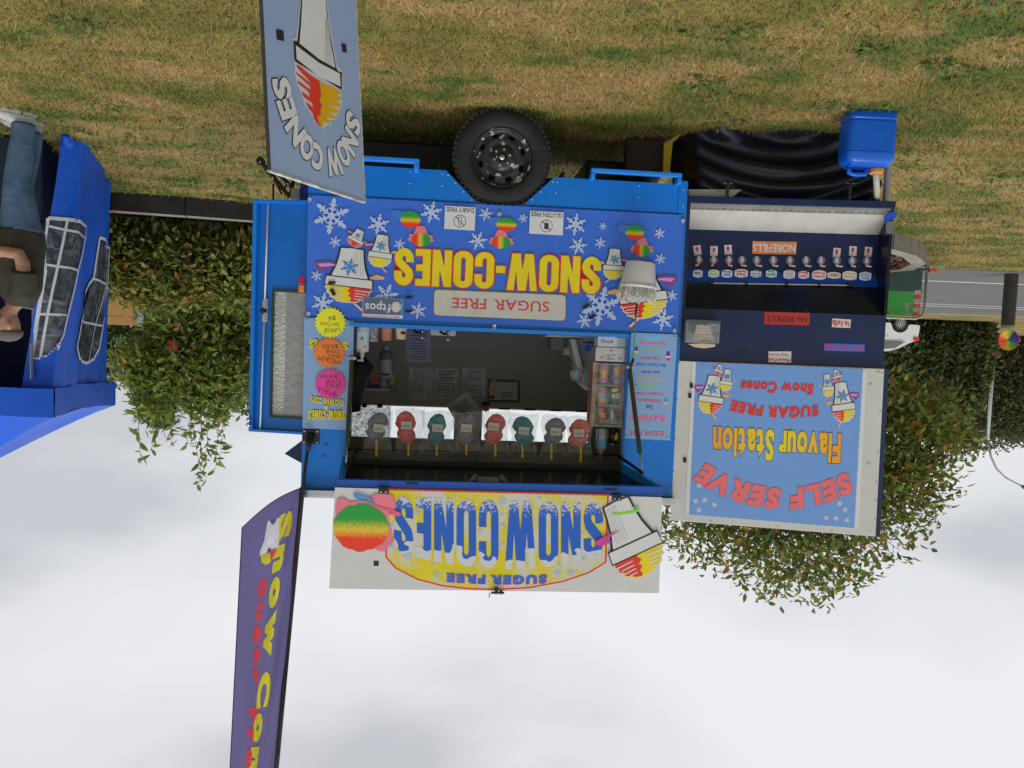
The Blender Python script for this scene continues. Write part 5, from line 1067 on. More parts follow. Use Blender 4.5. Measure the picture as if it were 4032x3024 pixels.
t.part('body', MB().lathe([(.03, pm[2]-.03), (.034, pm[2]-.005), (.03, pm[2]+.02), (0, pm[2]+.03)], (pm[0], bw-.04, 0), 'z', 14), HOT, smooth=True); t.part('cap', MB().lathe([(0, pm[2]-.05), (.036, pm[2]-.05), (.036, pm[2]-.03), (0, pm[2]-.03)], (pm[0], bw-.04, 0), 'z', 14), BLACK, smooth='auto'); t.part('ledge_clip', MB().box(pm[0]-.03, pm[0]+.03, bw-.05, bw-.0, pm[2]-.06, pm[2]-.05), BLACK)

# ------------------------------------------------------------------ self serve flavour station
zQ = Zm(2600, 740, 3600, 2212); zP = Zm(2600, 1380, 3600, 2183); zT = Zm(2720, 900, 3560, 2212)
fs = Th('flavour_station', 'navy self serve flavour cabinet with a row of taps and a raised white lid', 'drink station', SF, (0, 0, 0.55))
S_ = SF.at
uL = S_(zQ(2052, 110))[0]; uR = 0.0; TWO = .22
vl0 = (S_(zQ(245, 90))[1]+S_(zQ(2050, 95))[1])/2; vl1 = (S_(zQ(245, 150))[1]+S_(zQ(2030, 160))[1])/2
vs0 = (S_(zQ(245, 200), .03)[1]+S_(zQ(1960, 215), .03)[1])/2; vs1 = (S_(zQ(235, 372), TWO)[1]+S_(zQ(1925, 396), TWO)[1])/2
vt1 = (S_(zQ(215, 712), TWO)[1]+S_(zQ(1910, 745), TWO)[1])/2; vb1 = (S_(zQ(205, 822), .16)[1]+S_(zQ(1905, 852), .16)[1])/2
vc1 = (S_(zQ(195, 1060), .03)[1]+S_(zQ(1965, 1095), .03)[1])/2; vu1 = (S_(zQ(160, 1500), .03)[1]+S_(zQ(1940, 1548), .03)[1])/2
ui = uL+.02
fs.part('front_lip', MB().box(uL, uR, -.005, .02, vl0, vl1), NAVY, bevel=.004)
fs.part('drip_channel', MB().box(ui, uR-.02, .0205, .03, vl1-.02, vl1+.012).box(ui, uR-.02, .03, .045, vl1-.015, vl1-.004).box(ui, uR-.02, .045, .055, vl1-.015, vs0), mat('bright_aluminium', (.62, .62, .63), .25, .8))
for i in range(26): fs.part('drain_slot', MB().box(ui+.05+i*(uR-uL-.12)/25-.007, ui+.05+i*(uR-uL-.12)/25+.007, .043, .0448, vs0-.012, vs0-.008), BLACK)
def slope(y0, v0, y1, v1, m, name, th_=.01):
    return fs.part(name, MB().add([(ui, y0, v0), (uR-.02, y0, v0), (uR-.02, y1, v1), (ui, y1, v1), (ui, y0+th_, v0+.0), (uR-.02, y0+th_, v0), (uR-.02, y1+th_, v1), (ui, y1+th_, v1)], [(0, 1, 2, 3), (7, 6, 5, 4), (0, 4, 5, 1), (1, 5, 6, 2), (2, 6, 7, 3), (3, 7, 4, 0)]), m)
slope(.056, vs0, TWO-.002, vs1, mat('brushed_splash', (.50, .49, .45), .5, .25, var=.12, vs_=5), 'splash_panel')
fs.part('tap_wall', MB().box(ui, uR-.02, TWO, TWO+.012, vs1-.05, vt1), NAVY)
slope(TWO, vt1+.001, .16, vb1, mat('blue_band', ph(20, 75, 180), .4), 'label_band')
slope(.16, vb1+.001, .03, vc1, NAVYD, 'niche_ceiling')
fs.part('upper_panel', MB().box(uL, uR, .03, .045, vc1+.001, vu1+.05), NAVY)
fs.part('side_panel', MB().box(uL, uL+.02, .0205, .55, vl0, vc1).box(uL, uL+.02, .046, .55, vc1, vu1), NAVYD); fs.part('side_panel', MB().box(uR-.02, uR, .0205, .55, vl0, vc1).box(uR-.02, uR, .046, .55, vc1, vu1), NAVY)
fs.part('back_panel', MB().box(ui, uR-.02, .53, .55, vl0, vu1), NAVY); fs.part('base_panel', MB().box(ui, uR-.02, .056, .53, vl0, vl0+.02), NAVY); fs.part('top_panel', MB().box(ui, uR-.02, .046, .53, vu1-.02, vu1), NAVY)
fs.part('blue_brace', MB().prism([S_(zQ(*p), .0) for p in [(2055, 190), (2050, 262), (1945, 300), (1950, 240)]], -.004, .0), mat('brace_blue', ph(28, 84, 196), .4))
fs.part('grey_edge', MB().prism([S_(zQ(*p), .012) for p in [(2035, 285), (1965, 300), (1965, 398), (2030, 402)]], .006, .012), mat('edge_grey', (.18, .18, .19), .5))
# taps, arrows and flavour labels
TX = [82, 235, 395, 530, 683, 855, 1027, 1195, 1350, 1515, 1675, 1828]
TPW = mat('tap_white', (.62, .63, .64), .35); TPR = mat('tap_red', ph(225, 95, 75), .4); TPD = mat('tap_disc', ph(110, 135, 180), .3)
for i, x in enumerate(TX):
    yb = 283+1.0*i; o_ = TWO-.035
    u, v0 = S_(zT(x, yb), o_); v1 = S_(zT(x, yb+100), o_)[1]; h_ = v1-v0; ud, vd = S_(zT(x-2, yb+42), TWO)
    tp = fs.part('tap', MB().lathe([(0, v0), (.008, v0), (.010, v0+h_*.1), (.016, v0+h_*.35), (.018, v0+h_*.62), (0, v0+h_*.62)], (u, o_, 0), 'z', 14), TPW, smooth='auto')
    fs.part('disc', MB().lathe([(0, TWO-.012), (.026, TWO-.011), (.031, TWO-.004), (.031, TWO)], (ud, 0, vd), 'y', 20), TPD, tp, smooth='auto')
    fs.part('shank', MB().lathe([(.013, TWO-.036), (.013, TWO-.011)], (ud, 0, vd+.005), 'y', 12), TPW, tp, smooth=True)
    fs.part('collar', MB().lathe([(.0175, v0+h_*.62), (.0175, v0+h_*.74), (0, v0+h_*.74)], (u, o_, 0), 'z', 14), TPR, tp, smooth='auto')
    dx = random.uniform(.015, .04)*(-1 if i not in (0, 1) else .7)
    fs.part('lever', MB().box(u-.005, u+.005, o_-.006, o_+.006, v0+h_*.74, v1).tube([(u, o_-.004, v1-.004), (u+dx, o_-.02, v1+.002)], [.007, .006], 8), TPW, tp)
def sticker(z, quad, o_, m, name='sticker', parent=None, rad=0, thick=.0015):
    P = [S_(z(*q), o_) for q in quad]
    if rad:
        Q = []
        for i in range(4):
            a, b, c = Vector(P[i-1]), Vector(P[i]), Vector(P[(i+1) % 4]); d0 = (a-b).normalized(); d1 = (c-b).normalized()
            for k in range(5): t_ = k/4; Q.append(tuple(b+d0*rad*(1-t_)**2+d1*rad*t_**2))
        P = Q
    return fs.part(name, MB().prism(P, o_-thick, o_), m, parent)
CRIM = mat('crimson_print', ph(215, 40, 80), .4)
for x, y, a in ((68, 225, -9), (240, 232, 0), (387, 220, -3), (1513, 252, 7), (1680, 233, 3), (1840, 240, 6)):
    ca, sa = math.cos(R(a)), math.sin(R(a)); q = lambda dx, dy: (x+dx*ca-dy*sa, y+dx*sa+dy*ca)
    st = sticker(zT, [q(38, -50), q(-38, -50), q(-38, 50), q(38, 50)], TWO-.002, WPRINT, 'arrow_sticker')
    fs.part('arrow', MB().sheet([S_(zT(*q(*p)), TWO-.0045) for p in [(0, -42), (-24, -12), (-11, -12), (-11, 16), (11, 16), (11, -12), (24, -12)]], TWO-.0045), CRIM, st)
    words(fs, 'Push taps', lambda s, t, q=q: zT(*q(30-60*s, 32+10*t)), TWO-.0045, CHAR, parent=st)
LB = [(72, 468, 50, 43, ['Cola'], CHAR), (238, 467, 58, 43, ['Apple', 'Green'], LIME), (375, 468, 56, 43, ['Grape', 'Sour'], BLP), (522, 464, 70, 46, ['Raspberry', 'Red'], REDT), (675, 470, 56, 40, None, BLP), (835, 468, 56, 42, ['lime', 'Lemon'], GRN), (1020, 476, 60, 48, ['Sour', 'Lemon', 'Pink'], LILAC), (1170, 480, 56, 43, ['Blood', 'Tigers'], REDT), (1330, 482, 74, 52, ['Fresh', 'Strawberry'], RED), (1484, 485, 70, 36, ['CHERRY'], REDT), (1646, 488, 74, 50, ['Pineapple', 'Orange'], ORP), (1808, 494, 62, 48, ['Candy', 'Cotton', 'Blue'], SKYB)]
ob = .158
for x, y, rx_, ry_, tx, m_ in LB:
    c = S_(zT(x, y), ob); e_ = S_(zT(x+rx_, y+ry_), ob); RX, RY = abs(e_[0]-c[0]), abs(e_[1]-c[1])
    P = [(c[0]+RX*max(-.86, min(.86, 1.1*math.cos(t_)))*1.1, c[1]+RY*math.sin(t_)) for t_ in np.linspace(0, 2*math.pi, 29)[:-1]]
    lb = fs.part('flavour_label', MB().prism(P, ob-.0025, ob), WPRINT)
    if tx is None:
        for k in (-1, 0, 1): words(fs, 'Blue Cotton', line(zT, x+46, y-9+26*k-(0), x-46, y-11+26*k, 15), ob-.004, m_, bold=.06, parent=lb)
    else:
        n = len(tx); hh_ = {1: 34, 2: 30, 3: 24}[n]
        for k, s_ in enumerate(tx): ww = rx_*(.82 if len(s_) > 4 else .62); words(fs, s_, line(zT, x+ww, y-n*hh_*.56+k*hh_*1.12, x-ww, y-n*hh_*.56+k*hh_*1.12-3, hh_), ob-.004, m_, bold=.03, parent=lb)
# LED strip with black clips
a = S_(zT(233, 566), .15); b = S_(zT(1622, 588), .15)
led = fs.part('light_strip', MB().tube([(a[0], .15, a[1]), (b[0], .15, b[1])], .005, 6), mat('strip_cream', (.55, .53, .44), .4))
for x, y, w_ in ((200, 560, 32), (575, 566, 12), (992, 574, 12), (1330, 582, 10), (1660, 585, 40)):
    c = S_(zT(x, y), .148); e_ = S_(zT(x+w_, y), .148); fs.part('strip_clip', MB().box(c[0]-abs(e_[0]-c[0]), c[0]+abs(e_[0]-c[0]), .138, .158, c[1]-.012, c[1]+.012), BLACK, led)
# notices on the cabinet
st = sticker(zQ, [(1187, 470), (803, 464), (800, 574), (1180, 580)], TWO-.002, mat('sign_orange', ph(232, 128, 66), .4), 'notice', thick=.003); words(fs, 'NOREFILLS', line(zQ, 1180, 490, 806, 484, 72), TWO-.0065, WPRINT, bold=.03, serif=True, parent=st, gap=.08)
ou = .029
st = sticker(zQ, [(1300, 1090), (907, 1080), (905, 1187), (1297, 1197)], ou, mat('sign_red', ph(172, 50, 42), .45), 'notice', thick=.003); words(fs, 'No REFILLS', line(zQ, 1278, 1125, 932, 1118, 48), ou-.0045, INK, bold=.0, gap=.09, parent=st)
st = sticker(zQ, [(1660, 1147), (1497, 1137), (1493, 1212), (1652, 1220)], ou, WPRINT, 'notice', thick=.003); words(fs, 'No Refills', line(zQ, 1648, 1158, 1500, 1150, 54), ou-.0045, REDT, bold=.03, parent=st)
st = sticker(zQ, [(1780, 1362), (1427, 1352), (1425, 1418), (1777, 1427)], ou, mat('sign_blue', ph(52, 104, 205), .4), 'notice', thick=.003); words(fs, 'GLUTEN FREE', line(zQ, 1775, 1372, 1430, 1363, 44), ou-.0045, REDT, bold=.02, serif=True, parent=st, gap=.1)
st = sticker(zQ, [(1140, 1424), (942, 1424), (940, 1517), (1138, 1522)], ou, WPRINT, 'notice', thick=.003); words(fs, 'Please Push', line(zQ, 1130, 1488, 943, 1484, 26), ou-.0045, RED, bold=.02, parent=st); words(fs, 'Taps Down', line(zQ, 1120, 1440, 948, 1437, 26), ou-.0045, RED, bold=.02, parent=st)
for x, y, w_, h_ in ((717, 1413, 40, 17), (765, 1120, 10, 7), (950, 1374, 16, 8), (1282, 1068, 14, 6)): sticker(zQ, [(x+w_, y-h_), (x-w_, y-h_), (x-w_, y+h_), (x+w_, y+h_)], ou, TAPE, 'tape_strip', thick=.001)
# paper towel dispenser
od = -.09
P = [S_(zQ(*p), od) for p in [(512, 1180), (228, 1170), (228, 1345), (512, 1350)]]
td = fs.part('towel_dispenser', MB().prism([(min(p[0] for p in P), P[0][1]), (max(p[0] for p in P), P[0][1]), (max(p[0] for p in P), P[2][1]), (min(p[0] for p in P), P[2][1])], .0, .0295), mat('dispenser_grey', (.22, .24, .27), .35), bevel=.004)
x0, x1 = min(p[0] for p in P), max(p[0] for p in P); z0, z1_ = P[0][1], P[2][1]
fs.part('dispenser_side', MB().box(x0, x0+.008, od, -.001, z0, z1_).box(x1-.008, x1, od, -.001, z0, z1_), mat('dispenser_grey', (.22, .24, .27), .35), td)
fs.part('dispenser_lid', MB().box(x0-.004, x1+.004, od-.006, .0, z0-.022, z0-.001), mat('dispenser_dark', (.08, .09, .11), .35), td, bevel=.004)
TWL = mat('paper_towel', ph(205, 180, 152), .85, bump=.5, bs=30)
pp = [S_(zQ(*p), od+.02) for p in [(430, 1195), (315, 1190), (280, 1325), (470, 1330)]]
for k in range(5):
    f_ = k/5; q = lambda s, t: tuple(pp[0][i]*(1-s)*(1-t)+pp[1][i]*s*(1-t)+pp[2][i]*s*t+pp[3][i]*(1-s)*t for i in (0, 1))
    fs.part('towel', MB().prism([q(0, f_), q(1, f_), q(1, f_+.19), q(0, f_+.19)], od+.01+.004*k, od+.07), TWL, td, bevel=.004)
fs.part('towel', MB().prism([S_(zQ(*p), od+.02) for p in [(478, 1362), (360, 1352), (242, 1358), (300, 1385), (380, 1396), (470, 1382)]], od+.0, od+.04), TWL, td, bevel=.003)
fs.part('dispenser_window', MB().box(x0+.008, x1-.008, od-.002, od, z0+.002, z1_), film('dispenser_clear', (.5, .55, .6), a=.18, bump=.1), td)
# raised lid with poster
ol = .012
lid = fs.part('lid', MB().prism([S_(zP(*p), ol) for p in [(1920, 157), (150, 88), (88, 1456), (1845, 1596)]], ol-.012, ol), mat('lid_white', (.62, .63, .61), .45, var=.08, vs_=3), bevel=.003)
fs.part('lid_backing', MB().prism([S_(zP(*p), ol+.03) for p in [(1950, 160), (150, 90), (90, 1440), (1875, 1590)]], ol+.001, ol+.05), NAVY, lid)
for x, y in ((160, 110), (148, 425), (128, 762), (115, 1042), (103, 1302), (1908, 195), (1888, 522), (1870, 872), (1858, 1132), (1855, 1290), (1846, 1455), (433, 1468), (1012, 1512), (1475, 1552), (1805, 1555)):
    c = S_(zP(x, y), ol-.012); fs.part('screw', MB().lathe([(0, ol-.016), (.004, ol-.015), (.006, ol-.012)], (c[0], 0, c[1]), 'y', 8), STEEL, lid)
for x, y in ((1878, 190), (1808, 296), (1793, 975)):
    c = S_(zP(x, y), ol-.013); fs.part('plug', MB().lathe([(0, ol-.016), (.012, ol-.015), (.014, ol-.012)], (c[0], 0, c[1]), 'y', 14), mat('cream_plug', (.55, .52, .40), .5), lid, smooth='auto')
oq = ol-.0135
po = fs.part('poster', MB().prism([S_(zP(*p), oq) for p in [(1775, 165), (275, 98), (212, 1402), (1706, 1530)]], oq-.002, oq), WPRINT, lid)
PBL = vinyl('poster_blue', ph(108, 152, 214), .35, 3.0)
fs.part('poster_field', MB().sheet([S_(zP(*p), oq-.0032) for p in [(1742, 160), (308, 99), (248, 1410), (1668, 1527)]], oq-.0032), PBL, lid)
ow = oq-.0048
def bez(z, P0, Pm, P1, h):
    Pc = (2*Pm[0]-.5*P0[0]-.5*P1[0], 2*Pm[1]-.5*P0[1]-.5*P1[1])
    at_ = lambda s: ((1-s)**2*P0[0]+2*s*(1-s)*Pc[0]+s*s*P1[0], (1-s)**2*P0[1]+2*s*(1-s)*Pc[1]+s*s*P1[1])
    ss = np.linspace(-.1, 1.1, 121); q = np.array([at_(s) for s in ss]); cl = np.concatenate([[0], np.cumsum(np.linalg.norm(np.diff(q, axis=0), axis=1))])
    l0, l1 = np.interp(0, ss, cl), np.interp(1, ss, cl)
    def fn(s, t):
        s = float(np.interp(l0+(l1-l0)*s, cl, ss)); x, y = at_(s)
        dx = 2*(1-s)*(Pc[0]-P0[0])+2*s*(P1[0]-Pc[0]); dy = 2*(1-s)*(Pc[1]-P0[1])+2*s*(P1[1]-Pc[1]); L_ = math.hypot(dx, dy)
        return z(x+dy/L_*h*t, y-dx/L_*h*t)
    return fn
SALM = mat('salmon_print', ph(232, 110, 112), .4)
words(fs, 'SELF SERVE', bez(zP, (1600, 1038), (1000, 1178), (395, 965), 185), ow, SALM, bold=.06, gap=.09, space=.3, outline=(REDT, .018), parent=lid, slant=.12)
GRD = mat('orange_yellow_print', (.6, .4, .05), .4); n = GRD.node_tree; tcx = n.nodes.new('ShaderNodeTexCoord'); sx_ = n.nodes.new('ShaderNodeSeparateXYZ'); cr = n.nodes.new('ShaderNodeValToRGB'); n.links.new(tcx.outputs['Generated'], sx_.inputs[0]); n.links.new(sx_.outputs['X'], cr.inputs['Fac']); n.links.new(cr.outputs['Color'], n.nodes['Principled BSDF'].inputs['Base Color'])
E_ = cr.color_ramp.elements; E_[0].color = (*ph(236, 150, 50), 1); E_[1].color = (*ph(236, 150, 50), 1); q = E_.new(.5); q.color = (*ph(228, 208, 30), 1)
words(fs, 'Flavour Station', lambda s, t: zP(1558+(455-1558)*s-11*t, 712+(648-712)*s+(262+22*s)*t), ow, GRD, bold=.045, gap=.05, space=.22, outline=(INK, .018), parent=lid)
words(fs, 'SUGAR FREE', bez(zP, (1358, 465), (985, 480), (622, 425), 96), ow, RED, bold=.05, gap=.09, slant=.1, parent=lid, outline=(INK, .008))
words(fs, 'Snow Cones', line(zP, 1322, 288, 697, 258, 96), ow, RED, bold=.045, gap=.07, slant=.12, parent=lid, outline=(INK, .008))
for B, T, wf_2, fl_, bl_ in (((465, 222), (415, 540), .58, False, 'both'), ((585, 165), (555, 348), .52, False, 'yellow'), ((515, 125), (487, 208), .8, False, 'red'), ((1548, 280), (1588, 610), .52, True, 'both'), ((1428, 208), (1448, 396), .46, True, 'yellow'), ((1502, 170), (1532, 260), .7, True, 'red')):
    cup_print(fs, zP, B, T, ow, wf_2, flip=fl_, ball=bl_, parent=lid)
flakes(fs, zP, [(x, y, 29, False) for x, y in ((335, 1160), (305, 1295), (380, 1285), (463, 1327), (332, 1372), (1542, 1315), (1588, 1368), (1425, 1438), (1510, 1442), (1603, 1458))], ow, m=WPRINT, parent=lid)
for x, y in ((267, 302), (254, 388), (210, 942)): fs.part('tape_strip', MB().sheet([S_(zP(x+i*14, y+j*21), ow-.001) for i, j in ((1, -1), (-1, -1), (-1, 1), (1, 1))], ow-.001), TAPE, lid)
# legs and drawbar beneath
fs.part('support_leg', MB().tube([(S_(zJ(1995, 700), .1)[0], .1, 0.0), (S_(zJ(1995, 700), .1)[0], .1, vl0)], .022, 12), STEEL, smooth='auto')
fs.part('support_leg', MB().tube([(-.2, .45, 0.0), (-.2, .45, vl0)], .022, 12), STEEL, smooth='auto')
fs.part('frame_rail', MB().prism([S_(zJ(*p), .06) for p in [(425, 735), (845, 737), (770, 795), (425, 795)]], .06, .20), mat('pale_grey_metal', (.42, .42, .40), .5))
for x in (735, 1705):
    c = S_(zJ(x, 720), -.0); fs.part('toggle_clamp', MB().tube([(c[0], .01, vl0), (c[0], .0, c[1]-.02)], .012, 8).tube([(c[0]-.03, .0, c[1]-.03), (c[0]+.03, .0, c[1]-.03)], .006, 6), BLACK)

# ------------------------------------------------------------------ jerry can, hose, tarpaulin, crate
gj = ground(zJ(1880, 96)); JF = Fr((gj[0], gj[1], 0), R(-1))
jc = Th('jerry_can', 'blue plastic water jerry can standing on the grass under the flavour station', 'jerry can', JF, (0, 0, 0))
JB = mat('jerry_blue', ph(18, 88, 190), .34, var=.1, vs_=5)
jl, jr = JF.at(zJ(1700, 350))[0], JF.at(zJ(2085, 350))[0]; jh = JF.at(zJ(1850, 590), .05)[1]; jl, jr = min(jl, jr), max(jl, jr)
jd = .20
def rring(x0, x1, y0, y1, r, z, n=4):
    P = []
    for cx, cy, a0 in ((x1-r, y1-r, 0), (x0+r, y1-r, 90), (x0+r, y0+r, 180), (x1-r, y0+r, 270)):
        for k in range(n+1): a = R(a0+90*k/n); P.append((cx+r*math.cos(a), cy+r*math.sin(a), z))
    return P
def loft(rings, cap=True):
    mb = MB(); n = len(rings[0])
    for r_ in rings: mb.v += [tuple(p) for p in r_]
    for i in range(len(rings)-1):
        for j in range(n): mb.f.append((i*n+j, i*n+(j+1) % n, (i+1)*n+(j+1) % n, (i+1)*n+j)); mb.m.append(0)
    if cap: mb.f.append(tuple(range(n-1, -1, -1))); mb.f.append(tuple((len(rings)-1)*n+j for j in range(n))); mb.m += [0, 0]
    return mb
rg = []
for z, ins, r_ in ((0, .022, .03), (.008, .008, .04), (.03, 0, .045), (.055, 0, .045), (.06, .004, .045), (.07, .004, .045), (.075, 0, .045), (jh*.68, 0, .045), (jh*.685, .005, .045), (jh*.70, .005, .045), (jh*.705, 0, .045), (jh*.80, .002, .045), (jh*.86, .012, .045), (jh*.885, .028, .04)):
    rg.append(rring(jl+ins, jr-ins, 0+ins, jd-ins, r_, z))
jc.part('body', loft(rg), JB, smooth='auto')
zt_ = jh*.885; jw = jr-jl
jc.part('shoulder', loft([rring(jl+.03, jr-.03, .03, jd-.03, .03, zt_-.002), rring(jl+.035, jr-.035, .035, jd-.035, .03, zt_+.012), rring(jl+.045, jr-.045, .045, jd-.045, .028, zt_+.014)]), JB, smooth='auto')
jc.part('carry_handle', MB().tube([(jr-.05, jd*.5, zt_), (jr-.055, jd*.5, jh+.008), (jr-.09, jd*.5, jh+.014), (jl+jw*.5, jd*.5, jh+.012), (jl+jw*.45, jd*.5, zt_)], .017, 10), JB, smooth=True)
ucap = JF.at(zJ(1938, 590), .05)[0]
jc.part('neck', MB().lathe([(.042, zt_), (.038, zt_+.025)], (ucap, jd*.5, 0), 'z', 18), JB, smooth=True)
jc.part('cap', MB().lathe([(.043, zt_+.018), (.045, zt_+.022), (.045, zt_+.045), (.04, zt_+.05), (0, zt_+.05)], (ucap, jd*.5, 0), 'z', 18), mat('cap_tan', ph(205, 140, 75), .5), smooth='auto')
P0 = JF.mat()@Vector((ucap, jd*.5, zt_+.045)); e0 = SF.loc(P0); e1 = SF.p3(zJ(1925, 800), e0[1])
hz = Th('drain_hose', 'short pale translucent drain hose from the cabinet into the jerry can', 'hose', SF, e0)
hz.part('hose', MB().tube([(e0[0], e0[1], e0[2]), (e0[0]*.5+SF.p3(zJ(1925, 800), .09)[0]*.5, e0[1]*.5+.045, e0[2]*.5+vl0*.5), (SF.p3(zJ(1925, 800), .09)[0], .09, vl0+.01)], .021, 12), mat('hose_pale', (.42, .42, .38), .3), smooth=True)
# tarpaulin over the drawbar
TP = mat('tarp_navy_black', (.010, .012, .022), .36, var=.3, vs_=8, bump=.15, bs=25)
tp_ = Th('black_tarpaulin', 'glossy navy black tarpaulin draped over the drawbar under the cabinet', 'tarpaulin', SF, (-.75, .4, 0))
NXT, NZT = 70, 34; mb = MB()
tl_, tr_ = SF.at(zJ(1990, 500), .25)[0], SF.at(zJ(300, 500), .25)[0]
for j in range(NZT+1):
    for i in range(NXT+1):
        s_, t_ = i/NXT, j/NZT                                # s 0 at the far left end, 1 towards the trailer wheel
        u = tl_+(tr_-tl_)*s_; arc = t_+1.9*(s_-.48)**2
        o_ = .20+.10*math.cos(1.35*math.pi*t_)+.036*math.sin(arc*24)*(.6+.4*t_)+.012*math.sin(13*s_+9*t_)
        if t_ < .12: o_ -= .10*(1-t_/.12)*(.6+.4*math.sin(19*s_))
        edge = max(0, (s_-.88)/.12); o_ += .35*edge**1.4; u += -.06*edge*t_
        edge = max(0, (.05-s_)/.05); o_ += .30*edge
        v = .60*t_**.9 + .006*math.sin(22*s_)*(1 if j == 0 else 0)
        mb.v.append((u, o_, max(0.002, v)))
for j in range(NZT):
    for i in range(NXT): mb.f.append((j*(NXT+1)+i, j*(NXT+1)+i+1, (j+1)*(NXT+1)+i+1, (j+1)*(NXT+1)+i)); mb.m.append(0)
tp_.part('cloth', mb, TP, smooth=True)
tp_.part('back_fold', MB().add([(tl_, .5, .002), (tr_-.06, .5, .002), (tr_-.1, .5, .6), (tl_, .5, .6)], [(3, 2, 1, 0)]), TP)
yc = Th('yellow_crate', 'yellow sided crate half hidden behind the black tarpaulin', 'crate', SF, (.05, .45, 0))
a = SF.at(zJ(225, 600), .40); b = SF.at(zJ(290, 560), .40); c_ = SF.at(zJ(400, 260), .40)
yc.part('frame_bar', MB().prism([SF.at(zJ(*p), .40) for p in [(222, 595), (275, 598), (300, 360), (232, 375)]], .40, .46), mat('crate_yellow', ph(178, 150, 32), .5)); yc.part('frame_bar', MB().prism([SF.at(zJ(*p), .40) for p in [(232, 374), (300, 359), (420, 255), (400, 262), (300, 330)]], .40, .46), mat('crate_yellow', ph(178, 150, 32), .5))
yc.part('box', MB().box(a[0], a[0]+.28, .47, .8, .03, .30), mat('crate_brown', (.03, .012, .01), .6), bevel=.006); yc.part('foot', MB().box(a[0]+.02, a[0]+.06, .47, .8, 0, .03).box(a[0]+.2, a[0]+.24, .47, .8, 0, .03), BLACK)

# ------------------------------------------------------------------ leaning sign board in front
zA = Zm(940, 0, 1500, 1133)
class Pl:
    def __init__(s, O, ex, ez): s.O = np.array(O, float); s.ex = np.array(ex, float); s.ez = np.array(ez, float); s.ey = np.cross(s.ez, s.ex)
    def at(s, px, o=0.0):
        d = ray(px); t = np.dot(s.O+s.ey*o-CAM, s.ey)/np.dot(d, s.ey); P = CAM+d*t-s.O; return (float(P@s.ex), float(P@s.ez))
    def p3(s, px, o=0.0): u, v = s.at(px, o); return (u, o, v)
    def mat(s, b=(0, 0, 0)):
        o = s.O+s.ex*b[0]+s.ey*b[1]+s.ez*b[2]; return Matrix(((s.ex[0], s.ey[0], s.ez[0], o[0]), (s.ex[1], s.ey[1], s.ez[1], o[1]), (s.ex[2], s.ey[2], s.ez[2], o[2]), (0, 0, 0, 1)))
ztop = 1.0461; pn = ground(zA(255, 1355), ztop); pf = ground(zA(1003, 1605), ztop)
exb = (pn-pf)/np.linalg.norm(pn-pf); hd_ = np.cross(-exb, [0, 0, 1.0]); upb = np.array([0, 0, 1.0])*math.cos(R(-5))+hd_*math.sin(R(-5))
LB_ = ztop/upb[2]; AF = Pl(pf-upb*LB_, exb, upb); bwid = float(np.linalg.norm(pn-pf))
ab = Th('sidewalk_sign', 'blue grey corflute SNOW CONES board with a big cone standing on the grass', 'sign', AF, (0, 0, 0))
AB = mat('corflute_blue', ph(140, 162, 198), .45, var=.05, vs_=2)
ab.part('board', MB().box(0, bwid, 0, .008, 0.0, LB_), AB)
EDG = mat('worn_edge', (.55, .54, .50), .7, var=.6, vs_=30)
ab.part('top_edge', MB().box(-.003, bwid+.003, -.003, .011, LB_, LB_+.006), EDG); ab.part('side_edge', MB().box(-.006, -.0005, -.002, .010, 0, LB_), EDG); ab.part('side_edge', MB().box(bwid+.0005, bwid+.006, -.002, .010, 0, LB_), mat('dark_edge', (.05, .05, .05), .6))
for u_ in (.14, .44): ab.part('rear_stake', MB().box(u_-.015, u_+.015, .0085, .03, 0, LB_*.9), mat('stake_wood', (.30, .22, .13), .7, var=.3))
def asheet(name, pts, l, m): return ab.part(name, MB().sheet([AF.at(zA(*p), -l*.0012) for p in pts], -l*.0012), m)
GLW = mat('white_halo_print', (.62, .66, .70), .4)
# the cup runs down out of the picture and is finished there
cupL = [(505, -500), (500, -250), (500, 0), (490, 130), (480, 250), (470, 350), (450, 345), (430, 312)]
asheet('halo_print', [(560, -640), (480, -620), (492, -300), (488, 0), (474, 160), (455, 300), (428, 308), (432, 350), (438, 480), (448, 520), (445, 580), (460, 650), (495, 740), (530, 850), (575, 905), (600, 970), (680, 1030), (700, 1000), (735, 995), (730, 960), (775, 950), (770, 920), (805, 900), (805, 850), (822, 840), (818, 790), (815, 760), (818, 720), (832, 705), (822, 560), (785, 530), (745, 300), (720, 150), (705, 0), (700, -300), (690, -640)], 1, GLW)
asheet('cup_outline', [(565, -620), (490, -610), (502, -300), (497, 0), (484, 170), (468, 330), (436, 322), (443, 470), (450, 490), (822, 718), (822, 576), (790, 568), (775, 530), (735, 300), (712, 150), (697, 0), (692, -300), (682, -620)], 2, INK)
asheet('cup_print', [(560, -600), (505, -590), (512, -300), (507, 0), (498, 170), (484, 345), (640, 470), (768, 540), (728, 310), (704, 150), (692, 0), (686, -300), (675, -600)], 3, WPRINT)
asheet('cup_rim_print', [(455, 360), (462, 470), (640, 610), (812, 690), (806, 586), (640, 500)], 3.2, WPRINT)
asheet('red_ice_print', [(462, 520), (480, 520), (520, 555), (560, 590), (645, 645), (655, 760), (640, 800), (665, 840), (650, 870), (652, 910), (625, 930), (640, 975), (655, 1005), (640, 1000), (600, 950), (590, 900), (560, 870), (540, 830), (535, 812), (600, 860), (585, 820), (515, 770), (500, 725), (572, 780), (560, 735), (475, 665), (470, 640), (575, 718), (570, 690), (460, 590), (455, 572), (580, 668), (560, 640), (470, 545)], 2.4, RED)
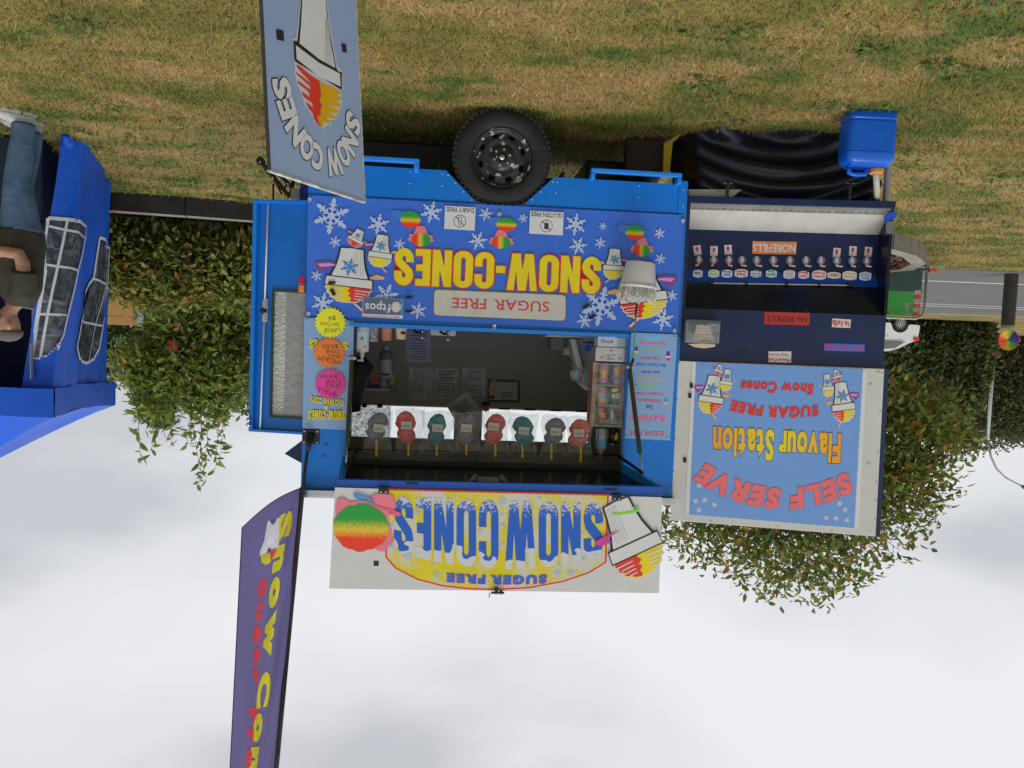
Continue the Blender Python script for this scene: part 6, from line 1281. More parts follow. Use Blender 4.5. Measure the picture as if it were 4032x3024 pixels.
asheet('yellow_ice_print', [(650, 650), (815, 728), (808, 758), (765, 750), (815, 778), (808, 805), (735, 790), (815, 830), (808, 855), (700, 832), (800, 880), (795, 905), (712, 890), (770, 930), (765, 950), (690, 930), (728, 965), (722, 990), (660, 965), (680, 1000), (670, 1015), (655, 1003), (630, 935), (655, 912), (652, 872), (668, 840), (642, 800), (658, 760)], 2.2, mat('mustard_print', ph(212, 160, 8), .4))
for i in range(6): asheet('shade_line', [(688+i*12, 500+i*7), (692+i*12, 502+i*7), (694+i*4, 150), (690+i*4, 150)], 3.4, mat('grey_print', (0.45, 0.46, 0.48), 0.4))
for x, y, w_, h_, k in ((328, 280, 29, 42, 6), (838, 383, 18, 34, 4)): asheet('tape_strip', [(x+w_, y-h_+k), (x-w_, y-h_-k), (x-w_+6, y+h_-k), (x+w_+6, y+h_+k)], 2, TAPE)
ctr = [('S', 908, 985, 122), ('N', 885, 1128, 150), ('O', 832, 1222, 150), ('W', 755, 1288, 175), ('C', 622, 1248, 165), ('O', 540, 1172, 158), ('N', 450, 1040, 150), ('E', 382, 862, 140), ('S', 342, 703, 125)]
cm = [AF.at(zA(x, y)) for _, x, y, _ in ctr]; hm = AF.at(zA(655, 860))
for i, (ch, x, y, h_) in enumerate(ctr):                   # letters set round the ice in the board's own plane
    a, b = Vector(cm[max(0, i-1)]), Vector(cm[min(len(cm)-1, i+1)]); tx_ = (b-a).normalized(); nx_ = Vector((-tx_.y, tx_.x)); c = Vector(cm[i])
    if nx_.dot(c-Vector(hm)) < 0: nx_ = -nx_
    wl = {'S': .082, 'N': .094, 'O': .086, 'W': .118, 'C': .082, 'E': .078}[ch]*.88; hh_ = .106
    mb = MB()
    for ex_, oo, mi in ((.03, -.0012, 1), (0, -.0026, 0)):
        P, Fc, n_ = layout(ch, .05, extra=ex_); mb.add([(lambda q: (q.x, oo, q.y))(c+tx_*wl*(p[0]-.5)+nx_*hh_*(p[1]-.5)) for p in P], Fc, mi)
    ab.part('lettering', mb, [WPRINT, INK])

# ------------------------------------------------------------------ ground, road, kerbs
zV = Zm(3480, 880, 4032, 1579)
def grass_group():
    g = bpy.data.node_groups.new('grass_colour', 'ShaderNodeTree')
    g.interface.new_socket('Vector', in_out='INPUT', socket_type='NodeSocketVector'); g.interface.new_socket('Color', in_out='OUTPUT', socket_type='NodeSocketColor')
    a = g.nodes.new('NodeGroupInput'); b = g.nodes.new('NodeGroupOutput'); l = g.links.new
    fl = g.nodes.new('ShaderNodeVectorMath'); fl.operation = 'MULTIPLY'; fl.inputs[1].default_value = (1, 1, 0); l(a.outputs[0], fl.inputs[0])
    def nz(sc, det, off, dist=0):
        m = g.nodes.new('ShaderNodeMapping'); m.inputs['Location'].default_value = (off, off*1.7, 0); m.inputs['Scale'].default_value = (0.75, 1.25, 1); l(fl.outputs[0], m.inputs[0])
        n = g.nodes.new('ShaderNodeTexNoise'); n.inputs['Scale'].default_value = sc; n.inputs['Detail'].default_value = det; n.inputs['Roughness'].default_value = .62; n.inputs['Distortion'].default_value = dist; l(m.outputs[0], n.inputs['Vector']); return n
    def ramp(n, p0, c0, p1, c1, mid=None):
        r = g.nodes.new('ShaderNodeValToRGB'); e = r.color_ramp.elements; e[0].position = p0; e[0].color = (*c0, 1); e[1].position = p1; e[1].color = (*c1, 1)
        if mid: q = e.new(mid[0]); q.color = (*mid[1], 1)
        l(n.outputs['Fac'], r.inputs['Fac']); return r
    base = ramp(nz(1.1, 7, 3.1, .4), .36, (.150, .150, .040), .66, (.40, .26, .125), (.5, (.285, .215, .075)))
    grn = ramp(nz(1.9, 8, 9.3, .3), .50, (0, 0, 0), .64, (1, 1, 1))
    m1 = g.nodes.new('ShaderNodeMix'); m1.data_type = 'RGBA'; l(grn.outputs[0], m1.inputs[0]); l(base.outputs[0], m1.inputs[6]); m1.inputs[7].default_value = (.105, .150, .034, 1)
    fine = ramp(nz(55, 5, 1.0), .3, (.62, .62, .62), .7, (1.22, 1.22, 1.22))
    m2 = g.nodes.new('ShaderNodeMix'); m2.data_type = 'RGBA'; m2.blend_type = 'MULTIPLY'; m2.inputs[0].default_value = 1; l(m1.outputs[2], m2.inputs[6]); l(fine.outputs[0], m2.inputs[7]); l(m2.outputs[2], b.inputs[0]); return g
GG = grass_group()
def grass_mat(name, blades=False):
    m = bpy.data.materials.new(name); m.use_nodes = True; n = m.node_tree; l = n.links.new; b = n.nodes['Principled BSDF']; b.inputs['Roughness'].default_value = .85; b.inputs['Specular IOR Level'].default_value = .15
    ge = n.nodes.new('ShaderNodeNewGeometry'); gg = n.nodes.new('ShaderNodeGroup'); gg.node_tree = GG; l(ge.outputs['Position'], gg.inputs[0])
    if blades:
        at_ = n.nodes.new('ShaderNodeVertexColor'); at_.layer_name = 'Col'; mx = n.nodes.new('ShaderNodeMix'); mx.data_type = 'RGBA'; mx.blend_type = 'MULTIPLY'; mx.inputs[0].default_value = 1; l(gg.outputs[0], mx.inputs[6]); l(at_.outputs['Color'], mx.inputs[7]); l(mx.outputs[2], b.inputs['Base Color'])
    else:
        l(gg.outputs[0], b.inputs['Base Color']); nb = n.nodes.new('ShaderNodeTexNoise'); nb.inputs['Scale'].default_value = 45; nb.inputs['Detail'].default_value = 5; l(ge.outputs['Position'], nb.inputs['Vector']); bp = n.nodes.new('ShaderNodeBump'); bp.inputs['Strength'].default_value = .7; bp.inputs['Distance'].default_value = .03; l(nb.outputs['Fac'], bp.inputs['Height']); l(bp.outputs['Normal'], b.inputs['Normal'])
    return m
def struct(name, mb, m, **k): return solo(name, None, None, mb, m, kind='structure', **k)
def tagged(o, label, cat, group=None): return tag(o, label, cat, group)
gmb = MB(); xs = [-600, -60, -20, -8, 0, 8, 20, 60, 600]; ys = [-600, -60, -5, 0, 4, 8, 12, 20, 60, 600]
for y in ys:
    for x in xs: gmb.v.append((x, y, 0))
for j in range(len(ys)-1):
    for i in range(len(xs)-1): gmb.f.append((j*len(xs)+i, j*len(xs)+i+1, (j+1)*len(xs)+i+1, (j+1)*len(xs)+i)); gmb.m.append(0)
struct('ground', gmb, grass_mat('lawn'))
def gy(x, y): return float(ground(D(x, y))[1])
RY0, RY1 = gy(2100, 583), gy(2100, 672)
ASPH = mat('asphalt', (.135, .133, .130), .9, var=.15, vs_=.6, bump=.3, bs=60, spec=.2)
struct('road', MB().add([(-300, RY0, .004), (300, RY0, .004), (300, RY1, .004), (-300, RY1, .004)], [(0, 1, 2, 3)]), ASPH)
PAINT = mat('road_paint', (.62, .62, .60), .7, var=.15, vs_=3)
for k, (d0, w_) in enumerate(((gy(2100, 609), .12), (gy(2100, 659), .14), (gy(2100, 663.5), .16))):
    struct('road_marking', MB().add([(-300, d0, .008), (300, d0, .008), (300, d0+w_, .008), (-300, d0+w_, .008)], [(0, 1, 2, 3)]), PAINT)
struct('road_gutter', MB().box(-300, 300, RY1, RY1+.18, -.05, .13), mat('kerb_concrete_far', (.30, .29, .27), .8, var=.2))
struct('footpath', MB().add([(-300, RY1+.4, .02), (300, RY1+.4, .02), (300, RY1+2.2, .02), (-300, RY1+2.2, .02)], [(0, 1, 2, 3)]), mat('path_concrete', (.33, .32, .30), .85, var=.15, vs_=.8))

# raised garden bed behind the trailer, edged with concrete kerb blocks
kp = [(9.5, 8.2)]+[tuple(ground(D(x, y))[:2]) for x, y in ((240, 413), (400, 425), (560, 438))]
kp += [(1.2, 10.25), (-1.5, 10.4), (-3.6, 10.4)]+[tuple(ground(zV(x, y))[:2]) for x, y in ((120, 88), (300, 150), (400, 185), (490, 285))]
kp += [(kp[-1][0]-.25, kp[-1][1]+.9), (kp[-1][0]-.1, kp[-1][1]+1.35)]
KH = .23; KW = .20
def offset(path, d):
    out = []
    for i, p in enumerate(path):
        a = Vector(path[max(0, i-1)]); b = Vector(path[min(len(path)-1, i+1)]); t_ = (b-a).normalized(); n_ = Vector((t_.y, -t_.x)); out.append(Vector(p)+n_*d)
    return out
inn = offset(kp, KW)
kerb = bpy.data.objects.new('kerb', None); COL.objects.link(kerb); tag(kerb, kind='structure')
KC = mat('kerb_concrete', (.20, .175, .145), .9, var=.35, vs_=4, bump=.5, bs=30); KD = mat('kerb_concrete_dark', (.030, .028, .026), .9, var=.5, vs_=4, bump=.4, bs=30); KT = mat('kerb_top_concrete', (.30, .27, .23), .9, var=.3, vs_=6, bump=.4, bs=30)  # KD: much darker faces for the first few blocks
for i in range(len(kp)-1):
    a, b, c, d = Vector(kp[i]), Vector(kp[i+1]), inn[i+1], inn[i]; g_ = .006; t_ = (b-a).normalized()*g_
    a2, b2, c2, d2 = a+t_, b-t_, c-t_, d+t_
    mbk = MB().add([(p.x, p.y, z) for z in (-.05, KH) for p in (a2, b2, c2, d2)], [(0, 4, 5, 1), (1, 5, 6, 2), (2, 6, 7, 3), (3, 7, 4, 0)], 0)
    mbk.add([(p.x, p.y, KH) for p in (a2, b2, c2, d2)], [(3, 2, 1, 0)], 1)
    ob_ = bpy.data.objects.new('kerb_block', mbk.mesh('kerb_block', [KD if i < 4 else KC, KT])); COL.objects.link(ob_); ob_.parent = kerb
bed = [(p.x, p.y, KH-.05) for p in inn]+[(9.5, 14.05, KH-.05)]
bed = [(p.x, p.y) for p in inn]
mbb = MB(); top_ = [(p[0], min(14.0, max(p[1]+.3, 13.9))) for p in bed]
mbb.add([(p[0], p[1], KH-.05) for p in bed]+[(max(-6.6, p[0]), 13.9, KH-.05) for p in bed], [(i+1, i, len(bed)+i, len(bed)+i+1) for i in range(len(bed)-1)])
SOIL = mat('bark_mulch_soil', (.055, .035, .022), .95, var=.5, vs_=14, bump=.8, bs=30)
struct('garden_bed', mbb, SOIL)
struct('bed_back_edge', MB().box(-6.6, 9.5, 13.9, 14.0, -.05, KH-.03), KC)
# bark chips in the bed's end
r_ = np.random.default_rng(11); mbc = MB()
for i in range(1500):
    f_ = r_.random(); x = -7.0+2.6*r_.random(); y = 10.7+3.0*r_.random()
    # keep inside the kerb
    ok = all((Vector((x, y))-inn[j]).dot(Vector((-(inn[j+1]-inn[j]).y, (inn[j+1]-inn[j]).x)).normalized()) < -.03 for j in range(6, len(inn)-1))
    if not ok: continue
    a = r_.random()*6.28; L_, W_ = .03+.05*r_.random(), .012+.02*r_.random(); ca, sa = math.cos(a), math.sin(a); tz = r_.uniform(-.3, .3)
    mbc.add([(x+L_*i_*ca-W_*j_*sa, y+L_*i_*sa+W_*j_*ca, KH-.035+.02*r_.random()+L_*i_*tz) for i_, j_ in ((-1, -1), (1, -1), (1, 1), (-1, 1))], [(0, 1, 2, 3)], int(r_.integers(0, 3)))
solo('bark_mulch', 'loose brown bark mulch inside the curved end of the garden bed', 'mulch', mbc, [mat('bark_%d' % i, c_, .9) for i, c_ in enumerate(((.15, .06, .03), (.22, .11, .06), (.09, .045, .03)))], kind='stuff')

# ------------------------------------------------------------------ leaves
LEAF = leaf_mat('leaf', .55, .45); BARK = mat('bark', (.13, .115, .09), .9, var=.3, vs_=12, bump=.6, bs=30); TWIG = mat('twig', (.16, .15, .12), .9)
def leaf_mesh(name, P, size, pal, wts, up=.5, rg=None, fold=.25, out=None, wd=.45, jit=.35, shape='oval'):
    rg = rg or rng; n = len(P); P = np.asarray(P, float)
    d = rg.normal(size=(n, 3)); d[:, 2] -= .35
    if out is not None: d += out*1.0
    d /= np.linalg.norm(d, axis=1)[:, None]                 # direction of the leaf
    nr = rg.normal(size=(n, 3)); nr[:, 2] += up*2
    nr -= d*np.sum(nr*d, axis=1)[:, None]; nr /= np.linalg.norm(nr, axis=1)[:, None]; sd_ = np.cross(d, nr)
    L_ = size*(1+jit*rg.uniform(-1, 1, n)); W_ = L_*wd
    # six points: base, two low shoulders, two high shoulders, tip, bent along the midrib
    V = np.empty((n, 6, 3)); bend = nr*(L_*-.14)[:, None]; lf = nr*(W_*fold)[:, None]
    V[:, 0] = P; V[:, 1] = P+d*(L_*.32)[:, None]+sd_*(W_*.5)[:, None]+lf*.6; V[:, 2] = P+d*(L_*.68)[:, None]+sd_*(W_*.38)[:, None]+lf*.5+bend*.4
    V[:, 3] = P+d*L_[:, None]+bend; V[:, 4] = P+d*(L_*.68)[:, None]-sd_*(W_*.38)[:, None]+lf*.5+bend*.4; V[:, 5] = P+d*(L_*.32)[:, None]-sd_*(W_*.5)[:, None]+lf*.6
    k = np.arange(n)*6
    F = np.stack([np.stack([k, k+1, k+2, k+3], 1), np.stack([k, k+3, k+4, k+5], 1)], 1).reshape(-1, 4)
    return raw_mesh(name, V.reshape(-1, 3), F, np.repeat(colors(n, pal, wts, rg), 2, axis=0), 4)
def colors(n, pal, wts, rg):
    pal = np.array(pal); w_ = np.array(wts, float); w_ /= w_.sum(); c = pal[rg.choice(len(pal), n, p=w_)]*rg.uniform(.7, 1.25, n)[:, None]; return c
def raw_mesh(name, V, F, fc, nv):
    me = bpy.data.meshes.new(name); nf = len(F); me.vertices.add(len(V)); me.vertices.foreach_set('co', np.ascontiguousarray(V, np.float32).ravel())
    me.loops.add(nf*nv); me.loops.foreach_set('vertex_index', np.ascontiguousarray(F, np.int32).ravel()); me.polygons.add(nf); me.polygons.foreach_set('loop_start', np.arange(nf, dtype=np.int32)*nv)
    me.update(calc_edges=True)
    ca = me.color_attributes.new('Col', 'FLOAT_COLOR', 'CORNER'); cc = np.ones((nf*nv, 4), np.float32); cc[:, :3] = np.repeat(fc, nv, axis=0); ca.data.foreach_set('color', cc.ravel()); return me
def blob_pts(blobs, dens, rg, shell=.55):
    P, O = [], []
    for c, r_, w_ in blobs:
        n = int(dens*w_); d = rg.normal(size=(n, 3)); d /= np.linalg.norm(d, axis=1)[:, None]; q = (shell+(1-shell)*rg.random(n))**1.0
        q = np.where(rg.random(n) < .75, q, rg.random(n)**.5); P.append(np.array(c)+d*q[:, None]*np.array(r_)); O.append(d)
    return np.concatenate(P), np.concatenate(O)
PALG = [(.15, .205, .042), (.21, .265, .06), (.11, .15, .036), (.26, .27, .06), (.45, .34, .07), (.40, .18, .05)]
def put(name, me, m, parent):
    o = bpy.data.objects.new(name, me)
    if not me.materials: me.materials.append(m)
    COL.objects.link(o); o.parent = parent; return o
def plant(name, label, cat, base, group=None):
    e_ = bpy.data.objects.new(name, None); COL.objects.link(e_); e_.location = base; tag(e_, label, cat, group); e_.empty_display_size = .1; return e_
def rel(me, base):
    me.transform(Matrix.Translation(-Vector(base))); return me
def limbs(spec, base):
    mb = MB()
    for pts, r0, r1 in spec:
        n = len(pts); mb.tube(pts, [r0+(r1-r0)*i/(n-1) for i in range(n)], 7)
    return mb.mesh('trunk', [BARK], base, True)
def twigs(c, r_, n, rg, base, start):
    mb = MB()
    for i in range(n):
        d = rg.normal(size=3); d[2] = abs(d[2])*.8+.1; d /= np.linalg.norm(d); e_ = np.array(c)+d*np.array(r_)*rg.uniform(.5, .84); s_ = np.array(start)+rg.normal(size=3)*.15; m_ = s_*.45+e_*.55+rg.normal(size=3)*.15
        mb.tube([s_, m_, e_], [.022, .012, .004], 5, cap=False)
    return mb.mesh('branches', [TWIG], base, True)
# big tree behind the flavour station
r1_ = np.random.default_rng(21); bs_ = (-4.5, 11.9, KH-.06)
tb = [((-4.3, 11.6, 3.7), (2.2, 1.5, 1.5), 1.0), ((-5.7, 11.6, 3.1), (1.2, 1.0, 1.1), .36), ((-3.1, 11.6, 3.9), (1.15, 1.0, 1.15), .34), ((-4.4, 11.5, 4.6), (1.35, 1.0, .85), .34), ((-3.4, 11.4, 2.6), (1.2, .8, .9), .3), ((-6.2, 11.7, 2.7), (.95, .7, .8), .26), ((-5.9, 11.7, 3.6), (.9, .8, .7), .2), ((-5.0, 11.4, 2.2), (1.0, .8, .6), .2)]
T = plant('leafy_tree', 'broad leafy tree with yellowing leaves behind the flavour station', 'tree', bs_)
Pp, Oo = blob_pts(tb, 5200, r1_, .35); Pp += r1_.normal(size=Pp.shape)*.06
ok = Pp[:, 2] > 1.5; put('crown', rel(leaf_mesh('crown', Pp[ok], .125, PALG, (.26, .26, .16, .17, .10, .05), 1.1, r1_, out=Oo[ok]*.6, wd=.42), bs_), LEAF, T.o if hasattr(T, 'o') else T)
put('trunk', limbs([([bs_, (-4.45, 11.85, 1.1), (-4.35, 11.8, 2.0), (-4.3, 11.7, 3.2)], .11, .05), ([(-4.4, 11.8, 1.4), (-5.0, 11.75, 2.3), (-5.6, 11.7, 3.2)], .06, .02), ([(-4.4, 11.8, 1.6), (-3.8, 11.7, 2.5), (-3.2, 11.6, 3.7)], .06, .02), ([(-4.3, 11.75, 2.8), (-4.5, 11.6, 3.9), (-4.4, 11.5, 5.0)], .05, .012)], bs_), BARK, T)
put('branches', twigs((-4.4, 11.6, 3.6), (2.5, 1.3, 1.9), 170, r1_, bs_, (-4.35, 11.7, 2.5)), TWIG, T)
# small tree with upright shoots, and shrubs, behind the kerb on the door side
r2_ = np.random.default_rng(5); bs_ = (4.35, 11.3, KH-.06)
PALL = [(.21, .31, .06), (.28, .38, .085), (.15, .23, .05), (.27, .30, .07), (.45, .34, .07), (.40, .18, .05)]
T = plant('young_tree', 'multi stemmed young tree with tall upright leafy shoots above the shrubs', 'tree', bs_)
tb = [((4.35, 11.2, 2.15), (.95, .7, .62), .8), ((5.15, 11.2, 2.15), (.75, .6, .42), .42), ((3.5, 11.3, 1.95), (.75, .6, .68), .48), ((4.35, 11.1, 2.6), (.45, .4, .4), .24), ((5.2, 11.1, 2.55), (.35, .3, .45), .16), ((3.9, 11.1, 1.55), (.7, .5, .5), .35), ((4.75, 11.0, 1.5), (.55, .5, .4), .28)]
Pp, Oo = blob_pts(tb, 2700, r2_, .5); Pp += r2_.normal(size=Pp.shape)*.05
put('crown', rel(leaf_mesh('crown', Pp, .13, PALL, (.3, .3, .14, .16, .07, .03), 1.4, r2_, out=Oo*.6, wd=.40), bs_), LEAF, T)
put('trunk', limbs([([bs_, (4.2, 11.25, .9), (4.05, 11.15, 1.5), (3.95, 11.1, 2.2)], .035, .018), ([bs_, (4.5, 11.3, .9), (4.6, 11.2, 1.5), (4.5, 11.15, 2.6)], .04, .016), ([bs_, (4.7, 11.3, 1.0), (5.2, 11.2, 1.9), (5.3, 11.1, 2.4)], .03, .012), ([(4.1, 11.2, 1.2), (3.6, 11.2, 1.6), (3.4, 11.2, 2.2)], .025, .01)], bs_), BARK, T)
sp, sl_ = MB(), []
for x, z0, z1, lean in ((4.52, 2.6, 4.05, .0), (4.38, 2.6, 3.85, .03), (4.26, 2.5, 3.75, .02), (4.64, 2.6, 3.6, -.05), (4.16, 2.4, 3.55, .03), (4.86, 2.4, 3.35, .0), (5.36, 2.5, 3.6, -.02), (5.16, 2.4, 3.5, .02), (5.46, 2.3, 3.0, -.05), (4.72, 2.6, 3.4, .02), (4.0, 2.4, 3.0, .04), (3.65, 2.3, 2.85, 0), (4.9, 2.4, 3.2, .02)):
    y = 11.1+r2_.normal()*.12; n = 9; pts = [(x+lean*(i/n)**2*3+.02*math.sin(3*i+x*9), y, z0+(z1-z0)*i/n) for i in range(n+1)]; put('shoot', MB().tube(pts, [.008*(1-.7*i/n) for i in range(n+1)], 5).mesh('shoot', [TWIG], bs_, True), TWIG, T)
    m_ = int((z1-z0)*22)
    for q in range(m_): f_ = q/m_; i = min(n-1, int(f_*n)); a = np.array(pts[i]); b = np.array(pts[i+1]); sl_.append(a+(b-a)*(f_*n-i))
ol_ = r2_.normal(size=(len(sl_), 3)); ol_[:, 2] = .9; put('shoot_leaves', rel(leaf_mesh('shoot_leaves', np.array(sl_), .15, PALL, (.4, .3, .2, .1, .03, .0), .2, r2_, out=ol_*.9, wd=.36), bs_), LEAF, T)
SHR = [((5.6, 10.15), (.75, .5, .62), 'low leafy shrub by the blue marquee, its leaves partly dry', .85), ((4.7, 10.35), (.7, .5, .66), 'low leafy shrub with yellow and orange leaves in the middle of the kerb', 1.0), ((3.75, 10.5), (.75, .5, .62), 'low leafy shrub with brown flower heads beside the blue door', 1.0), ((6.6, 10.0), (.8, .6, .7), 'low shrub mostly hidden behind the blue marquee', .6), ((2.9, 10.7), (.6, .5, .6), 'low shrub mostly hidden behind the blue door', .5)]
PALS = [(.24, .30, .065), (.32, .37, .09), (.18, .225, .06), (.30, .29, .08), (.52, .36, .06), (.45, .20, .05), (.25, .13, .08)]
for k, ((x, y), rr_, lab, w_) in enumerate(SHR):
    bs_ = (x, y, KH-.06); T = plant('garden_shrub', lab, 'shrub', bs_, 'shrubs along the kerb'); z_ = KH+rr_[2]*.92
    Pp, Oo = blob_pts([((x, y, z_-.05), rr_, 1), ((x+.25, y+.15, z_+.2), (rr_[0]*.7, rr_[1]*.8, rr_[2]*.6), .35), ((x-.3, y-.05, z_-.2), (rr_[0]*.7, rr_[1]*.8, rr_[2]*.6), .35)], 2700*w_, r2_, .65); Pp[:, 2] = np.maximum(Pp[:, 2], KH-.02+.06*r2_.random(len(Pp)))
    put('crown', rel(leaf_mesh('crown', Pp, .105, PALS, (.34, .28, .14, .12, .05, .04, .05), 1.5, r2_, out=Oo*.7, wd=.5), bs_), LEAF, T)
    put('trunk', limbs([([bs_, (x+.1*math.cos(a), y+.08*math.sin(a), .6), (x+.35*math.cos(a), y+.25*math.sin(a), 1.0+.2*math.sin(2*a))], .018, .006) for a in (0, 1.3, 2.6, 3.9, 5.2)], bs_), BARK, T)
rt = on_Y(D(373, 748), 10.75); t = Th('red_tag', 'small square red plastic tag hanging in the young tree', 'tag', WF, tuple(rt)); t.part('plate', MB().box(rt[0]-.075, rt[0]+.075, rt[1]-.003, rt[1]+.003, rt[2]-.085, rt[2]+.075), mat('tag_red', ph(205, 45, 35), .5), bevel=.003); t.part('tie', MB().tube([(rt[0], rt[1], rt[2]+.06), (rt[0]+.05, rt[1]+.2, rt[2]+.14), (rt[0]-.1, rt[1]+.35, rt[2]+.2)], .006, 5), WHITE)

# ------------------------------------------------------------------ far side: trees, hedge, hoarding
r3_ = np.random.default_rng(8)
def far_tree(name, label, cat, blobs, n, size, pal, wts, base, trunk_h, tr_, group=None, up=.3):
    T = plant(name, label, cat, base, group); Pp, Oo = blob_pts(blobs, n, r3_, .5); Pp[:, 2] = np.maximum(Pp[:, 2], base[2]+.05)
    put('crown', rel(leaf_mesh('crown', Pp, size, pal, wts, up, r3_, out=Oo*.5), base), LEAF, T)
    put('trunk', limbs([([base, (base[0], base[1], base[2]+trunk_h*.5), (base[0]+.1, base[1], base[2]+trunk_h)], tr_, tr_*.4)], base), BARK, T); return T
PALD = [(.070, .098, .032), (.10, .13, .04), (.14, .17, .055), (.048, .07, .026), (.26, .14, .06)]
hx0 = on_Y(D(2142, 700), 34)[0]; hx1 = on_Y(D(1960, 700), 34)[0]; hzt = on_Y(D(2050, 905), 34)[2]
for k, f_ in enumerate((.14, .42, .70, .98)):
    x = hx0+(hx1-hx0)*f_; w_ = (hx1-hx0)*.2
    far_tree('clipped_hedge', ['dense dark hedge bush with its end towards the lamp post', 'dense dark hedge bush with an orange brown patch, behind the white car', 'dense dark hedge bush rising behind the car roof', 'dense dark hedge bush hidden mostly by the flavour station'][k], 'hedge',
             [((x, 34.6, hzt*.48), (w_*1.1, 1.2, hzt*.52), 1), ((x, 34.2, hzt*.25), (w_*1.15, 1.0, hzt*.3), .45)], 5200, .26, PALD, (.34, .3, .2, .14, .02), (x, 34.6, 0), 1.5, .15, 'hedge bushes across the road')
for k, (px, py, Y_, rx_, rz_, lab) in enumerate(((2205, 850, 52, 4.2, 3.6, 'tall olive green tree behind the lamp post'), (2110, 880, 56, 4.5, 3.6, 'tall dull green tree rising over the hedge'), (2030, 860, 60, 5, 3.4, 'tall far tree behind the big leafy tree'), (2300, 850, 54, 5, 4.2, 'tall far tree at the end of the road verge'))):
    c = on_Y(D(px, py), Y_); far_tree('roadside_tree', lab, 'tree', [((c[0], Y_, c[2]), (rx_, 2.4, rz_), 1), ((c[0]+1.5, Y_, c[2]+rz_*.5), (rx_*.5, 1.8, rz_*.5), .3), ((c[0]-2, Y_, c[2]-rz_*.4), (rx_*.6, 2, rz_*.6), .35), ((c[0], Y_, 1.8), (rx_*1.1, 2, 1.9), .45)], 5600, .30, [(.085, .10, .045), (.12, .14, .06), (.16, .17, .075), (.20, .16, .10)], (.4, .35, .18, .07), (c[0], Y_, 0), c[2], .25, 'tall trees across the road')
def conifer(label, px0, px1, py0, py1, Y_):
    a = on_Y(D(px0, py0), Y_); b = on_Y(D(px1, py1), Y_); x = (a[0]+b[0])/2; w_ = abs(a[0]-b[0])/2; z1 = b[2]; base = (x, Y_, 0); T = plant('pine_tree', label, 'tree', base)
    Ps = []
    for q in range(60):
        z = a[2]*.6+(z1-a[2]*.6)*(q/60); ang = q*2.4; rr_ = w_*(1.05-.55*(q/60)**1.5)
        tip = np.array((x+rr_*math.cos(ang), Y_+rr_*math.sin(ang)*.8, z+.25*rr_))
        for s_ in np.linspace(.25, 1, 9): Ps.append(np.array((x, Y_, z))*(1-s_)+tip*s_)
    Ps = np.repeat(np.array(Ps), 16, axis=0)+r3_.normal(size=(len(Ps)*16, 3))*.10
    put('crown', rel(leaf_mesh('crown', Ps, .24, [(.055, .066, .028), (.085, .092, .035), (.13, .12, .05)], (.5, .35, .15), .1, r3_, wd=.12), base), LEAF, T); put('trunk', limbs([([base, (x, Y_, z1*.5), (x, Y_, z1*.97)], .16, .03)], base), BARK, T)
conifer('shaggy pine tree rising behind the young tree', 290, 395, 700, 912, 21)
far_tree('far_tree', 'dark far tree showing past the eaves of the blue marquee', 'tree', [((on_Y(D(245, 760), 40)[0], 40, 3.0), (3.5, 2, 1.9), 1)], 3600, .3, PALD, (.3, .3, .3, .1, .0), (on_Y(D(245, 760), 40)[0], 40, 0), 2.5, .2)
far_tree('far_tree', 'far green tree showing between the young tree and the blue door', 'tree', [((on_Y(D(555, 800), 26)[0], 26, 2.6), (2.2, 1.5, 1.9), 1)], 4200, .22, [(.07, .085, .03), (.09, .10, .04), (.05, .06, .025)], (.4, .4, .2), (on_Y(D(555, 800), 26)[0], 26, 0), 2.5, .15)
h0 = on_Y(D(298, 640), 15.5); h1 = on_Y(D(180, 640), 15.5); ztop_h = on_Y(D(270, 703), 15.5)[2]
hb = Th('timber_hoarding', 'tan timber hoarding of horizontal planks seen through the gap in the shrubs', 'fence', WF, (h0[0], 15.5, 0))
pm_ = None
for i in range(9):
    z0 = ztop_h*i/9+.004; z1 = ztop_h*(i+1)/9-.004
    hb.part('plank', MB().box(h0[0], h1[0]+.6, 15.5+(.004 if i % 2 else 0), 15.54, z0, z1), mat('tan_plank', ph(176, 136, 80), .8, var=.2, vs_=5))
hb.part('post', MB().box(h0[0]-.09, h0[0]-.002, 15.46, 15.56, 0, ztop_h+.05), STEEL)

# ------------------------------------------------------------------ lamp post, bollard, pinwheel
lb0 = ground(D(2149, 712)); LY = float(lb0[1]); lpt = on_Y(D(2134, 950), LY)
lp = Th('lamp_post', 'galvanised street lamp post with a curved arm beyond the road', 'street lamp', WF, tuple(lb0))
GAL = mat('galvanised_far', (.36, .38, .39), .5, .4, var=.15)
lp.part('pole', MB().tube([tuple(lb0), (lb0[0]*.5+lpt[0]*.5, LY, lpt[2]*.5), tuple(lpt)], [.14, .11, .07], 12), GAL, smooth=True)
arm = [on_Y(D(x, y), LY) for x, y in ((2134, 950), (2140, 985), (2152, 1012), (2172, 1032), (2193, 1043), (2207, 1050))]
lp.part('arm', MB().tube(arm, [.07, .06, .055, .05, .045, .045], 10), GAL, smooth=True)
e0_ = arm[-1]; e1_ = on_Y(D(2236, 1064), LY)
lp.part('lamp_head', MB().tube([e0_, e0_*.7+e1_*.3, e1_], [.07, .13, .09], 10), mat('lamp_dark', (.05, .05, .055), .5), smooth='auto')
bb = ground(zV(1440, 565)); bt_ = on_Y(zV(1415, 1180), float(bb[1])); bw_ = .115
bo_l = Th('timber_bollard', 'dark weathered timber bollard at the near edge of the road', 'bollard', WF, tuple(bb))
bo_l.part('post', MB().lathe([(bw_*1.0, -.02), (bw_, .3), (bw_*.98, bt_[2]-.05), (0, bt_[2]-.05)], (bb[0], bb[1], 0), 'z', 18), mat('dark_timber', (.045, .040, .034), .9, var=.5, vs_=9, bump=.6, bs=22), smooth='auto')
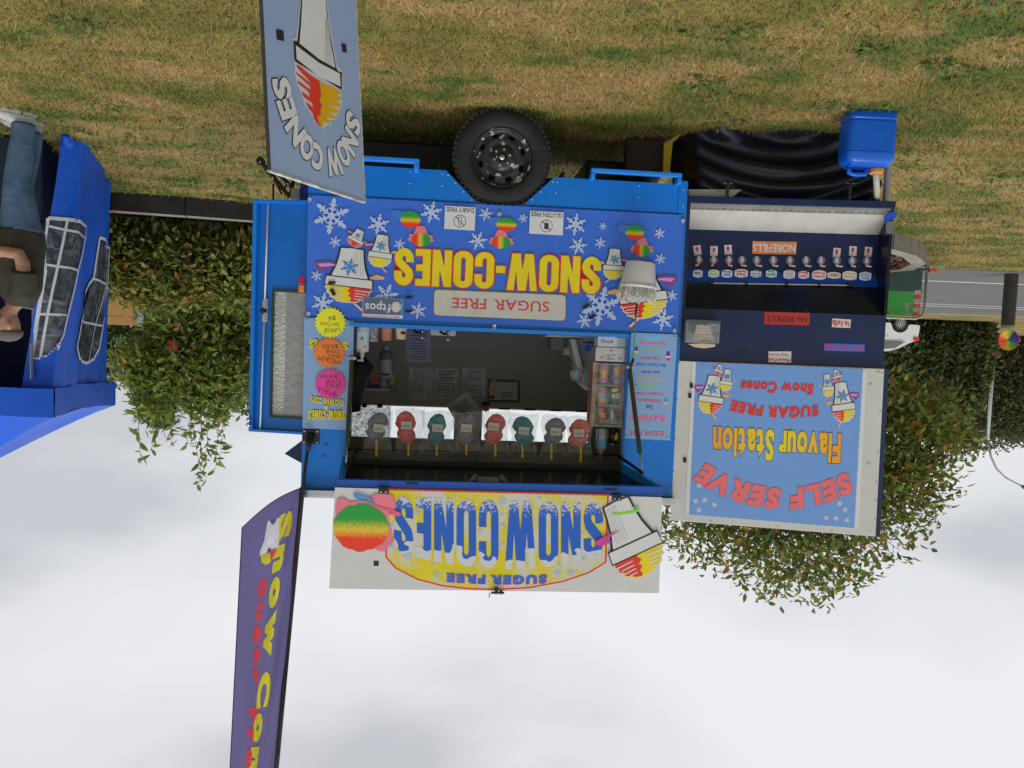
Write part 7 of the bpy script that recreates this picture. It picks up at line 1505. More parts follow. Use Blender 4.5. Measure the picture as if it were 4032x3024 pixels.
bo_l.part('cap', MB().lathe([(bw_*.98, bt_[2]-.05), (bw_*.92, bt_[2]), (bw_*.5, bt_[2]+.012), (0, bt_[2]+.014)], (bb[0], bb[1], 0), 'z', 18), mat('grey_timber', (.20, .18, .15), .9, var=.3, vs_=9), smooth='auto')
pc = on_Y(zV(1407, 1312), float(bb[1])-.02); prad = .192
pw = Th('pinwheel', 'rainbow coloured garden pinwheel standing on top of the timber bollard', 'pinwheel', WF, (bb[0], pc[1], bt_[2]))
pw.part('stick', MB().tube([(pc[0]+.0, pc[1]+.02, bt_[2]+.0), (pc[0], pc[1]+.01, pc[2])], .005, 6), BLACK)
RB = [(235, 60, 40), (245, 110, 45), (250, 150, 50), (235, 200, 40), (190, 205, 40), (110, 205, 70), (80, 190, 90), (70, 110, 210), (80, 90, 190), (95, 75, 160), (60, 70, 180), (110, 200, 90), (170, 200, 50), (235, 195, 45), (250, 160, 45), (245, 100, 50)]
for i in range(32):
    a = 2*math.pi*i/32; b = a+2*math.pi/32*.86; c_ = RB[i//2]
    pw.part('vane', MB().add([(pc[0], pc[1]-.004, pc[2]), (pc[0]+prad*math.cos(a), pc[1]-.012, pc[2]+prad*math.sin(a)), (pc[0]+prad*math.cos(b), pc[1]+.012, pc[2]+prad*math.sin(b))], [(0, 1, 2)]), mat('vane_%d_%d_%d' % c_, ph(*c_), .5))
pw.part('ring', MB().tube([(pc[0]+prad*math.cos(t_), pc[1], pc[2]+prad*math.sin(t_)) for t_ in np.linspace(0, 2*math.pi, 33)], .006, 6, cap=False), RED)
pw.part('hub', MB().lathe([(0, -.03), (.012, -.028), (.014, .02)], (pc[0], pc[1], pc[2]), 'y', 10), BLACK)

# ------------------------------------------------------------------ mesh sided trailer and the white car
CYY = 13.35; V_ = lambda x, y, Y=CYY: on_Y(zV(x, y), Y)
ct_ = Th('cage_trailer', 'steel framed cage trailer with green panels behind chain link mesh', 'trailer', WF, (V_(470, 430)[0]+.8, CYY, 0))
xL = float(V_(476, 700)[0]); xR = xL+2.0; zb = max(.05, float(V_(480, 440)[2])); zt2 = float(V_(440, 1075)[2])
ct_.part('frame_tube', MB().tube([(xL, CYY, zb), (xL, CYY, zt2-.14), (xL+.04, CYY, zt2-.04), (xL+.14, CYY, zt2), (xR-.14, CYY, zt2), (xR-.04, CYY, zt2-.04), (xR, CYY, zt2-.14), (xR, CYY, zb)], .022, 10), STEEL, smooth=True)
ct_.part('frame_tube', MB().tube([(xL, CYY, zb+.02), (xR, CYY, zb+.02)], .02, 10), STEEL, smooth=True)
zmid = float(V_(200, 760)[2])
DG = mat('dark_green_panel', (.008, .060, .045), .55, var=.2, vs_=3); BG = mat('bright_green_panel', ph(28, 170, 45), .5)
ct_.part('side_panel', MB().box(xL+.05, xR, CYY+.05, CYY+.06, zb, zmid-.002), DG)
ug0 = float(V_(350, 900)[0]); ct_.part('green_plate', MB().box(ug0, xR, CYY+.05, CYY+.06, zmid, float(V_(200, 1035)[2])), BG)
ct_.part('yellow_strip', MB().box(ug0, xR, CYY+.048, CYY+.06, float(V_(200, 1036)[2]), float(V_(200, 1072)[2])), mat('strip_yellow', ph(240, 205, 80), .5))
for i in range(6):
    z0, z1 = float(V_(395, 748+50*i)[2]), float(V_(395, 798+50*i)[2]); ct_.part('reflector_patch', MB().box(float(V_(435, 800)[0]), ug0-.004, CYY+.045, CYY+.06, z0+.002, z1-.002), [mat('tape_white', (.5, .48, .42), .5), mat('tape_red', ph(220, 50, 50), .5)][i % 2])
ct_.part('number_print', MB().sheet([(lambda p: (p[0], p[2]))(V_(x, y, CYY+.045)) for x, y in ((298, 888), (228, 900), (235, 935), (250, 945), (240, 1040), (262, 1038), (280, 950), (300, 900))], CYY+.045), mat('emblem_grey', (.36, .37, .38), .5))
wl = MB(); pitch = .062; Hh = zt2-zb; nW = int((xR-xL+Hh)/pitch)
for k in range(nW):
    for sgn in (0, 1):
        x0 = xL-Hh+k*pitch; pts = []
        a0 = max(0, xL-x0); a1 = min(Hh, xR-x0)
        if a1 <= a0: continue
        f_ = lambda a: (x0+a, CYY+(.004 if sgn else -.004), (zb+a) if sgn == 0 else (zt2-a)); wl.tube([f_(a0), f_(a1)], .0022, 4, cap=False)
ct_.part('chain_link', wl, STEEL, kind='stuff')
ct_.part('chain', MB().tube([tuple(V_(x, y, CYY-.03)) for x, y in ((485, 520), (495, 600), (485, 690), (480, 760))], .008, 6), STEEL)
ct_.part('tail_lamp', MB().box(float(V_(588, 530)[0]), float(V_(512, 530)[0]), CYY-.02, CYY+.04, float(V_(550, 512)[2]), float(V_(550, 548)[2])), mat('lamp_red', ph(225, 60, 45), .3), bevel=.006)
ct_.part('mudguard', MB().prism([(lambda p: (p[0], p[2]))(V_(x, y, CYY+.0)) for x, y in ((500, 345), (523, 370), (520, 460), (512, 520), (495, 520))], CYY+.0, CYY+.3), mat('guard_green', (.01, .12, .06), .5))
ct_.part('deck', MB().box(xL+.03, xR-.03, CYY+.07, CYY+2.2, .45, .52), BLACK); 
for sx in (xL+.4, xR-.4): ct_.part('wheel', MB().lathe([(0, .0), (.2, .0), (.27, .02), (.28, .08), (.27, .16), (.2, .18), (0, .18)], (sx, CYY+1.2, .28), 'x', 20), RUBBER, smooth='auto')
for sx in (xL, xR): ct_.part('post', MB().tube([(sx, CYY, 0), (sx, CYY, zb)], .02, 8), STEEL)
# car
CY_ = 32.0; zc = lambda x, y: on_Y(zV(x, y), CY_)
wc = zc(295, 1100); whr = .31; cx0 = float(zc(415, 1150)[0])       # rear bumper
car = Th('parked_car', 'white hatchback car parked across the road behind the cage trailer', 'car', WF, (cx0+2, CY_, 0))
zs = 1.0
side = [(0, .35), (.02, .62), (.05, .80), (.12, .98), (.42, 1.12), (.75, 1.33), (1.15, 1.46), (1.9, 1.49), (2.55, 1.42), (3.05, 1.12), (3.35, .98), (3.95, .86), (4.15, .72), (4.2, .40), (4.1, .28), (3.75, .28)]
arc_ = lambda cxx: [(cxx+.36*math.cos(t_), .31+.36*math.sin(t_)) for t_ in np.linspace(.1, math.pi-.1, 8)]
side = side+arc_(3.35)+[(2.9, .26), (1.25, .26)]+arc_(.83)+[(.4, .30), (.05, .32)]
rings = []
for yy, ins in ((0, .05), (.06, .012), (.16, 0), (1.56, 0), (1.66, .012), (1.72, .05)):
    rings.append([(cx0+2.1+(x-2.1)*(1-ins*.25), CY_+yy+(.16*max(0, (z-.95)/.5) if yy < .8 else -.16*max(0, (z-.95)/.5)), .9+(z-.9)*(1-ins*.5)) for x, z in side])
CW = mat('car_white', (.70, .71, .72), .25, var=.03, coat=.5); mbc = MB(); n = len(side)
for r_ in rings: mbc.v += r_
for i in range(5):
    for j in range(n): mbc.f.append((i*n+j, (i+1)*n+j, (i+1)*n+(j+1) % n, i*n+(j+1) % n)); mbc.m.append(0)
mbc.f.append(tuple(range(n))); mbc.f.append(tuple(range(6*n-1, 5*n-1, -1))); mbc.m += [0, 0]
car.part('body', mbc, CW, smooth='auto')
CG = mat('car_glass', (.10, .12, .12), .08, var=.2, vs_=2, spec=.8)
def cside(pts, y, m, name, parent=None):
    return car.part(name, MB().add([(cx0+x, CY_+y+.16*max(0, (z-.95)/.5), z) for x, z in pts], [tuple(range(len(pts)))[::-1]]), m, parent)
cside([(.62, 1.04), (1.05, 1.32), (1.50, 1.39), (1.50, 1.02)], -.006, CG, 'rear_window'); cside([(1.58, 1.02), (1.58, 1.40), (2.3, 1.36), (2.85, 1.05)], -.006, CG, 'front_window')
cside([(.55, 1.01), (.98, 1.34), (1.02, 1.33), (.62, 1.03)], -.004, BLACK, 'window_trim'); cside([(1.505, 1.02), (1.505, 1.4), (1.575, 1.4), (1.575, 1.02)], -.005, BLACK, 'door_pillar')
car.part('tail_light', MB().box(cx0+.02, cx0+.26, CY_-.012, CY_+.08, .82, .98), mat('car_tail_red', ph(215, 45, 60), .25), bevel=.02)
car.part('door_handle', MB().box(cx0+1.28, cx0+1.48, CY_-.03, CY_+.0, .86, .89), CW, bevel=.008)
for wx in (.83, 3.35):
    for wy, fl in ((-.01, 1), (1.53, 1)):
        wh = car.part('wheel', MB().lathe([(0, wy+.10), (.205, wy+.10)], (cx0+wx, CY_, .31), 'y', 24), BLACK)
        car.part('tyre', MB().lathe([(.20, wy+.03), (.22, wy), (.29, wy), (.31, wy+.03), (.31, wy+.17), (.29, wy+.20), (.2, wy+.2)], (cx0+wx, CY_, .31), 'y', 28), RUBBER, wh, smooth='auto')
        rim_ = MB()
        for k in range(10): a = 2*math.pi*k/10; rim_.obox((cx0+wx+.11*math.cos(a), CY_+wy+.03, .31+.11*math.sin(a)), (math.cos(a)*.095, 0, math.sin(a)*.095), (0, .012, 0), (-math.sin(a)*.022, 0, math.cos(a)*.022))
        car.part('rim', rim_.lathe([(.19, wy+.03), (.205, wy+.015), (.205, wy+.06)], (cx0+wx, CY_, .31), 'y', 24).lathe([(0, wy+.01), (.04, wy+.012), (.045, wy+.04)], (cx0+wx, CY_, .31), 'y', 14), mat('car_alloy', (.5, .5, .51), .35, .6), wh)

# ------------------------------------------------------------------ blue marquee
z8 = Zm(0, 350, 500, 592); z5 = Zm(0, 380, 300, 488)
gA = ground(z8(300, 212)); gB = ground(z8(522, 432)); exg = (gA-gB)/np.linalg.norm(gA-gB); GLn = float(np.linalg.norm(gA-gB))
GF = Pl((gB[0], gB[1], 0), exg, (0, 0, 1.0)); GW = 2.6                     # x runs from the far post to the near post, y into the tent
mq = Th('blue_marquee', 'royal blue pop up marquee with clear arched windows in its side wall', 'marquee', GF, (GLn/2, 0, 0))
TB = mat('marquee_blue', ph(14, 88, 205), .5, var=.15, vs_=2.5, bump=.5, bs=5)
nT = TB.node_tree; bT = nT.nodes['Principled BSDF']; tT = nT.nodes.new('ShaderNodeBsdfTranslucent'); xT = nT.nodes.new('ShaderNodeMixShader'); xT.inputs[0].default_value = .18; nT.links.new(bT.inputs['Base Color'].links[0].from_socket, tT.inputs['Color']); nT.links.new(bT.outputs[0], xT.inputs[1]); nT.links.new(tT.outputs[0], xT.inputs[2]); nT.links.new(xT.outputs[0], nT.nodes['Material Output'].inputs['Surface'])
gt = lambda P: np.array(((np.array(P)-GF.O)@GF.ex, (np.array(P)-GF.O)@GF.ey, P[2]))
BOT = [gt(gB), gt((3.90, 6.98, 0)), gt(gA)]; TOP = [gt((4.70, 8.93, 2.31)), gt((4.13, 6.93, 2.22)), gt((4.44, 6.90, 2.23))]
def wall(s, t, lift=0.0):                                   # slack fabric: s 0 far post, .78 near corner, 1 end wrapped round the front
    f_ = lambda P: P[0]+(P[1]-P[0])*(s/.78) if s < .78 else P[1]+(P[2]-P[1])*((s-.78)/.22)
    p = f_(BOT)*(1-t)+f_(TOP)*t; b = .03*math.sin(15*s+2.0*t)*(.35+.65*math.sin(math.pi*min(1, t+.1)))+.010*math.sin(41*s-5*t)*min(1, 3*t)+.02*math.sin(7*t+9*s)*(1-t)
    return np.array((p[0]+b*.3, p[1]+b-lift, p[2]))
def proj(P):
    w_ = GF.O+GF.ex*P[0]+GF.ey*P[1]+GF.ez*P[2]-CAM; d = w_@Fw; return np.array((2016+FPX*(w_@DXv)/d, 1512+FPX*(w_@DYv)/d))
def st_of(px):                                              # where on the fabric a crop pixel lies
    best = None; q = np.array(z8(*px))
    if not ST: 
        for i in range(81):
            for j in range(81): ST.append((i/80, j/80, proj(wall(i/80, j/80))))
    for a, b, p in ST:
        d = float(np.sum((p-q)**2))
        if best is None or d < best[0]: best = (d, a, b)
    s_, t_ = best[1], best[2]
    for it in range(6):
        p = proj(wall(s_, t_)); e_ = 1e-3; J = np.stack([(proj(wall(s_+e_, t_))-p)/e_, (proj(wall(s_, t_+e_))-p)/e_], 1); dq = np.linalg.lstsq(J, q-p, rcond=None)[0]; s_ += float(np.clip(dq[0], -.03, .03)); t_ += float(np.clip(dq[1], -.03, .03))
    return (s_, t_)
ST = []
W1 = [st_of(p) for p in ((216, 602), (308, 608), (402, 642), (358, 850), (305, 1080), (290, 1150), (262, 1205), (220, 1245), (175, 1262), (140, 1258), (165, 1080), (203, 850))]
W2 = [st_of(p) for p in ((460, 692), (506, 742), (497, 930), (478, 1090), (458, 1210), (430, 1262), (398, 1278), (365, 1255), (354, 1200), (375, 1090), (432, 880))]
VW = 2.22
def inside(P, p):
    c = False; n = len(P)
    for i in range(n):
        a, b = P[i], P[i-1]
        if (a[1] > p[1]) != (b[1] > p[1]) and p[0] < (b[0]-a[0])*(p[1]-a[1])/(b[1]-a[1])+a[0]: c = not c
    return c
NXg, NZg = 120, 96; mb = MB()
for j in range(NZg+1):
    for i in range(NXg+1): mb.v.append(tuple(wall(i/NXg, j/NZg)))
for j in range(NZg):
    for i in range(NXg):
        c = ((i+.5)/NXg, (j+.5)/NZg)
        if inside(W1, c) or inside(W2, c): continue
        mb.f.append((j*(NXg+1)+i, j*(NXg+1)+i+1, (j+1)*(NXg+1)+i+1, (j+1)*(NXg+1)+i)); mb.m.append(0)
mq.part('side_wall', mb, TB, smooth=True)
PVC = film('window_pvc', (.50, .56, .62), a=.16, rough=.10, bump=1.0, bs=9)
TRM = mat('white_trim', (.55, .58, .64), .5)
def wsheet(P):
    c = (sum(p[0] for p in P)/len(P), sum(p[1] for p in P)/len(P)); mb = MB(); n = len(P); K_ = 8
    V = [c]+[(c[0]+(p[0]-c[0])*k/K_, c[1]+(p[1]-c[1])*k/K_) for k in range(1, K_+1) for p in P]
    F = [(0, 1+i, 1+(i+1) % n) for i in range(n)]+[(1+(k-1)*n+i, 1+k*n+i, 1+k*n+(i+1) % n, 1+(k-1)*n+(i+1) % n) for k in range(1, K_) for i in range(n)]
    mb.add([tuple(wall(p[0], p[1], .004)) for p in V], F); return mb
def strip(P, w_, closed=False):
    mb = MB(); Q = P+[P[0]] if closed else P; R2 = []
    for a, b in zip(Q[:-1], Q[1:]):
        for k in range(6): R2.append((a[0]+(b[0]-a[0])*k/6, a[1]+(b[1]-a[1])*k/6))
    R2.append(Q[-1]); n = len(R2); C3 = [wall(p[0], p[1], .012) for p in R2]
    for i, p in enumerate(C3):
        t_ = Vector(C3[min(n-1, i+1)]-C3[max(0, i-1)]); t_ = t_.normalized() if t_.length > 0 else Vector((1, 0, 0)); e_ = 1e-3; s_, v_ = R2[i]
        nn = Vector(np.cross(wall(s_+e_, v_)-wall(s_-e_, v_), wall(s_, v_+e_)-wall(s_, v_-e_))).normalized(); sd = nn.cross(t_)*w_/2
        for q in (-1, 1): mb.v.append(tuple(Vector(p)+sd*q))
    for i in range(n-1): mb.f.append((2*i, 2*i+1, 2*i+3, 2*i+2)); mb.m.append(0)
    return mb
for P, bars in ((W1, [((308, 608), (180, 1255)), ((203, 818), (362, 850)), ((168, 1050), (303, 1055)), ((222, 640), (385, 712))]), (W2, [((484, 718), (408, 1275)), ((432, 885), (497, 930)), ((374, 1080), (477, 1105))])):
    wn = mq.part('window', wsheet(P), PVC, smooth=True); mq.part('window_trim', strip(P, .032, True), TRM, wn)
    for a, b in bars: mq.part('glazing_bar', strip([st_of(a), st_of(b)], .022), TRM, wn)
NLc, FLc = gt((4.08, 6.83, 0)), gt((4.66, 9.0, 0)); dn = (NLc-FLc)/np.linalg.norm(NLc-FLc); pr_ = np.array((-dn[1], dn[0], 0)); pr_ = pr_ if pr_[1] > 0 else -pr_
cor = [FLc, NLc, NLc+pr_*GW, FLc+pr_*GW]; lo_ = [2.29, 2.20, 2.20, 2.29]; hi_ = [2.56, 2.46, 2.46, 2.56]; cen = sum(cor)/4; pk_ = (cen[0], cen[1], 3.30)
for k in range(4):
    k2 = (k+1) % 4; a, b = cor[k], cor[k2]; mb = MB(); n = 14
    def ev(f_, up): x, y = a[0]+(b[0]-a[0])*f_, a[1]+(b[1]-a[1])*f_; z = ((hi_ if up else lo_)[k]*(1-f_)+(hi_ if up else lo_)[k2]*f_); return x, y, z-.04*math.sin(math.pi*f_)*(1 if up else .5)
    for i in range(n+1):
        for up in (0, 1): x, y, z = ev(i/n, up); mb.v.append((x, y+.012*math.sin(11*i/n), z+.006*math.sin(17*i/n)))
    for i in range(n): mb.f.append((2*i, 2*i+2, 2*i+3, 2*i+1)); mb.m.append(0)
    mq.part('valance', mb, TB, smooth=True)
    mb = MB(); m_ = 8
    for j in range(m_+1):
        t_ = j/m_
        for i in range(n+1): x, y, z = ev(i/n, 1); mb.v.append((x+(pk_[0]-x)*t_, y+(pk_[1]-y)*t_, z+(pk_[2]-z)*(t_**1.15)))
    for j in range(m_):
        for i in range(n): mb.f.append((j*(n+1)+i, j*(n+1)+i+1, (j+1)*(n+1)+i+1, (j+1)*(n+1)+i)); mb.m.append(0)
    mq.part('roof_panel', mb, TB, smooth=True)
for c in cor:
    q = cen+(c-cen)*.84; mq.part('leg', MB().box(q[0]-.018, q[0]+.018, q[1]-.018, q[1]+.018, 0, 2.4), mat('leg_grey', (.25, .25, .26), .4, .5))
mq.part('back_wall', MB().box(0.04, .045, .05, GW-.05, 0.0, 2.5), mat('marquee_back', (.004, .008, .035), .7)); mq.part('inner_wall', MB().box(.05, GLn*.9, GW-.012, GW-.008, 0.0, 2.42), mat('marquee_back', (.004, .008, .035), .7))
mq.part('wall_flap', MB().blob((GLn-.06, -.02, .04), (.13, .05, .06), 12, 8, jit=.2), TB, smooth=True)
tb_ = Th('draped_table', 'table under a dark navy cloth inside the blue marquee', 'table', GF, (GLn-.5, .6, 0))
tb_.part('cloth', MB().box(GLn-1.1, GLn-.25, .22, 1.9, 0.01, .74), mat('table_navy', (.012, .018, .038), .8, var=.2), bevel=.02); tb_.part('table_top', MB().box(GLn-1.12, GLn-.23, .20, 1.92, .741, .765), BLACK)
bx_ = Th('plastic_tub', 'clear plastic tub with folded sheets on the dark table', 'tub', GF, (GLn-.6, .5, .766)); bx_.part('tub', MB().box(GLn-.9, GLn-.35, .28, .7, .766, .90), film('tub_clear', (.6, .62, .65), a=.5, bump=.6), bevel=.01); bx_.part('sheet_stack', MB().box(GLn-.87, GLn-.38, .31, .67, .768, .86), mat('stack_grey', (.28, .28, .30), .6))
pcd = Th('hanging_card', 'pale card hanging inside the blue marquee behind the man', 'card', GF, (GLn-.3, .5, VW-.2)); pcd.part('card', MB().box(GLn-.52, GLn-.22, .30, .305, VW-.42, VW-.10), mat('pale_card', (.30, .30, .33), .5)); pcd.part('cord', MB().tube([(GLn-.37, .302, VW-.1), (GLn-.37, .302, VW+.2)], .002, 5), BLACK)

# ------------------------------------------------------------------ man at the edge of the picture
pt_ = ground(z5(150, 85)); PYAW = R(52)
PF = Fr((pt_[0]+.13, pt_[1]+.16, 0), PYAW)                 # he faces local -y
man = Th('person', 'man in olive t-shirt, blue jeans and white trainers standing by the marquee', 'person', PF, (0, 0, 0))
def tubes(spec, n=14, WS=1.0):
    mb = MB()
    for pts in spec:                                        # each point: x, y, z, half width x, half depth y
        k = len(mb.v); m_ = len(pts)
        for i, p in enumerate(pts):
            a = Vector(pts[max(0, i-1)][:3]); b = Vector(pts[min(m_-1, i+1)][:3]); t_ = (b-a).normalized()
            e1 = Vector((1, 0, 0)); e1 = (e1-t_*e1.dot(t_)); e1 = e1.normalized() if e1.length > .2 else (Vector((0, 1, 0))-t_*t_.y).normalized(); e2 = t_.cross(e1)
            for j in range(n): th_ = 2*math.pi*j/n; mb.v.append(tuple(Vector(p[:3])+e1*math.cos(th_)*p[3]*WS+e2*math.sin(th_)*p[4]*WS))
        for i in range(m_-1):
            for j in range(n): mb.f.append((k+i*n+j, k+i*n+(j+1) % n, k+(i+1)*n+(j+1) % n, k+(i+1)*n+j)); mb.m.append(0)
        mb.f.append(tuple(k+j for j in range(n-1, -1, -1))); mb.f.append(tuple(k+(m_-1)*n+j for j in range(n))); mb.m += [0, 0]
    return mb
def fuse(o, vox, sm=6):
    r_ = o.modifiers.new('fuse', 'REMESH'); r_.mode = 'VOXEL'; r_.voxel_size = vox; r_.use_smooth_shade = True
    s_ = o.modifiers.new('smooth', 'SMOOTH'); s_.factor = .5; s_.iterations = sm; return o
def cl_mat(name, c, **k): return mat(name, c, .9, var=.25, vs_=9, bump=.8, bs=9, spec=.15, **k)
SKIN = mat('skin', (.42, .23, .16), .55, var=.12, vs_=12)
def leg(sx, fwd): return [(sx*.10, .01, .92, .115, .125), (sx*.11, -.005, .80, .105, .115), (sx*.12, -.02+fwd*.3, .62, .088, .098), (sx*.125, -.025+fwd*.6, .48, .074, .082), (sx*.13, -.005+fwd*.8, .32, .072, .080), (sx*.135, .01+fwd, .16, .066, .072), (sx*.135, .01+fwd, .085, .072, .080)]
jn = man.part('jeans', tubes([leg(-1, 0), leg(1, .08), [(0, .01, .82, .13, .11), (0, .01, .93, .185, .135), (0, .0, 1.02, .185, .135), (0, .0, 1.06, .175, .13)]], WS=1.12), cl_mat('denim', (.075, .135, .215))); fuse(jn, .014, 5)
armR = [(-.165, .0, 1.42, .075, .085), (-.225, .005, 1.38, .078, .085), (-.265, .01, 1.29, .076, .080), (-.285, .005, 1.22, .080, .078)]
armL = [(-p[0], p[1], p[2], p[3], p[4]) for p in armR]
sh_ = man.part('t_shirt', tubes([[(0, .0, .90, .205, .155), (0, -.005, 1.0, .205, .165), (0, -.01, 1.12, .20, .16), (0, -.005, 1.25, .205, .15), (0, .005, 1.36, .20, .135), (0, .01, 1.43, .165, .11), (0, .012, 1.475, .10, .085), (0, .01, 1.50, .075, .075)], armR, armL], WS=1.14), cl_mat('olive_shirt', (.052, .050, .036))); fuse(sh_, .013, 4)
fR = [(-.275, .005, 1.26, .05, .052), (-.285, -.005, 1.17, .047, .05), (-.275, -.03, 1.10, .046, .048), (-.20, -.12, 1.085, .044, .044), (-.09, -.20, 1.10, .037, .037), (-.01, -.225, 1.12, .03, .028)]
fL = [(.275, .005, 1.26, .05, .052), (.29, -.005, 1.17, .047, .05), (.28, -.04, 1.12, .046, .048), (.20, -.15, 1.13, .043, .043), (.09, -.225, 1.165, .036, .036), (.0, -.245, 1.18, .03, .028)]
def hand(w0, dx, s_):
    out = [[(w0[0], w0[1], w0[2], .03, .024), (w0[0]+dx*.05, w0[1]-.002, w0[2]+.004, .044, .020), (w0[0]+dx*.10, w0[1]+.008, w0[2]+.006, .040, .017)]]
    for q in range(4):
        z0 = w0[2]+.034-.021*q; L_ = (.066, .078, .074, .058)[q]; x0 = w0[0]+dx*.09
        out.append([(x0, w0[1]+.006, z0, .0095, .0095), (x0+dx*L_*.5, w0[1]+.016, z0-.004, .009, .009), (x0+dx*L_, w0[1]+.040, z0-.010, .0075, .0075)])
    out.append([(w0[0]+dx*.02, w0[1]-.004, w0[2]+.03, .012, .012), (w0[0]+dx*.045, w0[1]-.01, w0[2]+.062, .0105, .0105), (w0[0]+dx*.075, w0[1]-.004, w0[2]+.078, .009, .009)]); return out
hd = [[(0, .012, 1.44, .062, .066), (0, .008, 1.52, .058, .062), (0, -.004, 1.565, .062, .070)], [(0, -.035, 1.535, .035, .045), (0, -.022, 1.56, .060, .080), (0, -.012, 1.60, .071, .094), (0, -.004, 1.65, .076, .100), (0, .004, 1.70, .074, .098), (0, .010, 1.74, .058, .080), (0, .012, 1.762, .025, .035)],
      [(0, -.10, 1.665, .008, .008), (0, -.118, 1.64, .012, .011), (0, -.130, 1.625, .016, .012), (0, -.108, 1.615, .014, .010)]]
for s_ in (-1, 1): hd.append([(s_*.070, .008, 1.615, .008, .012), (s_*.082, .012, 1.635, .010, .018), (s_*.085, .014, 1.66, .008, .018), (s_*.074, .010, 1.675, .006, .010)])
bod = man.part('body', tubes([fR, fL]+hand((-.01, -.225, 1.12), 1, 1)+hand((0, -.245, 1.18), -1, 1)+hd, 12), SKIN); fuse(bod, .0075, 3)
man.part('hair', loft([[(q*.078*math.cos(t_), .012+q*.104*math.sin(t_), z) for t_ in np.linspace(0, 2*math.pi, 25)[:-1]] for z, q in ((1.685, 1.0), (1.71, 1.0), (1.74, .86), (1.765, .55), (1.775, .12))]), mat('grey_hair', (.12, .11, .10), .8, var=.3, vs_=40), smooth=True)
br = man.part('beard', tubes([[(-.058, -.045, 1.60, .012, .03), (-.052, -.085, 1.572, .02, .026), (0, -.108, 1.553, .03, .028), (.052, -.085, 1.572, .02, .026), (.058, -.045, 1.60, .012, .03)]], 10), mat('beard_grey', (.20, .18, .16), .9, var=.3, vs_=60, bump=.6, bs=120)); fuse(br, .009, 2)
for s_ in (-1, 1):
    man.part('eye', MB().blob((s_*.030, -.091, 1.658), (.011, .007, .007), 10, 6), mat('eye_white', (.55, .53, .50), .3), smooth=True); man.part('pupil', MB().blob((s_*.030, -.0965, 1.658), (.0045, .003, .0045), 8, 6), BLACK, smooth=True); man.part('eyebrow', MB().tube([(s_*.016, -.099, 1.676), (s_*.032, -.099, 1.681), (s_*.048, -.088, 1.676)], .004, 6), mat('grey_hair', (.12, .11, .10), .8))
man.part('mouth', MB().tube([(-.020, -.106, 1.592), (0, -.112, 1.590), (.020, -.106, 1.592)], .0045, 6), mat('lips', (.34, .12, .10), .5))
man.part('collar', MB().tube([(.082*math.cos(t_), .012+.082*math.sin(t_), 1.492-.012*math.sin(-t_)) for t_ in np.linspace(0, 2*math.pi, 25)], .010, 8, cap=False), mat('collar_grey', (.13, .13, .14), .8), smooth=True)
man.part('lanyard', MB().tube([(.075*math.cos(t_), .0+.095*math.sin(t_), 1.488-.02*math.sin(-t_)) for t_ in np.linspace(math.pi, 2*math.pi, 16)], .006, 6), mat('lanyard_red', (.35, .05, .04), .6))
for ch in man.o.children:                                    # head carried forward on the neck
    if ch.name.split('.')[0] in ('body', 'hair', 'beard', 'eye', 'pupil', 'eyebrow', 'mouth'):
        for v in ch.data.vertices:
            q = min(1, max(0, (v.co.z-1.43)/.13)); v.co.y -= .085*q*q*(3-2*q)
for s_, fw in ((-1, 0), (1, .08)):
    x = s_*.135; f_ = fw
    o_ = man.part('shoe', loft([[(x+q*.048*math.cos(t_)*(1.06 if math.sin(t_) < 0 else .88), -.055+f_+yo+ql*.145*math.sin(t_), z) for t_ in np.linspace(0, 2*math.pi, 25)[:-1]] for z, q, ql, yo in ((.022, 1.0, 1.0, 0), (.045, 1.02, .99, 0), (.065, .95, .90, .015), (.085, .84, .66, .045), (.105, .78, .48, .065), (.125, .74, .40, .068))]), mat('trainer_white', (.50, .50, .48), .6, var=.15, vs_=30), smooth=True)
    man.part('sole', loft([[(x+q*.052*math.cos(t_)*(1.06 if math.sin(t_) < 0 else .9), -.055+f_+q*.152*math.sin(t_), z) for t_ in np.linspace(0, 2*math.pi, 25)[:-1]] for z, q in ((-.004, .94), (.004, 1.0), (.024, 1.0))]), mat('sole_white', (.58, .58, .56), .5), o_, smooth='auto')
    for k in range(4): man.part('lace', MB().tube([(x-.026, -.135+.022*k+f_, .066+.011*k), (x, -.142+.022*k+f_, .074+.012*k), (x+.026, -.135+.022*k+f_, .066+.011*k)], .003, 5), WHITE, o_)

# ------------------------------------------------------------------ folding trestle by the trailer door
fo = .55
fst = Th('folding_trestle', 'folded black metal trestle with bright bolts behind the sign board', 'trestle', TF, TF.p3(zC(240, 700), fo))
def bar(a, b, r_=.016, o0=fo, o1=fo): fst.part('bar', MB().tube([TF.p3(zC(*a), o0), TF.p3(zC(*b), o1)], r_, 8), BLACK, smooth='auto')
bar((85, 275), (450, 720)); bar((330, 450), (480, 600), .015, fo+.12, fo+.12); bar((240, 520), (240, 790), .008); bar((270, 520), (345, 680), .008); bar((420, 545), (375, 610), .007, fo+.12, fo+.06)
for x, y in ((80, 278), (172, 385), (240, 475), (237, 535), (342, 450), (428, 550)):
    u, v = TF.at(zC(x, y), fo-.02); fst.part('bolt', MB().lathe([(0, fo-.034), (.007, fo-.033), (.008, fo-.012)], (u, 0, v), 'y', 8), CHROME, smooth=True)
fst.part('foot_pad', MB().lathe([(0, -.03), (.03, -.028), (.03, .02), (0, .022)], TF.p3(zC(88, 272), fo), 'y', 12), BLACK, smooth='auto')
fst.part('leg', MB().tube([TF.p3(zC(450, 700), fo), (TF.at(zC(450, 700), fo)[0]-.1, fo+.05, .0)], .014, 8), BLACK)

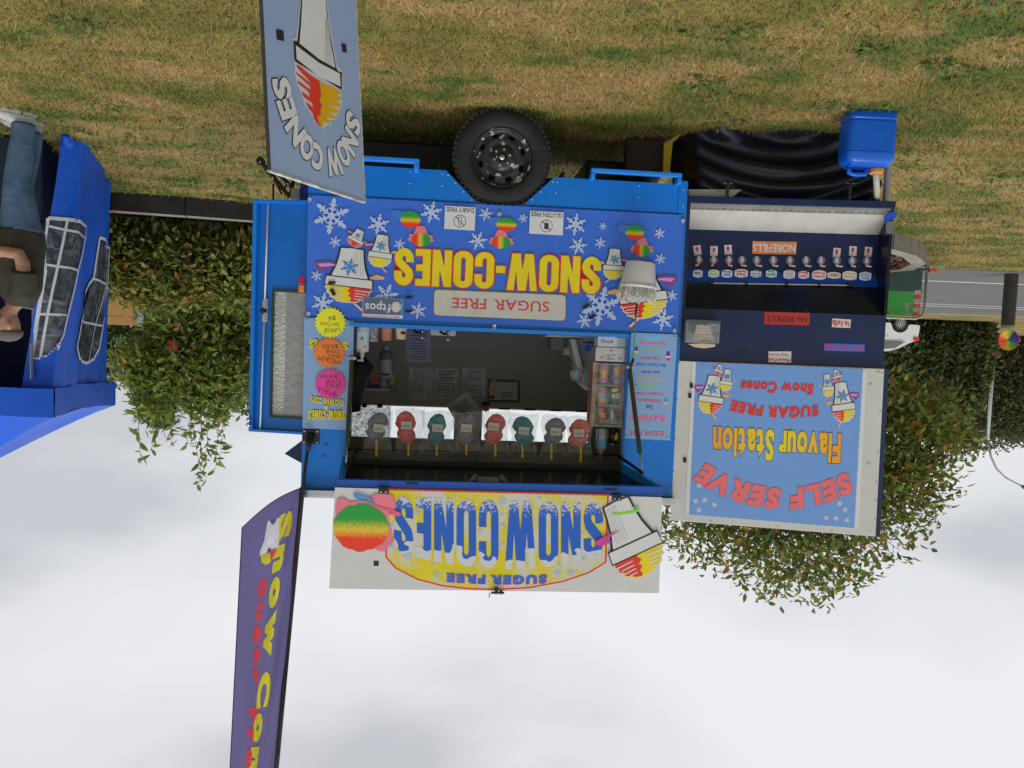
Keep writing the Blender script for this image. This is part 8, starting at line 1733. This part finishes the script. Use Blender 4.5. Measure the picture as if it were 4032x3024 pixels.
# ------------------------------------------------------------------ lawn: blades and weeds
r4_ = np.random.default_rng(17)
def lawn_pts(n, y0, y1):
    Y = np.sqrt(r4_.uniform(y0*y0, y1*y1, n)) if True else 0
    X = r4_.uniform(-1, 1, n)*(.74*Y+.4); return X, Y
def keep(X, Y):
    ok = Y < RY0-.05
    kx = np.array([p[0] for p in kp])[::-1][2:]; ky = np.array([p[1] for p in kp])[::-1][2:]
    inside_bed = (Y > np.interp(X, kx, ky)-.02) & (X > kx[0])
    return ok & ~inside_bed
def blades(n, y0, y1, h0, h1, w0, name, label):
    X, Y = lawn_pts(n, y0, y1); k = keep(X, Y); X, Y = X[k], Y[k]; n = len(X)
    h = r4_.uniform(h0, h1, n)*(.6+.8*r4_.random(n)**2); a = r4_.uniform(0, 6.28, n); ln = r4_.uniform(.4, 1.7, n)*h; b = r4_.uniform(0, 6.28, n); w_ = w0*(.6+.8*r4_.random(n))
    V = np.zeros((n, 3, 3)); V[:, 0] = np.stack([X-w_*np.cos(b), Y-w_*np.sin(b), np.full(n, -.002)], 1); V[:, 1] = np.stack([X+w_*np.cos(b), Y+w_*np.sin(b), np.full(n, -.002)], 1); V[:, 2] = np.stack([X+ln*np.cos(a), Y+ln*np.sin(a), h], 1)
    F = np.arange(n*3).reshape(n, 3); t_ = r4_.uniform(.65, 1.75, n)[:, None]*np.array([[1, 1, 1]])*np.where(r4_.random(n)[:, None] < .25, np.array([[1.15, 1.0, .8]]), np.array([[.92, 1.04, .9]]))
    me = raw_mesh(name, V.reshape(-1, 3), F, t_, 3); o = bpy.data.objects.new(name, me); me.materials.append(GBL); COL.objects.link(o); tag(o, label, 'grass', kind='stuff'); return o
GBL = grass_mat('grass_blades', True)
blades(150000, 2.3, 6.2, .012, .034, .0032, 'grass', 'short dry mown grass in front of the trailer')
blades(110000, 6.0, 14.2, .014, .04, .006, 'grass', 'short mown grass stretching back to the kerb and road')
# flat weeds
Pw, Ow, Cw = [], [], []
for i in range(430):
    y = math.sqrt(r4_.uniform(2.3**2, 12.0**2)); x = r4_.uniform(-1, 1)*(.74*y+.3)
    if not keep(np.array([x]), np.array([y]))[0]: continue
    if mnoise.noise(Vector((x*.55, y*.8, 3.3))) < -.02: continue
    nl = int(r4_.integers(14, 46)); sp_ = r4_.uniform(.05, .19)
    for q in range(nl):
        a = r4_.uniform(0, 6.28); rr_ = sp_*math.sqrt(r4_.random()); Pw.append((x+rr_*math.cos(a)*1.4, y+rr_*math.sin(a), .006+.016*r4_.random())); Ow.append((math.cos(a), math.sin(a), .45))
me = leaf_mesh('weeds', np.array(Pw), .045, [(.14, .23, .05), (.19, .29, .07), (.11, .18, .05), (.26, .31, .10)], (.4, .3, .2, .1), 2.2, r4_, out=np.array(Ow)*2.2, wd=.5)
o = bpy.data.objects.new('weeds', me); me.materials.append(LEAF); COL.objects.link(o); tag(o, 'flat green weeds and clover scattered through the lawn', 'weeds', kind='stuff')
